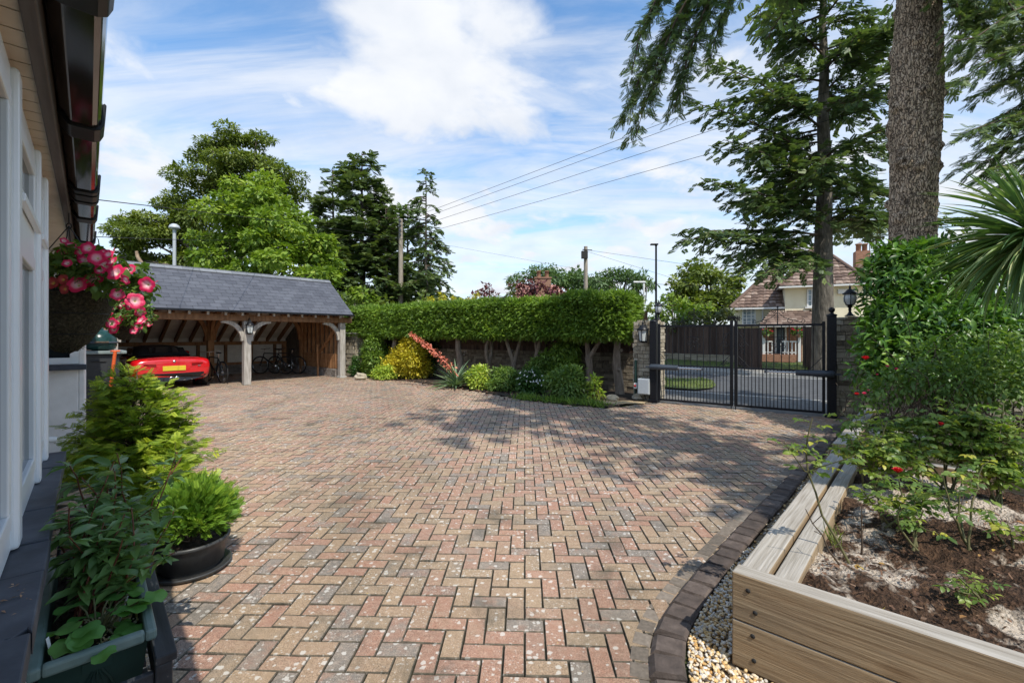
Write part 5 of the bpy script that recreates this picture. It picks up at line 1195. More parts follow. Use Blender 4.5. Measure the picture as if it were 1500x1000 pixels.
# ------------------------------------------------------------------ clipped hedge on bare trunks
M['hedge_bark']=mat_noise('flaky_hedge_bark',[(.25,(.09,.065,.048)),(.5,(.20,.155,.115)),(.75,(.31,.255,.20))],6,8,.9,.9,.04,(2.5,2.5,.4))
M['hedge']=mat_leaf('clipped_conifer_hedge',[(0,(.022,.042,.008)),(.35,(.056,.098,.014)),(.7,(.125,.20,.025)),(.93,(.24,.29,.04)),(1,(.34,.22,.06))],.32,rough=.55,scale=1.1,wn=.35,gain=2.0)
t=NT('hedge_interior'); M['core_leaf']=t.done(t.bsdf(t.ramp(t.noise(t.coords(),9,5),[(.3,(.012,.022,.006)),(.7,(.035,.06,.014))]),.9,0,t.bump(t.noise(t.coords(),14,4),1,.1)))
def hedge(label,q0,q1,k0,k1,z0,z1f,dens,trunks,seed):
    rng=np.random.default_rng(seed); h=thing('hedge',label,'hedge',hedge_pt((q0+q1)/2,(k0+k1)/2,0),'clipped conifer hedges on bare trunks')
    L=(q1-q0)*HL; n=26; 
    g=Geo(); m=.10
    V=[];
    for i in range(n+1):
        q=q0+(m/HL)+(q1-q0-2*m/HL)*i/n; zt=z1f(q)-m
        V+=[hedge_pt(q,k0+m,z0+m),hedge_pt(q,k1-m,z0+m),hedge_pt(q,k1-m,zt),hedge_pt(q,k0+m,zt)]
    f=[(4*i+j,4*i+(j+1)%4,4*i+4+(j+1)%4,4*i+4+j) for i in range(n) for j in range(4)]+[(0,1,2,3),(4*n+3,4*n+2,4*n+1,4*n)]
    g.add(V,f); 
    gl=Geo()
    def face(npts,fn,nv,upw):
        a=rng.random(npts); b=rng.random(npts); O,=[fn(a,b)]; nz=np.sin(O[:,0]*5.1+O[:,2]*7)*.014+np.sin(O[:,0]*11.3-O[:,2]*4)*.012
        O=O+nv*(nz+rng.normal(size=npts)*.05)[:,None]
        d=unit(nv*.75+UP*upw+rng.normal(size=(npts,3))*.42); nn=unit(nv*.35+UP*.75+rng.normal(size=(npts,3))*.4)
        leaves(gl,SPRAY_C,O,d,nn,rng.uniform(.08,.15,npts),.65,np.clip(rng.normal(.48,.22,npts)+.12*np.sin(O[:,0]*2.3)*np.sin(O[:,2]*3+O[:,0]),0,1))
    def vec(qa,kk,zz):
        qa=np.asarray(qa)[:,None]; return A3([-6.35,17.55,0])*(1-qa)+A3([2.95,11.20,0])*qa+hn*np.asarray(kk)[:,None]+UP*np.asarray(zz)[:,None]
    zf=lambda q: np.array([z1f(x) for x in q])
    nf=int(dens*L*1.0)
    face(nf,lambda a,b: vec(q0+(q1-q0)*a,np.full(len(a),k0+.04)+.05*rng.normal(size=len(a)),z0+(zf(q0+(q1-q0)*a)-z0)*b),-hn,-.05)
    face(int(nf*.7),lambda a,b: vec(q0+(q1-q0)*a,k0+(k1-k0)*b,zf(q0+(q1-q0)*a)-.02),UP,.2)
    face(int(nf*.4),lambda a,b: vec(q0+(q1-q0)*a,k0+(k1-k0)*b,np.full(len(a),z0+.06)),-UP,-.1)
    face(int(nf*.3),lambda a,b: vec(q0+(q1-q0)*a,np.full(len(a),k1-.04),z0+(zf(q0+(q1-q0)*a)-z0)*b),hn,0)
    for qq,sg in ((q0,-1),(q1,1)): face(int(dens*1.2),lambda a,b: vec(np.full(len(a),qq),k0+(k1-k0)*a,z0+(z1f(qq)-z0)*b),hd_*sg,0)
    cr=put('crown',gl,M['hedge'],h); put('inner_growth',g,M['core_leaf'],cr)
    for px,py,kind in trunks:
        gw=Geo(); 
        b=None
        # trunk foot on the ray through px at k=.35 behind the face
        r=A3([(px-CX)/F,1,0]); A=A3([-6.35,17.55,0])+hn*.42; Mx=np.array([[r[0],-hd_[0]],[r[1],-hd_[1]]]); sol=np.linalg.solve(Mx,A[:2]); b=r*sol[0]; b[2]=0
        if kind=='Y':
            f_=b+A3([rng.normal()*.04,0,.72]); gw.tube(limb(b,f_,rng,5,.04),[.10,.085,.075,.075,.085],8)
            for sg in (-1,1): gw.tube(limb(f_-UP*.05,f_+hd_*sg*rng.uniform(.16,.3)+UP*1.05,rng,5,.08),[.07,.06,.055,.05,.05],7)
        elif kind=='V':
            f_=b+A3([0,0,.95]); gw.tube(limb(b,f_,rng,5,.05),[.12,.10,.09,.09,.10],8)
            gw.tube(limb(f_-UP*.06,f_-hd_*.10+UP*.9,rng,5,.05),[.075,.07,.06,.06,.06],7); gw.tube(limb(f_-UP*.06,f_+hd_*.55+UP*.75,rng,6,.08),[.07,.06,.06,.05,.05,.04],7)
        else: gw.tube(limb(b,b+A3([rng.normal()*.12,0,1.75]),rng,8,.06),np.linspace(.11,.07,8)+rng.random(8)*.02,9)
        for k in range(3): p=b+UP*rng.uniform(.3,1.2); gw.ball(p+rng.normal(size=3)*.05,.045,7,5)
        put('trunk',gw,M['hedge_bark'],h)
    return h
top=lambda q: 2.50-.012*math.sin(q*9)+.012*math.sin(q*23)
qsplit=.835
hedge('long flat topped green conifer hedge on bare trunks behind the flower border',0,qsplit,0,1.0,1.50,top,3000,[(562,0,'I'),(585,0,'I'),(680,0,'I'),(715,0,'Y'),(748,0,'Y'),(785,0,'Y')],5)
hedge('darker hedge block next to the left gate pillar, a little taller than the long hedge',qsplit,.985,-.10,1.0,1.47,lambda q: 2.56+.02*math.sin(q*31),3400,[(862,0,'V'),(908,0,'I')],6)

# ------------------------------------------------------------------ border shrubs
SHM={}
def shmat(nm,stops,**k):
    if nm not in SHM: SHM[nm]=mat_leaf(nm,stops,**dict(dict(gain=2.0,trans=.38),**k))
    return SHM[nm]
green=[(0,(.025,.05,.01)),(.4,(.065,.112,.018)),(.8,(.14,.20,.03)),(1,(.20,.28,.05))]
dkgreen=[(0,(.012,.032,.008)),(.5,(.03,.072,.015)),(1,(.08,.13,.03))]
midgreen=[(0,(.028,.055,.014)),(.5,(.072,.12,.026)),(1,(.18,.22,.05))]
gold=[(0,(.16,.20,.02)),(.3,(.42,.38,.03)),(.7,(.70,.56,.05)),(1,(.80,.70,.16))]
lime=[(0,(.06,.11,.015)),(.4,(.16,.23,.03)),(.8,(.34,.36,.06)),(1,(.48,.42,.10))]
def shrub(label,px,py,ptop,hwpx,mat,L,wr,dens,seed,tmpl=LQ,depthf=.8,nl=9,flowers=None,cat='shrub',name='shrub',Y=None,low=.12):
    rng=np.random.default_rng(seed); b=G(px,py) if Y is None else A3([(px-CX)/F*Y,Y,0]); Y=b[1]; sc=Y/F; hw=hwpx*sc; ht=(HY-ptop)*sc+H
    r=thing(name,label,cat,b); gl=Geo(); gw=Geo(); cl=[]
    cc=b+A3([0,hw*depthf*.5,0])
    for k in range(nl):
        th=2*math.pi*k/nl+rng.normal()*.3; q=(k+.5)/nl; z=ht*(.25+.6*((k*.618)%1)); rad=hw*(.66 if z<ht*.6 else .42)*rng.uniform(.55,1.25)
        cl.append((cc+A3([math.cos(th)*rad,math.sin(th)*rad*depthf,z]),A3([hw*.40,hw*.40*depthf,min(ht*.22,hw*.4)])*rng.uniform(.6,1.35)))
    cl.append((cc+UP*ht*.45,A3([hw*.7,hw*.7*depthf,ht*.4]))); cl.append((cc+UP*ht*.82,A3([hw*.4,hw*.4*depthf,ht*.17]))); cl.append((cc+UP*ht*low*1.6,A3([hw*.75,hw*.75*depthf,ht*low*1.4])))
    clump_leaves(gl,tmpl,cl,dens,L,wr,rng,shell=.35,rj=.17,lvar=.4)
    for V in gl.V: V[:,2]=np.maximum(V[:,2],.02)
    for c,_ in cl: gw.tube(limb(b+A3([rng.normal()*.05,hw*depthf*.4,0]),c,rng,5,.08),[.016,.013,.01,.008,.005],5,cap=False)
    put('foliage',gl,mat,r); put('branch',gw,M['twig'],r)
    if flowers:
        fm,nf,fr,zlo=flowers
        for k in range(nf):
            c,rr=cl[rng.integers(len(cl))]; u_=unit(A3([rng.normal()*.8,-abs(rng.normal())-.3,rng.random()*.8+.1])); p=c+u_*rr*1.06
            if p[2]<ht*zlo: p[2]=ht*(zlo+rng.random()*.4)
            g=Geo(); n=5; 
            for j in range(4): leaves(g,LQ,[p+rng.normal(size=3)*fr*.5]*5,[A3([math.cos(a),math.sin(a)*.5-.5,math.sin(a)]) for a in np.arange(5)*1.257],[A3([0,-1,.3])]*5,[fr*.7]*5,.7,[rng.random()]*5)
            put('flower_cluster',g,fm,r)
    return r
shrub('rounded fresh green shrub between the stone pier and the golden shrub',547,553,491,28,shmat('fresh_green_shrub',green,scale=4),.075,.5,900,1)
shrub('bright golden yellow shrub in the middle of the left border',598,556,489,33,shmat('golden_shrub',gold,scale=4,wn=.5,trans=.35,gain=1.05),.075,.5,900,2)
shrub('low lime green shrub at the foot of the golden one',562,557,535,22,shmat('lime_shrub',lime,scale=4),.06,.5,700,3)
shrub('dark green shrub behind the leaning red flower spike',645,552,484,36,shmat('dark_shrub',dkgreen,scale=4),.075,.5,900,4)
shrub('lime edged low shrub right of the sword leaved plant',702,572,534,20,shmat('lime_shrub',lime),.06,.5,900,5)
shrub('broad mid green shrub in front of the forked trunks',742,574,540,34,shmat('mid_green_shrub',midgreen,scale=4),.07,.42,900,6)
shrub('upright grey green shrub below the second forked trunk',784,572,522,20,shmat('mid_green_shrub',midgreen),.07,.42,800,7)
M['white_petal']=mat_plain('white_petal',(.78,.78,.72),.6,var=.05)
shrub('green shrub dotted with white blossom at the front of the border',778,579,540,24,shmat('dark_shrub',dkgreen),.06,.5,900,8,flowers=(M['white_petal'],40,.022,.40))
shrub('tall glossy green shrub under the forked V trunk',826,572,492,32,shmat('fresh_green_shrub',green),.10,.36,520,9,tmpl=LM)
shrub('wide leafy green shrub at the right end of the border',836,588,536,34,shmat('mid_green_shrub',midgreen),.075,.45,900,10)
shrub('thin yellow green seedling shrub beside the sandy patch',872,588,549,15,shmat('lime_shrub',lime),.08,.45,230,11)
shrub('small green shrub tucked under the carport end of the hedge',520,552,520,12,shmat('dark_shrub',dkgreen),.06,.5,700,12)
# grassy tufts along the drive edge
n=900; q=rng.random(n); e0=A3([.1,10.98,0]); e1=A3([2.0,9.72,0]); O=e0+(e1-e0)*q[:,None]+rng.normal(size=(n,3))*A3([.10,.12,0]); O[:,2]=.015
g=Geo(); leaves(g,LM,O,unit(rng.normal(size=(n,3))*.55+UP*.9),rdir(rng,n),rng.uniform(.07,.2,n),.10,rng.random(n))
solo('border_grass',g,shmat('fresh_green_shrub',green),kind='stuff',label='green grassy tufts along the drive edge of the border',cat='grass')
# fallen leaves, bits on border soil
n=500; q=rng.random(n); O=A3([-4.8,16.2,0.03])+(A3([1.6,10.2,.03])-A3([-4.8,16.2,.03]))*q[:,None]+rng.normal(size=(n,3))*A3([.4,.4,0]); g=Geo(); aa,b_,n_=frame(rdir(rng,n)*A3([1,1,.2]),UP+rng.normal(size=(n,3))*.4)
g.bake(CH[0],CH[1],O,aa,b_,n_,np.stack([rng.uniform(.03,.08,n),rng.uniform(.02,.05,n),np.full(n,.03)],1),rng.random(n),smooth=False); solo('border_litter',g,M['barkchip'],kind='stuff',label='brown leaf litter on the border soil',cat='leaf litter')
# edge rocks
for k,(px,py,s) in enumerate(((528,556,.22),(897,588,.16),(935,586,.16))):
    b=G(px,py); g=Geo(); g.ball(b+UP*s*.45,(s,s*.8,s*.6),10,7,rnd=.6,jit=.10,rng=rng,smooth=False)
    solo('rock',g,M['stone'],('pale rock at the foot of the stone pier','small rock on the sandy patch','flat rock under the grey gate control box')[k],'rock','rocks in the border')
# sword-leaved plant with a leaning red spike
b=G(668,568); sw=thing('sword_plant','sword leaved plant with a long leaning red flower spike','plant',b)
M['sword']=mat_leaf('grey_green_sword_leaf',[(0,(.05,.09,.05)),(.5,(.10,.16,.08)),(1,(.22,.27,.16))],.25,rough=.45)
n=85; th=rng.random(n)*6.283; el=rng.uniform(.15,1.3,n); d=np.stack([np.cos(th)*np.cos(el),np.sin(th)*np.cos(el),np.sin(el)],1); g=Geo(); S7=strap(6,.30,.7); leaves(g,S7,np.tile(b+UP*.05,(n,1))+rng.normal(size=(n,3))*.04,d,UP+rng.normal(size=(n,3))*.1,rng.uniform(.55,.95,n),.075,rng.random(n)); put('leaf_blades',g,M['sword'],sw)
p0=P(672,552,b[1]); p1=P(600,488,b[1]+.2); ln=limb(p0,p1,rng,9,.02,.05); g=Geo()
M['red_bells']=mat_leaf('coral_bell_flower',[(0,(.25,.05,.03)),(.5,(.48,.14,.09)),(1,(.62,.30,.20))],.2)
n=380; s=.12+.88*rng.random(n); O=np.stack([np.interp(s,np.linspace(0,1,9),ln[:,k]) for k in range(3)],1); u_=rdir(rng,n); O=O+u_*(.10*(1.1-s)+.015)[:,None]; g=Geo(); leaves(g,LM,O,u_-UP*.6,rdir(rng,n),rng.uniform(.05,.085,n),.55,rng.random(n)); g.tube(ln,np.linspace(.020,.009,9),6); put('flower_spike',g,M['red_bells'],sw)

# ------------------------------------------------------------------ raised sleeper bed
def BP(u_,v_,z): return BC+BU*u_+BV*v_+UP*z
BAXu=A3([BU,BV,UP]); BAXv=A3([BV,-BU,UP])
def sleeper_mat(nm,d,top=(.42,.40,.36)):
    t=NT(nm); v=t.coords((.5,7,7),d); nz=t.noise(v,3.2,7,.6,1.2); kn=t.vor(t.coords((1.1,2.6,2.6),d),1.9); v2=t.noise(t.coords((.35,9,9),d),9,6)
    c=t.ramp(nz,[(.25,(.25,.165,.092)),(.5,(.35,.25,.148)),(.72,(.43,.325,.205))])
    st_=t.noise(t.coords((.25,12,12),d),5,6,.7); c=t.mix(t.ramp(st_,[(.60,(0,0,0)),(.72,(.75,.75,.75))]),c,(.07,.045,.025)); lw=t.noise(t.coords((.6,2,2),d),1.6,5); c=t.mix(t.ramp(lw,[(.35,(.5,.5,.5)),(.6,(0,0,0))]),c,(.20,.165,.12))
    c=t.mix(t.ramp(kn,[(.06,(.9,.9,.9)),(.11,(.5,.5,.5)),(.2,(0,0,0))]),c,(.12,.06,.025))
    ge=t.n('ShaderNodeNewGeometry'); sp_=t.n('ShaderNodeSeparateXYZ'); t.l(ge.outputs['True Normal'],sp_.inputs[0])
    up=t.math('GREATER_THAN',sp_.outputs[2],.7)     # the upper faces are silvered by weather
    silver=t.ramp(v2,[(.3,(.23,.21,.18)),(.5,(.35,.325,.285)),(.7,(.45,.425,.385))])
    c=t.mix(t.math('MULTIPLY',up,.85),c,silver)
    return t.done(t.bsdf(c,.85,0,t.bump(t.math('ADD',nz,v2),.55,.008),.25))
M['slp_u']=sleeper_mat('sleeper_wood_side',BU); M['slp_v']=sleeper_mat('sleeper_wood_front',BV)
bed=thing('raised_bed','raised rose bed of stacked wooden sleepers in the right foreground','raised bed',BP(1.5,1.2,0))
ULEN=3.02; VLEN=3.6
for z0,z1 in ((.0,.214),(.219,.437)):
    g=Geo(); g.box(BP(.05,VLEN/2,(z0+z1)/2),(VLEN,.10,z1-z0),BAXv); put('front_sleeper',g,M['slp_v'],bed,bevel=.006)
for z0,z1 in ((.0,.205),(.209,.415)):
    g=Geo(); g.box(BP(.103+(ULEN-.1)/2,.062,(z0+z1)/2),(ULEN-.1,.122,z1-z0),BAXu); put('side_sleeper',g,M['slp_u'],bed,bevel=.008)
    g=Geo(); g.box(BP(.103+(ULEN-.1)/2,.192,(z0+z1)/2-.006),(ULEN-.1,.098,z1-z0),BAXu); put('side_sleeper',g,M['slp_u'],bed,bevel=.008)
    g=Geo(); g.box(BP(ULEN+.06,VLEN/2,(z0+z1)/2+.012),(VLEN,.11,z1-z0),BAXv); put('back_sleeper',g,M['slp_v'],bed,bevel=.006)
for v_,z in ((.07,.37),(.10,.28),(.09,.17),(.095,.06)):
    g=Geo(); g.lathe([(.001,.004),(.009,.003),(.011,-.002)],BP(-.001,v_,z),10,[BV,UP,-BU]); put('bolt',g,M['rubber'],bed)
t=NT('bark_mulch_with_ash'); v=t.coords(); n1=t.noise(v,2.1,5,.6,.3); n2=t.noise(v,32,8,.65); n3=t.vor(v,70)
c=t.ramp(n2,[(.25,(.012,.008,.006)),(.5,(.062,.036,.022)),(.68,(.15,.085,.05)),(.82,(.26,.18,.12))])
ash=t.ramp(t.math('ADD',t.math('MULTIPLY',n1,.8),t.math('MULTIPLY',t.noise(v,11,6),.2)),[(.50,(0,0,0)),(.55,(.92,.92,.92))])
c=t.mix(ash,c,t.ramp(t.noise(v,60,6),[(.3,(.38,.30,.22)),(.6,(.64,.55,.45))]))
M['mulch']=t.done(t.bsdf(c,.95,0,t.bump(t.math('ADD',n2,t.math('MULTIPLY',n3,.5)),1.0,.03),.2))
g=Geo(); nu,nv_=90,110; U_,V_=np.meshgrid(np.linspace(.09,ULEN+.02,nu),np.linspace(.215,VLEN,nv_),indexing='ij'); 
ashm=np.clip((np.sin(U_*4.2+1.1)*np.sin(V_*3.7+.4)-.35)*2,0,1)
hz_=.335+.035*ashm+.028*np.sin(U_*3.1+V_*2.3)+.022*np.sin(U_*7.7-V_*5.1)+.012*np.sin(U_*17+V_*13)+rng.normal(size=U_.shape)*.010
def soil_z(u_,v_): return float(.345+.028*math.sin(u_*3.1+v_*2.3)+.022*math.sin(u_*7.7-v_*5.1))
hz_=np.where(V_<.30,np.minimum(hz_,.375),hz_); hz_=np.where(U_<.2,np.minimum(hz_,.39),hz_)
Vv=(BC+BU*U_[...,None]+BV*V_[...,None]); Vv[...,2]=hz_
g.add(Vv.reshape(-1,3),[(i*nv_+j,(i+1)*nv_+j,(i+1)*nv_+j+1,i*nv_+j+1) for i in range(nu-1) for j in range(nv_-1)],.5,True); put('soil',g,M['mulch'],bed)
n=5200; uu_=rng.uniform(.1,ULEN,n); vv_=rng.uniform(.26,VLEN,n); keep=np.sin(uu_*2.1+1)*np.sin(vv_*3.3)+rng.normal(size=n)*.5>-.25; uu_,vv_=uu_[keep],vv_[keep]; n=len(uu_)
O=BC+BU*uu_[:,None]+BV*vv_[:,None]; O[:,2]=[soil_z(a,b)+.004 for a,b in zip(uu_,vv_)]; O[:,2]+=rng.uniform(-.012,.012,n)
aa,b_,n_=frame(rdir(rng,n)*A3([1,1,.35]),UP+rng.normal(size=(n,3))*.5); g=Geo(); g.bake(CH[0],CH[1],O,aa,b_,n_,np.stack([rng.uniform(.008,.034,n),rng.uniform(.004,.013,n),np.full(n,.015)],1),rng.random(n),smooth=False)
put('bark_mulch',g,M['barkchip'],bed,kind='stuff')
M['ash']=mat_noise('pale_ash_lump',[(.3,(.36,.30,.24)),(.7,(.62,.56,.49))],40,6,.95,.9,.01)
for k,(px,py,s) in enumerate(((1258,768,.022),(1340,745,.026))):
    if s==0: continue
    b=G(px,py,.36); g=Geo(); g.ball(b+UP*s*.2,(s,s*.8,s*.55),11,8,rnd=.6,jit=.13,rng=rng,smooth=False)
    solo('garden_stone',g,M['ash'],('small pale stone near the inner sleeper of the rose bed','small pale stone among the rose stems in mid bed')[k],'stone')
n=70; uu_=rng.uniform(.15,ULEN,n); vv_=rng.uniform(.3,2.2,n); O=BC+BU*uu_[:,None]+BV*vv_[:,None]; O[:,2]=[soil_z(a,b)+.015 for a,b in zip(uu_,vv_)]
g=Geo(); leaves(g,LM,O,rdir(rng,n)*A3([1,1,.2]),UP+rng.normal(size=(n,3))*.35,rng.uniform(.02,.045,n),.6,rng.random(n)); M['fallen']=mat_leaf('fallen_leaf',[(0,(.10,.045,.02)),(.4,(.25,.13,.05)),(.7,(.42,.30,.06)),(1,(.30,.12,.08))],.15); put('fallen_leaves',g,M['fallen'],bed,kind='stuff')
# second bed behind with a stone bowl
b2=thing('raised_bed','second higher sleeper bed behind the rose bed, carrying the stone bowl','raised bed',BP(4.6,1.5,0))
for z0,z1 in ((.0,.24),(.244,.485)):
    g=Geo(); g.box(BP(ULEN+.185,VLEN/2+.1,(z0+z1)/2),(VLEN+.2,.12,z1-z0),BAXv); put('front_sleeper',g,M['slp_v'],b2,bevel=.006)
    g=Geo(); g.box(BP(ULEN+.25+1.4,.08,(z0+z1)/2),(2.8,.15,z1-z0),BAXu); put('side_sleeper',g,M['slp_u'],b2,bevel=.006)
g=Geo(); nu,nv_=40,50; U_,V_=np.meshgrid(np.linspace(ULEN+.246,ULEN+3.05,nu),np.linspace(.156,VLEN+1.5,nv_),indexing='ij'); Vv=BC+BU*U_[...,None]+BV*V_[...,None]; Vv[...,2]=.43+.02*np.sin(U_*5)+rng.normal(size=U_.shape)*.01
g.add(Vv.reshape(-1,3),[(i*nv_+j,(i+1)*nv_+j,(i+1)*nv_+j+1,i*nv_+j+1) for i in range(nu-1) for j in range(nv_-1)],.5,True); put('soil',g,M['soil'],b2)
pb=P(1312,636,4.35); pb=A3([pb[0],pb[1],.485]); M['bowl']=mat_noise('mossy_stone',[(.3,(.14,.125,.09)),(.55,(.32,.29,.23)),(.8,(.50,.46,.39))],9,8,.95,.9,.03)
g=Geo(); prf=[(.09,0),(.12,.02),(.19,.06),(.215,.10),(.21,.125),(.185,.125),(.16,.10),(.09,.07),(.001,.06)]; g.lathe(prf,pb,26)
for V in g.V: V+=rng.normal(size=V.shape)*.004
solo('stone_bowl',g,M['bowl'],'weathered round stone bowl on the sleeper edge behind the roses','stone bowl')

# ------------------------------------------------------------------ roses
M['rose_leaf']=mat_leaf('rose_leaf',[(0,(.04,.08,.02)),(.4,(.10,.165,.035)),(.7,(.21,.265,.05)),(1,(.46,.40,.07))],.45,rough=.4,scale=6,wn=.2)
M['cane']=mat_noise('rose_cane',[(.3,(.06,.065,.02)),(.55,(.13,.12,.05)),(.75,(.17,.11,.06))],16,4,.7,.3)
M['red_rose']=mat_leaf('red_rose_petal',[(0,(.28,.004,.008)),(.6,(.55,.012,.018)),(1,(.72,.05,.05))],.25,transcol=(1.2,.4,.4))
M['pink_rose']=mat_leaf('pink_rose_petal',[(0,(.45,.01,.06)),(.6,(.70,.05,.16)),(1,(.82,.25,.30))],.25,transcol=(1.2,.5,.6))
def bloom(p,R,mat,parent,rng,up=UP):
    g=Geo(); PET=([(0,-.25,0),(.35,-.5,.10),(.75,-.42,.30),(1,0,.34),(.75,.42,.30),(.35,.5,.10),(0,.25,0),(.5,0,.02)],[(0,1,7),(1,2,7),(2,3,7),(3,4,7),(4,5,7),(5,6,7),(6,0,7)])
    for ring,(n,el,s) in enumerate(((5,1.35,.55),(6,1.05,.75),(7,.65,.95),(7,.25,1.0))):
        th=2*math.pi*np.arange(n)/n+ring*.5+rng.random()*.5; d=np.stack([np.cos(th)*math.cos(el),np.sin(th)*math.cos(el),np.full(n,math.sin(el))],1); nn=np.stack([-np.cos(th)*math.sin(el),-np.sin(th)*math.sin(el),np.full(n,math.cos(el))],1)
        leaves(g,PET,np.tile(A3(p),(n,1)),d,nn,np.full(n,R*s),.95,np.clip(rng.normal(.5,.25,n),0,1))
    g.ball(A3(p)+UP*R*.35,(R*.35,R*.35,R*.5),8,6,rnd=.2); put('flower',g,mat,parent)
def rose(label,foot,tips,seed,leafn=7,L=.045,blooms=(),bare=.35,sub=2,mat=None,up=.5):
    """canes from foot to each tip (world points); five-leaflet leaves on the upper part and on side shoots"""
    rng=np.random.default_rng(seed); foot=A3(foot); r=thing('rose_bush',label,'rose bush',foot); gw=Geo(); gl=Geo()
    for tip in tips:
        tip=A3(tip); ln=limb(foot+rng.normal(size=3)*A3([.03,.03,0]),tip,rng,8,.07); Lc=np.linalg.norm(tip-foot); gw.tube(ln,np.linspace(.0075,.003,8),6,cap=False)
        sh=[(ln,bare)]
        for k in range(sub):
            s=rng.uniform(bare,.85); i=int(s*7); e_=ln[i]+unit(rng.normal(size=3)*A3([1,1,.3])+UP*.6)*rng.uniform(.10,.24)*min(1.2,Lc+.35); l2=limb(ln[i],e_,rng,5,.1); gw.tube(l2,np.linspace(.004,.002,5),5,cap=False); sh.append((l2,.25))
        for l_,s0 in sh:
            m=len(l_); n=leafn if l_ is ln else max(3,leafn-2)
            for s in s0+(1-s0)*(np.arange(n)+rng.random(n)*.8)/n:
                s=min(s,.999); i=int(s*(m-1)); p=l_[i]+(l_[min(i+1,m-1)]-l_[i])*(s*(m-1)-i)
                th=rng.random()*6.283; ax=unit(A3([math.cos(th),math.sin(th),rng.uniform(-.25,.5)])); sd=unit(np.cross(ax,UP)); rl=L*rng.uniform(1.3,2.0)
                gw.tube([p,p+ax*rl],.0014,3,cap=False)
                O=[];D=[]
                for q,sg in ((.45,1),(.45,-1),(.8,1),(.8,-1),(1,0)):
                    O.append(p+ax*rl*q); D.append(ax*(.5 if sg else 1)+sd*sg*.9+A3([0,0,-.22])+rng.normal(size=3)*.18)
                leaves(gl,LM,O,D,np.tile(UP+rng.normal(size=3)*.38,(5,1))+rng.normal(size=(5,3))*.25,L*.88*rng.uniform(.7,1.2,5),.62,np.full(5,np.clip(rng.normal(.5,.22),0,1)))
    put('cane',gw,M['cane'],r); put('foliage',gl,mat or M['rose_leaf'],r)
    for p,R,m in blooms: bloom(p,R,m,r,rng)
    return r
def BS(px,py): # point on the bed soil under a pixel
    p=G(px,py,.35); return p
f=BS(1246,828); Y=f[1]
rose('single tall rose cane nearest the sleeper corner reaching over the drive',f,[P(1190,612,Y+.12)],1,leafn=8,L=.046,bare=.62,sub=3)
f=BS(1340,805); rose('short rose stem rising from the ash patch in mid bed',f,[P(1322,745,f[1]),P(1340,735,f[1]+.1),P(1352,748,f[1])],2,leafn=4,L=.045,bare=.5,sub=1,blooms=())
f=BS(1300,772); rose('rose bush with one open crimson bloom at the middle of the bed',f,[P(1316,695,f[1]),P(1290,690,f[1]+.1),P(1352,700,f[1]+.1),P(1262,715,f[1]),P(1335,725,f[1])],3,leafn=6,L=.05,bare=.4,sub=2,blooms=((P(1315,691,f[1]-.06),.034,M['red_rose']),))
f=BS(1280,724); rose('bushy rose at the far left corner of the bed with yellowing leaves',f,[P(1230,600,f[1]+.1),P(1262,590,f[1]+.2),P(1285,600,f[1]+.1),P(1300,615,f[1]),P(1245,640,f[1]-.1),P(1320,640,f[1]+.1)],4,leafn=10,L=.054,bare=.48,sub=4)
f=BS(1390,722); rose('large leafy rose in the centre back of the bed',f,[P(1330,600,f[1]+.1),P(1360,590,f[1]+.1),P(1390,585,f[1]+.2),P(1420,590,f[1]+.1),P(1440,610,f[1]),P(1350,640,f[1]-.1),P(1400,630,f[1]-.1),P(1310,615,f[1]+.2)],5,leafn=12,L=.056,bare=.42,sub=5,blooms=((P(1378,622,f[1]-.1),.025,M['red_rose']),))
f=BS(1462,738); rose('tall rose by the right edge of the picture with bare lower canes',f,[P(1440,600,f[1]+.1),P(1470,590,f[1]+.1),P(1500,600,f[1]+.1),P(1420,650,f[1]),P(1480,640,f[1]),P(1520,620,f[1]),P(1450,620,f[1]+.15)],6,leafn=12,L=.053,bare=.42,sub=4)
f=BS(1420,800); rose('slender rose with drooping leaves in front of the tall one',f,[P(1380,690,f[1]),P(1440,680,f[1]),P(1410,700,f[1]+.1)],7,leafn=6,L=.05,bare=.55,sub=2)
f=BS(1445,880); rose('newly shooting low rose stub in the near right of the bed',f,[P(1405,845,f[1]),P(1425,850,f[1]),P(1400,862,f[1]-.03)],8,leafn=4,L=.036,bare=.3,sub=1)
f=BS(1480,800); rose('rose seedling with two pale lime leaves at the right edge',f,[P(1450,755,f[1]),P(1475,765,f[1])],9,leafn=4,L=.045,bare=.5,sub=1)
g=Geo(); f=BS(1225,800); n=22; leaves(g,strap(4,.4,.5),np.tile(f,(n,1))+rng.normal(size=(n,3))*A3([.015,.015,0]),unit(rng.normal(size=(n,3))*.4+UP),rdir(rng,n),rng.uniform(.06,.16,n),.06,rng.random(n)); solo('grass_tuft',g,M['grass'],'small tuft of grass by the inner sleeper of the rose bed','grass tuft')
# dead twiggy stems
for k,(px,py,tx,ty) in enumerate(((1240,840,1180,745),(1262,812,1262,740),(1400,765,1412,725))):
    f=BS(px,py); g=Geo(); tp=P(tx,ty,f[1]); l=limb(f,tp,rng,6,.06); g.tube(l,np.linspace(.006,.002,6),5)
    for j in (2,3,4): g.tube([l[j],l[j]+unit(rng.normal(size=3)+UP)*.07],.002,4)
    solo('bare_rose',g,M['twig'],('leaning bare rose stem beside the tall near cane','upright bare stem on the ash patch','short twiggy bare stem in the middle of the bed')[k],'bare rose')

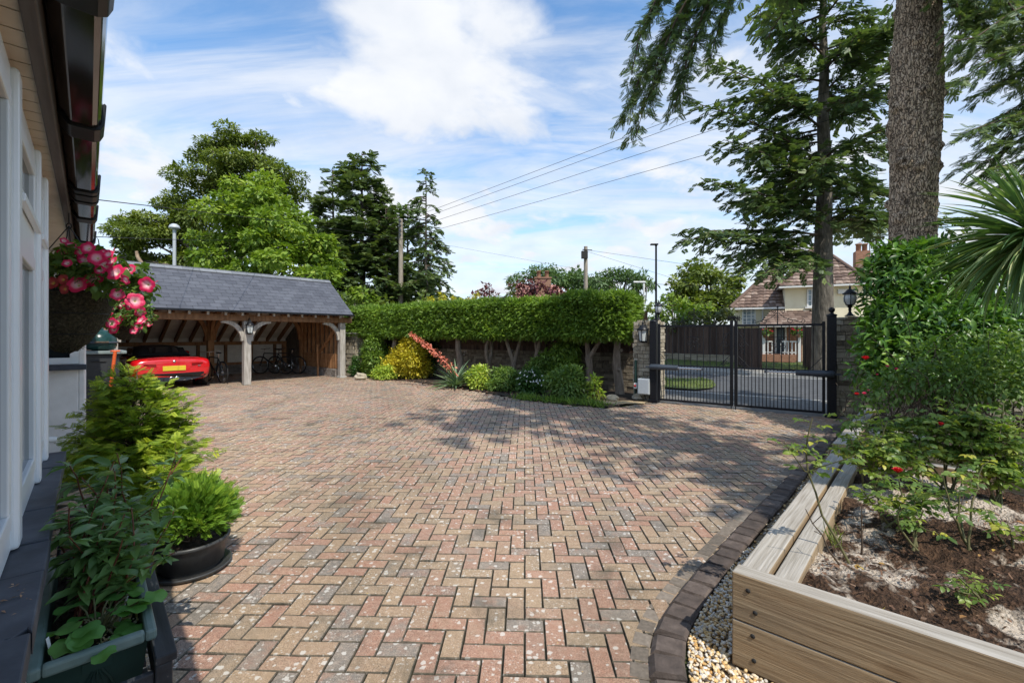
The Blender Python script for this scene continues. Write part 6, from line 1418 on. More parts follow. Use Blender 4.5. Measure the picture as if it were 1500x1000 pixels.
# ------------------------------------------------------------------ laurel and tangle on the right
M['laurel']=mat_leaf('laurel_leaf',[(0,(.018,.045,.010)),(.4,(.048,.115,.018)),(.75,(.11,.205,.03)),(1,(.25,.33,.06))],.28,rough=.38,scale=2,wn=.3,spec=.45)
lp=A3([7.6,7.5,0]); la=thing('laurel_bush','big glossy green laurel bush beside the right gate pillar under the huge trunk','bush',lp); rl=np.random.default_rng(77); cl=[]
for px,py,Y,r in ((1312,430,7.2,.50),(1320,400,7.4,.55),(1350,390,7.5,.55),(1298,478,6.9,.42),(1310,520,6.7,.45),(1400,410,7.6,.65),(1340,470,6.9,.6),(1390,470,7.0,.6),(1450,430,7.6,.7),(1430,490,7.0,.6),(1480,480,7.2,.65),(1360,530,6.7,.5),(1290,398,7.6,.28),(1320,372,7.5,.3),(1300,378,7.6,.24),(1278,545,6.8,.30),(1410,540,6.7,.5),(1380,370,7.9,.35),(1480,540,6.7,.5),(1284,508,7.0,.30)):
    cl.append((P(px,py,Y),A3([r,r*.9,r*.8])))
g=Geo(); clump_leaves(g,LM,cl,170,.145,.36,rl,shell=.5,jit=.8,droop=.1); clump_leaves(g,LM,[(c,r*.6) for c,r in cl],90,.13,.36,rl,shell=.3); put('foliage',g,M['laurel'],la)
g=Geo()
for c,r in cl: g.tube(limb(lp+A3([rl.normal()*.3,rl.normal()*.3,0]),c,rl,6,.08),np.linspace(.035,.01,6),6,cap=False)
put('branch',g,M['twig'],la)
lb=thing('climbing_rose','tangled rambling rose with small leaves below the laurel at the right','bush',A3([6.6,5.6,.43])); cl2=[]
for px,py,Y,r in ((1300,570,5.6,.30),(1340,555,5.5,.35),(1390,560,5.4,.38),(1440,560,5.3,.40),(1490,560,5.2,.42),(1420,520,5.6,.35),(1480,515,5.5,.4),(1360,520,5.8,.30),(1270,585,5.8,.22),(1530,540,5.3,.5)): cl2.append((P(px,py,Y),A3([r,r*.8,r*.8])))
g=Geo(); clump_leaves(g,LM,cl2,330,.06,.5,rl,shell=.35); put('foliage',g,shmat('mid_green_rambler',midgreen,scale=3),lb)
g=Geo()
for c,r in cl2:
    for k in range(3): g.tube(limb(A3([c[0]+rl.normal()*.2,c[1]+.2,.42]),c+rl.normal(size=3)*.3+UP*.1,rl,7,.15),np.linspace(.009,.003,7),5,cap=False)
put('cane',g,M['twig'],lb)
for px,py,Y,R,m in ((1268,526,5.5,.052,'red_rose'),(1300,537,5.3,.026,'pink_rose'),(1313,541,5.3,.024,'pink_rose'),(1285,549,5.4,.018,'pink_rose'),(1255,578,5.3,.032,'red_rose'),(1266,577,5.2,.028,'pink_rose'),(1272,572,5.3,.016,'pink_rose')): bloom(P(px,py,Y),R,M[m],lb,rl)
# rubble wall continuing right of the pillar behind the laurel
wc_=GR+gd*5.6+gn*.35; rw=thing('garden_wall','rubble stone wall running right from the gate pillar behind the laurel','wall',wc_)
g=Geo(); g.box(wc_+UP*.7,(8.6,.3,1.4),[gd,gn,UP]); put('core',g,M['mortar'],rw)
g=Geo(); stones(g,wc_,A3([gd,gn,UP]),(8.6,.38,1.45),.10,.24,rl,faces=(0,1),jit=.9,prot=.03); put('stonework',g,M['stone'],rw)
# palm-like cordyline
pc2=P(1518,348,4.7); co_=thing('cordyline','spiky green cordyline palm with drooping sword leaves at the right edge','palm',(pc2[0],pc2[1],.44))
M['cordy']=mat_leaf('cordyline_blade',[(0,(.04,.09,.03)),(.5,(.10,.175,.055)),(.85,(.20,.27,.10)),(1,(.40,.37,.17))],.25,rough=.4,scale=3,wn=.15)
rl=np.random.default_rng(99); n=420; th=rl.random(n)*6.283; el=np.concatenate([rl.uniform(-.9,.3,n*2//3),rl.uniform(.3,1.45,n-n*2//3)]); d=np.stack([np.cos(th)*np.cos(el),np.sin(th)*np.cos(el),np.sin(el)],1); g=Geo()
for k,dr in enumerate((.12,.30,.5)):
    s=slice(k,None,3); leaves(g,strap(8,dr,.55),np.tile(pc2,(len(th[s]),1))+d[s]*.04,d[s],UP+rl.normal(size=(len(th[s]),3))*.12,rl.uniform(.68,1.0,len(th[s])),.040,rl.random(len(th[s])))
put('leaf_blades',g,M['cordy'],co_)
g=Geo(); g.tube(limb((pc2[0]+.22,pc2[1]+.1,.42),pc2,rl,7,.02),np.linspace(.07,.055,7),9); put('trunk',g,M['bark'],co_)
# ------------------------------------------------------------------ trees
def px2(px,py,Y): return P(px,py,Y)
M['fir']=mat_leaf('fir_needle',[(0,(.022,.044,.018)),(.4,(.060,.102,.038)),(.7,(.13,.175,.058)),(1,(.30,.30,.10))],.32,rough=.5,scale=.8,wn=.4)
M['spruce']=mat_leaf('spruce_needle',[(0,(.034,.058,.024)),(.5,(.08,.12,.042)),(1,(.19,.225,.075))],.32,rough=.55,scale=.5,wn=.4)
M['pine']=mat_leaf('pine_needle',[(0,(.028,.058,.022)),(.5,(.07,.12,.042)),(1,(.15,.21,.07))],.28,rough=.55,scale=.3,wn=.5)
M['maple']=mat_leaf('sycamore_leaf',[(0,(.045,.08,.012)),(.4,(.115,.185,.022)),(.75,(.22,.285,.04)),(1,(.34,.36,.075))],.35,rough=.5,scale=.5,wn=.35)
M['larch']=mat_leaf('feathery_tree_leaf',[(0,(.035,.058,.012)),(.4,(.085,.12,.02)),(.75,(.165,.20,.035)),(1,(.30,.29,.06))],.32,rough=.5,scale=.35,wn=.4)
M['plum']=mat_leaf('purple_plum_leaf',[(0,(.035,.012,.016)),(.5,(.10,.03,.036)),(1,(.22,.09,.09))],.25,rough=.5,scale=.8)
def broad(label,base,clumps,L,wr,dens,mat,seed,trunk=.3,shell=.5,name='tree',cat='tree',droop=.3,group=None,fork=None,tmpl=LQ,sub=7,subr=.42):
    """tree: tapered trunk with limbs to clumps; each big clump broken into sub-clumps so the outline is uneven"""
    rl=np.random.default_rng(seed); base=A3(base); r=thing(name,label,cat,base,group); gl=Geo(); gw=Geo(); cs=[]
    for c,rad in clumps:
        rad=np.full(3,rad,float) if np.isscalar(rad) else A3(rad)
        for k in range(sub):
            u=rdir(rl,1)[0]; u[2]=u[2]*.9+.15; cs.append((A3(c)+u*rad*rl.uniform(.55,.95),rad*subr*rl.uniform(.7,1.25)*A3([1,1,.75])))
        cs.append((A3(c),rad*.55))
    clump_leaves(gl,tmpl,cs,dens,L,wr,rl,shell=shell,droop=droop)
    cz=np.mean([c for c,_ in clumps],axis=0); top=max((c for c,_ in clumps),key=lambda c:c[2])
    tl=limb(base,A3([top[0],top[1],top[2]]),rl,9,.03); gw.tube(tl,np.linspace(trunk,trunk*.15,9),9,cap=False)
    for c,rad in clumps:
        zz=base[2]+(c[2]-base[2])*rl.uniform(.35,.6); i=np.clip(np.searchsorted(tl[:,2],zz),0,8); st=tl[i]
        gw.tube(limb(st,c,rl,6,.08,.05),np.linspace(trunk*.35,trunk*.08,6),6,cap=False)
    for c,rad in cs[::2]:
        k=min(range(len(clumps)),key=lambda q:np.linalg.norm(A3(clumps[q][0])-c)); gw.tube(limb(clumps[k][0],c,rl,4,.1),np.linspace(trunk*.10,trunk*.03,4),4,cap=False)
    put('crown',gl,mat,r); put('trunk',gw,M['bark'],r); return r
# sycamore behind the carport
Y=25; k=Y/F
cl=[(px2(x,y,Y+dy),A3([rx*k,rx*k*.9,ry*k])) for x,y,rx,ry,dy in ((375,285,48,32,0),(345,320,55,36,-1),(410,315,52,36,-.5),(330,365,48,34,-1),(395,360,60,40,-2),(455,370,42,34,-1),(350,410,55,34,-2),(425,410,58,34,-2.5),(475,400,34,28,-1.5),(305,400,30,26,0),(390,335,40,30,-2))]
broad('bright green leafy sycamore right behind the carport roof',(px2(390,490,Y)*A3([1,1,0])),cl,.21,.75,58,M['maple'],11,.35,sub=9,subr=.38)
# taller feathery tree behind
Y=33; k=Y/F
cl=[(px2(x,y,Y+dy),A3([rx*k,rx*k*.9,ry*k])) for x,y,rx,ry,dy in ((330,205,34,16,0),(375,208,26,13,0),(305,232,26,18,0),(355,240,46,22,0),(410,255,30,20,0),(300,265,45,26,0),(345,285,50,30,1),(265,300,36,22,0),(250,340,46,26,0),(215,350,42,20,-1),(190,375,34,16,-1),(235,385,45,22,0),(285,370,45,34,0),(425,285,26,26,1),(172,325,10,14,-1),(295,330,40,30,0),(200,330,16,14,-1))]
broad('tall spreading feathery tree behind the sycamore, highest on the left skyline',(px2(345,490,Y)*A3([1,1,0])),cl,.22,.5,62,M['larch'],12,.42,sub=10,subr=.44)
g=Geo(); rl=np.random.default_rng(5); b=px2(212,400,31); 
for a,c,r0 in (((200,368),(222,400),.16),((214,386),(226,396),.08)): g.tube(limb(px2(*a,30.5),px2(*c,31),rl,5,.08),np.linspace(r0*.6,r0,5),6)
g.tube(limb(px2(226,396,31),px2(226,490,31)*A3([1,1,0]),rl,5,.03),.25,7)
M['dead']=mat_noise('bleached_deadwood',[(.3,(.22,.15,.10)),(.7,(.42,.31,.22))],5,6,.9,.5); solo('dead_tree',g,M['dead'],'bleached broken dead trunk low among the leaves above the carport ridge','dead tree')
def conifer(label,base,h,zlow,Rf,nb,mat,seed,twig=.9,sp=.28,per=.16,nt=20,droop=.25,rise=.15,trunk=.25,name='conifer',group=None,az=None,hang=.25,wr=.55,tmpl=None,w0=.05,lean=(0,0),jz=.5,extra=(),tr_mat=None,s0=.2):
    rl=np.random.default_rng(seed); base=A3(base); r=thing(name,label,'tree',base,group); gl=Geo(); gw=Geo(); br=[]
    tp=base+A3([lean[0],lean[1],h]); tl=np.linspace(0,1,10)[:,None]*(tp-base)+base; tl[1:-1,:2]+=rl.normal(size=(8,2))*trunk*.15
    gt=Geo(); gt.tube(tl,trunk*(1-np.linspace(0,1,10)*.92),10,cap=False)
    for i in range(nb):
        q=(i+rl.random())/nb; z=zlow+(h-zlow)*q; R=Rf(q)*rl.uniform(.72,1.15); th=rl.random()*6.283 if az is None else rl.uniform(*az)
        p0=base+(tp-base)*(z/h); s=np.linspace(0,1,6); e=A3([math.cos(th),math.sin(th),0]); e2=A3([-e[1],e[0],0])*rl.normal()*.18
        pts=p0+e*(s*R)[:,None]+e2*(s*s*R)[:,None]+UP*((rise*s-droop*s**2+.10*s**4)*R)[:,None]+rl.normal(size=(6,3))*.02*R*s[:,None]
        br.append(pts)
    br+= [A3(x) for x in extra]
    conifer_branches(gl,gw,br,rl,twig=twig,nt=nt,sp=sp,per=per,hang=hang,wr=wr,tmpl=tmpl,w0=w0,s0=s0)
    put('crown',gl,mat,r); put('trunk',gt,tr_mat or M['bark'],r); put('limb',gw,M['twig'],r); return r
# dark conifers right of the sycamore
def gx(px,Y): return A3([(px-CX)/F*Y,Y,0])
def hz(py,Y): return H+(HY-py)/F*Y
Y=31; conifer('tall dark irregular conifer between the sycamore and the utility pole',gx(530,Y),hz(224,Y),1.5,lambda q:(1-q)**.65*3.6+.35,90,M['spruce'],13,twig=1.1,sp=.46,per=.115,nt=26,droop=.1,rise=.15,trunk=.28,wr=1.0,group='dark conifers along the skyline')
Y=34; conifer('dark ragged conifer half hidden behind the sycamore',gx(487,Y),hz(248,Y),2,lambda q:(1-q)**.7*3.2+.35,70,M['spruce'],14,twig=1.1,sp=.46,per=.12,nt=24,droop=.05,trunk=.25,wr=1.0,group='dark conifers along the skyline')
Y=30; conifer('slim dark conifer immediately left of the bare utility pole',gx(565,Y),hz(305,Y),1.5,lambda q:(1-q)**.6*2.3+.3,56,M['spruce'],15,twig=.9,sp=.42,per=.115,nt=24,droop=.1,trunk=.2,wr=1.0,group='dark conifers along the skyline')
Y=36; conifer('rounded dark conifer behind the utility pole',gx(598,Y),hz(298,Y),2,lambda q:(1-q)**.45*2.2+.3,56,M['pine'],17,twig=.9,sp=.44,per=.115,nt=26,droop=.0,rise=.2,trunk=.2,wr=1.0,group='dark conifers along the skyline')
Y=30; conifer('open pointed spruce with upturned branch tips right of the utility pole',gx(624,Y),hz(247,Y),1.5,lambda q:(1-q)**.85*2.7+.18,58,M['spruce'],16,twig=.8,sp=.36,per=.10,nt=24,droop=.42,rise=.12,trunk=.17,wr=.9,hang=.5,group='dark conifers along the skyline')
# far Scots pines (flat-topped)
def pine(label,px,top,hw,Y,seed,bot=440):
    k=Y/F; rl=np.random.default_rng(seed); cl=[]
    for i in range(11):
        x=px+rl.uniform(-1,1)*hw*.85; f=1-abs(x-px)/hw; y=top+ (bot-18-top)*(1-f*rl.uniform(.55,1))*.75+8; cl.append((px2(x,y,Y+rl.normal()*1.5),A3([hw*.36*k,hw*.36*k,11*k])))
    broad(label,gx(px,Y),cl,.45,.4,8,M['pine'],seed,.32,group='far Scots pines above the hedge',name='pine_tree',sub=6,subr=.45)
pine('far flat topped pine behind the red roofed house',790,380,52,58,21); pine('far pine between the red roof and the second utility pole',838,392,36,60,22)
pine('far pine with a leaning top between the second pole and the street lamp',908,386,46,56,23); pine('low far pine just right of the second utility pole',872,402,30,62,24); pine('thin far pine leaning towards the street lamp',940,396,18,54,25)
# broadleaf beyond the gate
Y=36; k=Y/F; cl=[(px2(x,y,Y+d),A3([r*k,r*k,r*.75*k])) for x,y,r,d in ((1035,402,34,0),(1005,420,26,0),(1062,418,28,0),(1030,440,36,-1),(1075,440,22,0),(995,445,24,0),(1055,450,30,-1))]
broad('round green tree left of the cream house beyond the road',gx(1036,Y),cl,.28,.7,26,M['larch'],31,.4,sub=8)
Y=26; k=Y/F; cl=[(px2(x,y,Y+d),A3([r*k,r*k,r*.8*k])) for x,y,r,d in ((985,448,20,0),(1010,455,22,-.5),(970,460,18,0),(1035,462,20,-.5),(995,470,22,-1))]
broad('light green shrubby tree above the dark roadside fence',gx(1000,Y),cl,.26,.6,24,M['maple'],32,.15,sub=7)
Y=24.3; k=Y/F; cl=[(px2(x,y,Y+d),A3([r*k,r*k,r*.8*k])) for x,y,r,d in ((1045,464,20,0),(1064,468,17,0),(1028,472,18,0),(1010,476,16,0),(1080,480,9,0),(985,478,14,0))]
broad('dark olive bush spilling over the roadside fence beside the cream house',gx(1056,Y),cl,.2,.5,36,mat_leaf('olive_bush_leaf',[(0,(.03,.04,.012)),(.5,(.07,.09,.025)),(.85,(.14,.14,.04)),(1,(.28,.13,.05))],.25,scale=1),33,.12,sub=7,name='bush',cat='bush')
# plum, gold conifer tips, infill shrubs above the hedge
Y=27; k=Y/F; cl=[(px2(x,y,Y),A3([r*k,r*k,r*.75*k])) for x,y,r in ((760,425,15),(785,418,16),(808,424,16),(775,435,18),(825,434,12),(745,438,12))]
broad('purple leaved plum tree in front of the red roofed house',gx(785,Y),cl,.22,.6,34,M['plum'],34,.12,sub=7)
Y=26; k=Y/F; cl=[(px2(x,y,Y),A3([r*k,r*k,r*.9*k])) for x,y,r in ((716,424,12),(705,434,12),(725,436,10),(690,440,9))]
broad('small dark purple tree left of the bigger plum',gx(712,Y),cl,.2,.55,30,M['plum'],35,.09,sub=6)
Y=23; conifer('young pale green conifer between the two purple trees',gx(748,Y),hz(413,Y),.5,lambda q:(1-q)*.9+.1,60,M['larch'],36,twig=.4,sp=.2,per=.10,nt=26,trunk=.06,w0=.015)
M['goldcon']=mat_leaf('golden_conifer',[(0,(.16,.20,.02)),(.4,(.40,.38,.04)),(.8,(.62,.54,.07)),(1,(.72,.66,.14))],.35,scale=1)
Y=20.5
for i,(px,py) in enumerate(((630,436),(648,431),(663,437),(688,438),(698,431),(676,441))):
    lab=('leftmost golden conifer tip above the hedge','tallest golden conifer tip of the left four above the hedge','golden conifer tip right of the tallest left one','small golden conifer tip beside the pointed right one','pointed golden conifer tip furthest right above the hedge','lowest golden conifer tip in the middle of the row')[i]
    conifer(lab,gx(px,Y),hz(py,Y),.8,lambda q:(1-q)*.42+.06,46,M['goldcon'],40+i,twig=.25,sp=.16,per=.07,nt=40,trunk=.04,w0=.01,droop=-.35,rise=.5,group='golden conifer tips above the hedge',name='golden_conifer')
for i,(px,py,hw,Y,mt,lab) in enumerate(((525,425,26,23,'maple','bright green shrub just above the left end of the hedge'),(560,432,22,24,'larch','green shrub above the hedge left of the utility pole'),(610,436,24,27,'larch','dull green shrub above the hedge right of the utility pole'),(660,440,22,28,'spruce','dark shrub behind the golden conifer tips'),(855,436,40,40,'larch','distant green bank behind the second utility pole'),(935,436,34,40,'larch','distant green bank behind the street lamp'),(650,434,120,48,'pine','far dark tree belt above the middle of the hedge'),(505,430,30,26,'spruce','dark shrub behind the carport gable'))):
    k=Y/F; rl=np.random.default_rng(60+i); cl=[(px2(px+rl.uniform(-.7,.7)*hw,py+rl.uniform(4,22),Y),A3([hw*.42*k,hw*.42*k,10*k])) for _ in range(6)]
    broad(lab,gx(px,Y),cl,.24*Y/24,.55,30*(24/Y)**2,M[mt],60+i,.08,sub=6,name='shrub',cat='shrub')
# ------------------------------------------------------------------ the fir across the road (trunk at x~1205)
Y=17.5; b=gx(1206,Y); b[2]=.1
def Rf(q): return 5.6*(1-q)**.75*(.75+.25*math.sin(q*37)) + .3
M['bark_fir']=mat_noise('grey_fir_bark',[(.25,(.05,.042,.033)),(.5,(.115,.10,.078)),(.75,(.20,.175,.14))],5,8,.9,.9,.05,(2.5,2.5,.7))
ex=[]
for (x0,y0),(x1,y1),dy in (((1205,385),(1010,335),-2.5),((1205,375),(1085,392),-2),((1205,330),(1035,265),-2),((1205,280),(1060,205),-2),((1205,240),(1015,150),-2),((1205,190),(1040,90),-2),((1205,330),(1285,310),-1),((1205,240),(1290,215),-1.5),((1205,345),(1000,352),-1.5),((1205,300),(1290,285),.5),((1205,140),(1285,85),-1),((1205,380),(1125,400),-2.6),((1205,80),(1110,20),-1.5),((1205,335),(1285,330),-1)):
    p0=px2(x0,y0,Y); p1=px2(x1,y1,Y+dy); s=np.linspace(0,1,6)[:,None]; q=p0+(p1-p0)*s; q[:,2]+=(.5*np.sin(math.pi*s[:,0])*.6); ex.append(q)
conifer('big dark fir with layered drooping branches across the road in front of the cream house',b,17.5,5.2,Rf,54,M['fir'],71,twig=1.3,sp=.26,per=.090,nt=31,droop=.22,rise=.12,trunk=.42,hang=.38,wr=1.0,w0=.05,extra=ex,tr_mat=M['bark_fir'],name='fir_tree',s0=.12)
# ------------------------------------------------------------------ the huge trunk by the gate
rl=np.random.default_rng(81); Y=8.3; tb=gx(1336,Y); big=thing('fir_tree','huge old fir with a thick knobbly grey trunk rising behind the laurel','tree',tb)
nz_,na=420,120; zz=np.linspace(0,13.5,nz_); aa=np.arange(na)/na*2*math.pi; knots=[(rl.uniform(2.6,9.5),rl.uniform(0,6.283),rl.uniform(.05,.12),rl.uniform(.12,.26)) for _ in range(34)]
knots+=[(P(1336,y,Y)[2],math.radians(a),h_,s_) for y,a,h_,s_ in [(y,-132+57.3*math.asin(q),h_,s_) for y,q,h_,s_ in ((102,.55,.06,.09),(122,.42,.05,.09),(146,.30,.07,.12),(150,.97,.06,.10),(105,.9,.05,.09),(186,.1,.04,.07),(219,.72,.06,.11),(222,.99,.07,.10),(228,-.45,.07,.12),(240,-.6,.06,.11),(251,.2,.08,.13),(250,1.,.07,.13),(207,-1.,.06,.16),(130,-.98,.05,.12),(60,.5,.05,.09),(20,.3,.05,.09),(300,-.3,.02,.2),(330,.5,.02,.2))]]
Rm=np.zeros((nz_,na))
for i,z in enumerate(zz):
    r0=.365-.008*z+.18*math.exp(-z*1.6)+.03*math.sin(z*1.3)
    rr=r0*(1+.035*np.cos(2*aa+z*.3)+.03*np.cos(3*aa-z*.5)+.018*np.cos(7*aa+1.3*np.sin(z*1.1)))
    for kz,ka,kh,ks in knots:
        da=(aa-ka+math.pi)%(2*math.pi)-math.pi; dd=((z-kz)**2+(da*r0)**2)/ks**2; rr=rr+kh*1.25*np.exp(-dd*5)-kh*1.1*np.exp(-dd*30)
    Rm[i]=rr
KM=np.zeros((nz_,na))
for i,z in enumerate(zz):
    for kz,ka,kh,ks in knots:
        da=(aa-ka+math.pi)%(2*math.pi)-math.pi; dd=((z-kz)**2+(da*.37)**2)/ks**2; KM[i]=np.maximum(KM[i],np.exp(-dd*22)*1.0)
ph=np.cumsum(rl.normal(size=(nz_,1))*.25,0); 
Rm+=.016*np.abs(np.sin(aa*11+ph))+rl.normal(size=Rm.shape)*.006
lean=np.stack([.012*zz-.03*np.sin(zz*.5),0*zz],1)
V=np.stack([tb[0]+lean[:,:1]+Rm*np.cos(aa),tb[1]+Rm*np.sin(aa),np.repeat(zz[:,None],na,1)],2)
g=Geo(); g.add(V.reshape(-1,3),[(i*na+j,i*na+(j+1)%na,(i+1)*na+(j+1)%na,(i+1)*na+j) for i in range(nz_-1) for j in range(na)],KM[:-1].ravel(),True)
t=NT('craggy_fir_bark'); v=t.coords((1,1,.45)); n1=t.noise(v,16,9,.68,.4); n2=t.noise(t.coords(),2.2,5); n3=t.noise(t.coords(),55,5)
kn_=t.attr(); wp=t.n('ShaderNodeVectorMath',operation='ADD'); wn_=t.n('ShaderNodeTexNoise'); wn_.inputs['Scale'].default_value=9; wn_.inputs['Detail'].default_value=5; t.l(t.coords(),wn_.inputs['Vector']); ws=t.n('ShaderNodeVectorMath',operation='SCALE'); t.l(wn_.outputs['Color'],ws.inputs[0]); ws.inputs['Scale'].default_value=.10
t.l(t.coords((1,1,.24)),wp.inputs[0]); t.l(ws.outputs[0],wp.inputs[1]); v1=t.vor(wp.outputs[0],27,'DISTANCE_TO_EDGE'); crack=t.ramp(v1,[(.0,(.0,.0,.0)),(.05,(.55,.55,.55)),(.13,(1,1,1))])
c=t.ramp(t.math('ADD',t.math('MULTIPLY',n1,.75),t.math('MULTIPLY',n3,.25)),[(.28,(.21,.155,.11)),(.48,(.52,.39,.275)),(.64,(.68,.54,.40)),(.82,(.72,.62,.51))])
c=t.mix(t.math('SUBTRACT',1.0,crack),c,(.085,.063,.048)); c=t.mix(t.math('MULTIPLY',kn_,.85),c,(.07,.05,.038))
c=t.mix(t.ramp(n2,[(.5,(0,0,0)),(.75,(.5,.5,.5))]),c,(.20,.15,.105))
M['bark_big']=t.done(t.bsdf(c,.92,0,t.bump(t.math('ADD',t.math('MULTIPLY',n1,.5),t.math('MULTIPLY',crack,.6)),1.0,.05),.2)); put('trunk',g,M['bark_big'],big)
gl=Geo(); gw=Geo(); br=[]
def ray_branch(pts,w=1): br.append(np.array([P(*p) for p in pts]))
# hanging branch upper left of the trunk, as photographed
ray_branch(((1120,-260,8.0),(1060,-90,7.6),(1010,10,7.3),(975,90,7.1),(945,150,7.0),(932,198,6.9)))
ray_branch(((1150,-240,8.0),(1090,-120,7.4),(1050,-20,7.2),(1020,60,7.1),(1000,120,7.0),(985,165,6.9)))
ray_branch(((1130,-250,8.2),(1060,-140,7.6),(1000,-60,7.4),(960,10,7.2),(935,40,7.1)))
ray_branch(((1010,10,7.3),(970,60,7.1),(935,120,7.1),(915,165,7.0)))
ray_branch(((1180,-240,7.8),(1120,-100,7.4),(1080,-20,7.3),(1055,30,7.2),(1040,90,7.2)))
# right-hand branches
for p in (((1350,-150,8.2),(1400,-60,7.8),(1440,30,7.6),(1475,90,7.4),(1520,140,7.3)),((1355,-120,8.2),(1390,-30,7.8),(1420,20,7.6),(1450,40,7.6),(1500,60,7.6)),
          ((1620,60,7.6),(1560,110,7.5),(1500,150,7.4),(1450,180,7.3),(1415,195,7.2)),((1620,120,7.4),(1560,170,7.3),(1500,200,7.2),(1450,235,7.1),(1408,240,7.1)),
          ((1620,20,7.6),(1560,70,7.5),(1500,100,7.4),(1460,125,7.4),(1430,140,7.3)),((1630,-40,7.6),(1570,0,7.6),(1500,40,7.5),(1450,60,7.5),(1400,85,7.5)),((1360,-200,8.2),(1400,-100,8.0),(1440,-30,7.9),(1480,0,7.8),(1530,20,7.8)),
          ((1620,150,7.0),(1570,190,7.0),(1520,225,6.9),(1480,240,6.9),(1440,250,6.9)),((1360,-160,8),(1385,-60,7.6),(1400,0,7.5),(1410,40,7.4),(1400,75,7.4)),((1640,-120,7.6),(1570,-60,7.6),(1500,-10,7.5),(1440,20,7.5),(1395,30,7.5)),((1640,60,7.2),(1570,120,7.2),(1510,170,7.1),(1470,205,7.1),(1440,220,7.0))): ray_branch(p)
conifer_branches(gl,gw,br,rl,twig=.68,nt=50,sp=.14,per=.034,tmpl=SPRAY,hang=.35,wr=1.0,w0=.022,s0=.1)
for p in (((1640,90,7.0),(1580,130,6.9),(1520,160,6.9),(1470,175,6.9),(1425,190,6.8)),((1640,0,6.8),(1560,40,6.8),(1490,70,6.8),(1440,95,6.8),(1405,120,6.8)),((1660,180,6.9),(1590,215,6.8),(1530,245,6.8),(1480,262,6.8),(1450,262,6.8)),((1640,-60,6.9),(1560,-20,6.9),(1480,20,6.9),(1430,55,6.9),(1400,60,6.9)),((1380,-160,7.6),(1420,-80,7.3),(1460,-20,7.2),(1495,30,7.1),(1530,80,7.0)),
  ((1100,-200,7.7),(1040,-60,7.2),(990,30,7.0),(960,100,6.9),(955,150,6.9)),((1100,-220,7.8),(1020,-90,7.3),(965,-10,7.1),(935,60,7.0),(925,110,6.9)),((1130,-200,7.6),(1075,-70,7.2),(1030,20,7.0),(1005,90,6.9),(1000,150,6.9))): ray_branch(p)
conifer_branches(gl,gw,br[-8:],rl,twig=.6,nt=44,sp=.15,per=.034,tmpl=SPRAY,hang=.45,wr=1.0,w0=.028,s0=.1)
# crown out of frame: the branches that shade the drive and the right of the hedge
br2=[]
for i in range(34):
    z=8.6+4.6*rl.random(); th=rl.random()*6.283; R=rl.uniform(2.0,4.2); e=A3([math.cos(th),math.sin(th),0]); s=np.linspace(0,1,6)
    if (e[1]>.2 and z<10) or e[0]*.543-e[1]*.839>.25: continue
    br2.append(tb+A3([.1,0,z])+e*(s*R)[:,None]+UP*((.1*s-.30*s**2)*R)[:,None])
conifer_branches(gl,gw,br2,rl,twig=1.0,nt=18,sp=.30,per=.15,hang=.3,wr=1.0,w0=.05,s0=.1)
put('crown',gl,M['fir'],big); put('limb',gw,M['twig'],big)

# ------------------------------------------------------------------ trees to the right of the camera whose shade falls over the drive
b=A3([6.2,.2,0]); rl=np.random.default_rng(91); r=thing('fir_tree','tall fir out of view to the right that shades the drive','tree',b); gl=Geo(); gw=Geo(); gt=Geo(); gt.tube(limb(b,b+UP*18.5,rl,9,.01),np.linspace(.24,.03,9),9,cap=False); br=[]
for z0,z1,n,R in ((7.4,9.8,14,1.55),(13.0,16.6,18,2.7)):
    for i in range(n):
        z=z0+(z1-z0)*rl.random(); th=rl.random()*6.283; RR=R*rl.uniform(.6,1.1); e=A3([math.cos(th),math.sin(th),0]); s_=np.linspace(0,1,6); br.append(b+UP*z+e*(s_*RR)[:,None]+UP*((.1*s_-.25*s_**2)*RR)[:,None])
conifer_branches(gl,gw,br,rl,twig=.9,nt=20,sp=.34,per=.16,hang=.3,wr=1.0,w0=.05,s0=.1)
put('crown',gl,M['fir'],r); put('trunk',gt,M['bark'],r); put('limb',gw,M['twig'],r)
rng=np.random.default_rng(71)
# ------------------------------------------------------------------ cream house across the road
M['cream']=mat_noise('cream_render',[(.3,(.76,.68,.48)),(.7,(.84,.77,.57))],2,7,.9,.25,.01,bscale=40)
M['pantile']=mat_noise('mottled_brown_tile',[(.15,(.085,.055,.042)),(.45,(.165,.108,.082)),(.7,(.26,.185,.145)),(.9,(.40,.33,.27))],5,6,.85,.3,rndw=.55)
M['door_blue']=mat_plain('dark_blue_door',(.018,.035,.055),.35)
M['redbrick']=mat_noise('orange_brick',[(.3,(.24,.115,.07)),(.7,(.37,.20,.125))],9,5,.85,.3)
Yh=27.0; hb0=gx(1160,Yh); hs=thing('house','cream rendered house with a mottled tiled hip roof across the road','house',hb0)
hx=unit(A3([.90,-.43,0])); hy=A3([-hx[1],hx[0],0]); HX=A3([hx,hy,UP]); kf=Yh/F
def Hh(px,py,d=0):   # point seen at a pixel on the plane d behind the house front
    r=A3([(px-CX)/F,1,0]); o=gx(1160,Yh)+hy*d; s=np.dot(o,hy)/np.dot(r,hy); p=r*s; p[2]=H-(py-HY)/F*p[1]; return p
GZ=.35
def wallbox(g,px0,px1,z0,z1,d0,d1): 
    a=Hh(px0,HY); b=Hh(px1,HY); a[2]=b[2]=0; L=np.dot(b-a,hx); g.box(a+hx*L/2+hy*(d0+d1)/2+UP*(z0+z1)/2,(L,d1-d0,z1-z0),HX)
ze_m=Hh(1200,418)[2]; ze_l=Hh(1110,450)[2]
g=Geo(); wallbox(g,1150,1330,0,ze_m,0,8); wallbox(g,1078,1149.5,0,ze_l,.5,7); put('wall',g,M['cream'],hs)
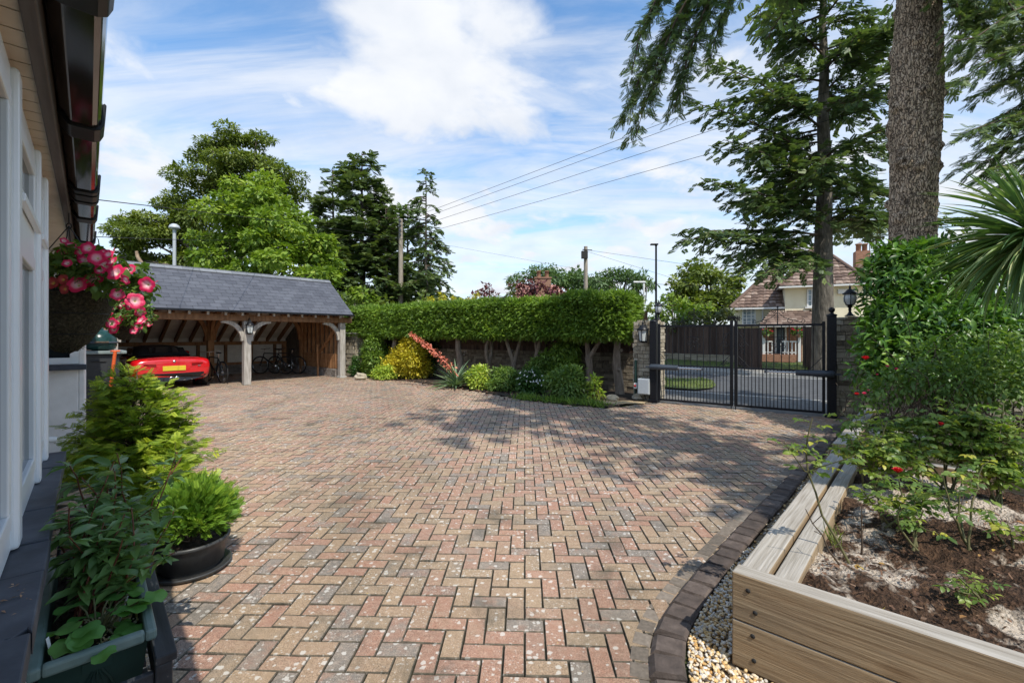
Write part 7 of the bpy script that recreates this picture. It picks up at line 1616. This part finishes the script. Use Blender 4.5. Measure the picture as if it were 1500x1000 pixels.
def flat(px,d,z): p=Hh(px,HY,0)+hy*d; p[2]=z; return p
def flx(px,d,z): p=Hh(px,HY,d); p[2]=z; return p
def hip(px0,px1,d0,d1,ze,zr,inl,inr,ov=.35,nm='roof'):
    e0=flat(px0,d0,ze)-hx*ov-hy*ov; e1=flat(px1,d0,ze)+hx*ov-hy*ov; b0=flat(px0,d1,ze)-hx*ov+hy*ov; b1=flat(px1,d1,ze)+hx*ov+hy*ov
    r0=flat(px0,(d0+d1)/2,zr)+hx*inl; r1=flat(px1,(d0+d1)/2,zr)-hx*inr
    g=Geo(); 
    for a,b,c,d in ((e0,e1,r0,r1),(b1,b0,r1,r0),(b0,e0,r0,r0),(e1,b1,r1,r1)):
        tile_roof(g,a,b,c,d,.36,.34,.035,rng,lift=.02,wavy=True)
        g.add([a-UP*.01,b-UP*.01,d-UP*.01,c-UP*.01],[(0,1,2,3)])
    for a,b in ((e0,r0),(e1,r1),(r0,r1),(b0,r0),(b1,r1)):
        if np.linalg.norm(a-b)>.1: g.tube([a+UP*.04,b+UP*.07],.12,8,rnd=.2)
    put(nm,g,M['pantile'],hs)
    g=Geo(); g.beam(e0-UP*.06-hy*.06,e1-UP*.06-hy*.06,.10,.10,hy); g.box((e0+e1+b0+b1)/4-UP*.04,(np.linalg.norm(e1-e0)-.04,np.linalg.norm(b0-e0)-.04,.03),HX); put('eaves_gutter',g,M['white_paint'],hs)
hip(1150,1262,0,6.5,ze_m,Hh(1190,360,3.2)[2],2.0,1.7); hip(1262,1340,2.0,8,ze_m,Hh(1230,388,5)[2]+.2,1.2,1.0); hip(1079,1156,.5,7,ze_l,Hh(1160,392,3.5)[2],2.2,.2)
def win(px0,py0,px1,py1,d,nx,ny,sill=True):
    a=Hh(px0,py0,d); b=Hh(px1,py1,d); w=np.dot(b-a,hx); h=a[2]-b[2]; c=(a+b)/2
    g=Geo(); fw_=.07
    for s in (-1,1): g.box(c+hx*s*(w/2-fw_/2)-hy*.03,(fw_,.09,h),HX); g.box(c+UP*s*(h/2-fw_/2)-hy*.031,(w-2*fw_,.09,fw_),HX)
    for i in range(1,nx): g.box(c+hx*(-w/2+w*i/nx)-hy*.03,(.045,.06,h-2*fw_),HX)
    for j in range(1,ny): g.box(c+UP*(-h/2+h*j/ny)-hy*.025,(w-2*fw_,.05,.035),HX)
    f=put('window',g,M['white_paint'],hs)
    g=Geo(); g.box(c-hy*.005,(w-2*fw_,.02,h-2*fw_),HX); put('pane',g,M['glass_house'],f)
    if sill: g=Geo(); g.box(b*.5+A3([a[0],a[1],b[2]])*.5-hy*.08-UP*.05,(w+.2,.18,.08),HX); put('sill',g,M['white_paint'],f)
M['glass_house']=mat_plain('reflective_window_glass',(.16,.22,.26),.08,var=.5,scale=1.5,bump=0,spec=.8)
win(1087,451,1107,476,.48,3,5); win(1182,423,1203,449,-.02,3,3)
g=Geo(); c=Hh(1235,427,-.08); g.box(c,(.5,.14,.28),HX); put('alarm_box',g,M['white_paint'],hs,bevel=.03)
g=Geo(); p=Hh(1117,450,.43); g.tube([p,p*A3([1,1,0])+UP*.3],.05,8); put('downpipe',g,M['white_paint'],hs)
# porch
zp=Hh(1150,475,-1.5)[2]; zpt=Hh(1150,455,0)[2]
e0=flx(1112,-1.7,zp); e1=flx(1198,-1.7,zp); r0=flat(1124,0,zpt)+hx*.2; r1=flat(1188,0,zpt)
g=Geo(); tile_roof(g,e0,e1,r0,r1,.26,.28,.03,rng,lift=.015); b0=flat(1112,0,zp); b1=flat(1198,0,zp); tile_roof(g,b0,e0,r0,r0,.26,.28,.03,rng,lift=.015); tile_roof(g,e1,b1,r1,r1,.26,.28,.03,rng,lift=.015)
g.add([e0,e1,b1,b0],[(0,1,2,3)]); put('porch_roof',g,M['pantile'],hs)
g=Geo(); g.beam(e0-UP*.07,e1-UP*.07,.1,.13,hy); put('porch_beam',g,M['white_paint'],hs)
for px in (1119,1171,1194):
    g=Geo(); p=flx(px,-1.55,0); g.box(p+UP*(zp-.07)/2,(.13,.13,zp-.14),HX); put('porch_post',g,M['white_paint'],hs)
g=Geo(); wallbox(g,1118,1175,.0,zp-.02,-.12,-.02); put('porch_brickwork',g,M['redbrick'],hs)
a=Hh(1135,478,-.16); b=Hh(1152,519,-.16); c=(a+b)/2; w_=np.dot(b-a,hx); h_=a[2]-b[2]
g=Geo(); g.box(c,(w_-.16,.06,h_-.08),HX); dr=put('front_door',g,M['door_blue'],hs,bevel=.01)
g=Geo()
for s in (-1,1): g.box(c+hx*s*(w_/2-.04),(.09,.12,h_),HX)
g.box(c+UP*(h_/2-.03),(w_-.18,.12,.07),HX); put('door_frame',g,M['white_paint'],hs)
g=Geo(); g.box(c+UP*.35-hy*.035,(w_*.4,.02,.55),HX); put('pane',g,M['glass_house'],dr)
g=Geo(); g.tube([c+hx*w_*.33-hy*.03,c+hx*w_*.33-hy*.09],.03,8); put('handle',g,M['chrome'],dr)
zb=Hh(1150,519,-1.5)[2]
g=Geo(); a=flat(1119,-1.72,0); b=flat(1176,.0,0); wallbox(g,1100,1160,0,zb,-1.7,-.2); put('porch_step',g,M['redbrick'],hs)
for p0,p1 in ((1119,1131),(1144,1171)):
    g=Geo(); A_=flx(p0,-1.55,0); B_=flx(p1,-1.55,0); zt_=Hh(1150,500,-1.5)[2]
    g.beam(A_+UP*zt_,B_+UP*zt_,.07,.07,hy); g.beam(A_+UP*(zb+.12),B_+UP*(zb+.12),.05,.05,hy); n=int(np.linalg.norm(B_-A_)/.17)
    for i in range(n+1): q=A_+(B_-A_)*i/n; g.box(q+UP*(zb+zt_)/2,(.05,.05,zt_-zb-.0),HX)
    put('balustrade',g,M['white_paint'],hs)
# chimney + aerial
g=Geo(); c=Hh(1262,380,4.5); g.box(c*A3([1,1,0])+UP*(c[2]/2+.9),(.75,.75,c[2]-1.8+1.0),HX); ch=put('chimney',g,M['redbrick'],hs)
for dx in (-.2,.2): g=Geo(); g.lathe([(.14,-.1),(.14,.5),(.18,.52),(.18,.58),(.10,.58)],A3([c[0]+dx,c[1],c[2]+.42]),12); put('chimney_pot',g,M['redbrick'],ch)
g=Geo(); p=Hh(1274,372,4.2); g.tube([p-UP*1.5,p+UP*.9],.025,6); g.tube([p+UP*.8-hx*.2,p+UP*.72+hx*.75],.018,5)
for i in range(6): q=p+UP*(.78-.013*i)+hx*(-.1+.14*i); g.tube([q-UP*.16,q+UP*.16],.012,4)
put('aerial',g,M['grey_metal'],hs)
# porch flower baskets
for i,px in enumerate((1122,1168)):
    c=Hh(px,489,-1.7); r=thing('porch_basket',('pink flower basket hanging left of the blue front door','pink flower basket hanging right of the blue front door')[i],'flower basket',c-UP*.2,'pink baskets on the cream house porch')
    g=Geo(); g.lathe([(.001,-.22),(.13,-.18),(.2,0),(.001,0)],c,14); g.tube([c,c+UP*.5],.01,4); put('bowl',g,M['redbrick'],r)
    g=Geo(); clump_leaves(g,LQ,[(c+UP*.10,A3([.3,.25,.2]))],260,.12,.7,rng,shell=.4); put('foliage',g,M['petunia_leaf'],r)
    for q in range(9): th=q*.7; bloom(c+A3([.3*math.cos(th),.22*math.sin(th)-.1,.10+.16*rng.random()]),.075,M['pink_rose'],r,rng)
# ------------------------------------------------------------------ roadside fences opposite
def fence(label,a,b,h,z0,stone,seed):
    rl=np.random.default_rng(seed); a=A3(a); b=A3(b); d=unit(b-a); n=A3([-d[1],d[0],0]); L=np.linalg.norm(b-a); ax=A3([d,n,UP]); f=thing('roadside_fence',label,'fence',(a+b)/2,'dark board fences across the road')
    if stone: g=Geo(); stones(g,(a+b)/2,ax,(L,.3,z0),.12,.3,rl,faces=(0,),jit=.8,prot=.04); g.box((a+b)/2+UP*z0/2,(L,.22,z0),ax); put('stone_base',g,M['stone'],f)
    g=Geo(); x=0
    while x<L: g.box(a+d*(x+.06)+UP*(z0+h/2+rl.normal()*.01),(.118,.025,h),ax,rl.random()); x+=.125
    put('board_panel',g,M['fence_dark'],f)
    for z in (.25,h-.2): g=Geo(); g.box((a+b)/2+n*.04+UP*(z0+z),(L,.05,.09),ax); put('rail',g,M['fence_dark'],f)
    return f
def gpt(px,py): p=G(px,py); return p
fA=A3([8.2,24.6,0]); fB=gx(1080,22.0)
fence('long dark board fence on a stone base across the road left of the house entrance',fA-unit(fB-fA)*9,fB,1.45,.55,True,1)
fence('near dark gate panel at the left side of the house entrance across the road',gx(1079,20.6),gx(1113,19.4),1.75,.08,False,2)
fence('weathered dark board fence behind the right gate across the road',gx(1176,19.8),gx(1262,17.6),1.85,.05,True,3)
# ------------------------------------------------------------------ red-roofed house far left
Y=42; k=Y/F; hs2=thing('house','distant house showing only its faded red tiled roof and chimney above the hedge','house',gx(800,Y))
M['faded_tile']=mat_noise('faded_red_tile',[(.2,(.24,.10,.08)),(.6,(.42,.22,.18)),(.9,(.52,.36,.30))],3,6,.9,.3,rndw=.5)
zr=hz(413,Y); ze=hz(447,Y); a=gx(742,Y)+UP*ze; b=gx(852,Y)+UP*ze; r0=gx(762,Y+2.5)+UP*zr; r1=gx(812,Y+2.5)+UP*zr
g=Geo(); tile_roof(g,a,b,r0,r1,.4,.4,.04,rng); b2_=gx(852,Y)+UP*ze+A3([0,5,0]); tile_roof(g,b,b2_,r1,r1,.4,.4,.04,rng); a2=a+A3([0,5,0]); tile_roof(g,a2,a,r0,r0,.4,.4,.04,rng); g.add([a,b,r1,r0],[(0,1,2,3)]); g.add([b,b2_,r1],[(0,1,2)]); g.add([a2,a,r0],[(0,1,2)]); g.add([b2_,a2,r0,r1],[(0,1,2,3)]); put('roof',g,M['faded_tile'],hs2)
g=Geo(); g.box(gx(797,Y+2.5)+UP*ze/2,(6.2,4.8,ze),None); put('wall',g,M['cream'],hs2)
g=Geo(); c=gx(795,Y+1.6); g.box(c+UP*(hz(405,Y)+ze)/2,(1.5,.8,hz(405,Y)-ze),None); g.box(c+UP*(hz(405,Y)+.05),(1.65,.95,.12)); ch=put('chimney',g,M['brick_old'],hs2)
for dx in (-.38,.38): g=Geo(); g.lathe([(.2,0),(.19,.55),(.22,.56),(.22,.62),(.13,.62)],c+A3([dx,0,hz(405,Y)+.11]),10); put('chimney_pot',g,M['redbrick'],ch)
# ------------------------------------------------------------------ poles, lamps, wires
M['pole']=mat_noise('weathered_pole',[(.3,(.20,.165,.125)),(.7,(.38,.33,.27))],5,6,.9,.3,.01,(3,3,.3))
def pole(label,px,top,Y,r=.15):
    b=gx(px,Y); h=hz(top,Y); p=thing('utility_pole',label,'utility pole',b,'wooden utility poles behind the hedge'); g=Geo(); g.tube([b,b+UP*h],[r*1.15,r*.85],10); put('pole',g,M['pole'],p); return p,b,h
p1,b1_,h1=pole('bare pale wooden utility pole among the dark conifers',587,321,29,.155)
for k_ in range(4): g=Geo(); z=h1-.15-.30*k_; g.box(b1_+UP*z-A3([0,.16,0]),(.10,.14,.08)); g.lathe([(.03,0),(.05,.04),(.03,.09),(.001,.1)],b1_+A3([0,-.2,z+.02]),8); put('insulator',g,M['grey_metal'],p1)
p2,b2p,h2=pole('shorter utility pole with a dark transformer box left of the street lamp',858,361,38,.18)
g=Geo(); g.box(b2p+A3([-.15,-.3,h2-.75]),(.5,.36,.6)); g.tube([b2p+A3([-.3,-.2,h2-.3]),b2p+A3([.5,-.2,h2-.35])],.04,6); put('transformer_box',g,M['rubber'],p2)
Y=22; b=gx(961,Y); h=hz(359,Y); sl_=thing('street_lamp','slim black street lamp rising behind the left gate post','street lamp',b); g=Geo(); g.tube([b,b+UP*1.2,b+UP*1.25,b+UP*h],[.085,.085,.055,.045],10); put('column',g,M['black_metal'],sl_)
g=Geo(); g.box(b+UP*(h+.03)+A3([-.09,0,0]),(.36,.18,.07)); g.tube([b+UP*(h-.05),b+UP*(h+.02)],.06,8); put('lamp_head',g,M['black_metal'],sl_,bevel=.02)
def wlamp(label,px,top,Y,rad):
    b=gx(px,Y); h=hz(top,Y); r=thing('street_lamp',label,'street lamp',b); g=Geo(); g.tube([b,b+UP*h],[.11,.085],12); put('column',g,M['pale_box'],r); g=Geo(); g.lathe([(.09,-.1),(rad,-.02),(rad,.03),(rad*.8,.16),(rad*.4,.24),(.001,.26)],b+UP*h,18); put('lamp_head',g,M['pale_box'],r)
wlamp('pale grey street lamp with a mushroom head above the carport ridge',255.5,334,27,.29)
Y=36; b=gx(943,Y); h=hz(414,Y); r=thing('street_lamp','small far white street lamp peeping over the tall hedge block','street lamp',b); g=Geo(); g.tube([b,b+UP*h],.08,8); put('column',g,M['white_paint'],r); g=Geo(); g.box(b+UP*(h+.05)-A3([.35,0,0]),(.95,.2,.12)); put('lamp_head',g,M['white_paint'],r,bevel=.03)
Y=30; b=gx(506,Y); g=Geo(); g.tube([b,b+UP*hz(412,Y)],[.12,.1],8); solo('utility_pole',g,M['pole'],'short grey pole just right of the carport gable','utility pole')
def wire(label,pts,rad,sag=0,group='overhead wires'):
    pts=[A3(p) for p in pts]; out=[]
    for a,b in zip(pts[:-1],pts[1:]):
        s=np.linspace(0,1,14); q=a+(b-a)*s[:,None]; q[:,2]-=sag*np.linalg.norm(b-a)*4*s*(1-s); out+=list(q if not out else q[1:])
    g=Geo(); g.tube(out,rad,5,cap=False); return solo('overhead_wire',g,M['rubber'],label,'wire',group)
tops=((325,(1303,53)),(331,(1303,70)),(340,(1303,104)),(351,(1303,150)))
for i,(ty,(ex_,ey)) in enumerate(tops):
    A_=P(587,ty,28.7); slope=(ey-ty)/(ex_-587); E_=P(1620,ty+slope*(1620-587),13.0)
    nm=('topmost of the four wires fanning right from the bare pole','second from the top of the four wires fanning right from the bare pole','third from the top of the four wires fanning right from the bare pole','lowest of the four wires fanning right from the bare pole')[i]
    wire(nm,[P(300,372+i*10,44),A_,E_],.010,.0012)
wire('long telephone wire from the bungalow gutter across the sycamore to the second pole',[P(120,290,5.5),P(420,325,20),P(665,361,30),P(857,396,37.8)],.0065,.0)
wire('short low wire leaving the bungalow gutter behind the feathery tree',[P(120,346,6.0),P(330,352,22),P(585,350,28.8)],.006,.001)
wire('upper thin wire from the second pole to the right',[P(859,366,37.8),P(1003,387,36),P(1240,408,30)],.012,.0)
wire('middle thin wire from the second pole to the right',[P(859,368,37.8),P(1000,412,34),P(1100,440,30)],.010,.0)
wire('nearly level dark wire behind the black street lamp',[P(859,410,38),P(961,416,34),P(1085,423,30)],.014,.0)
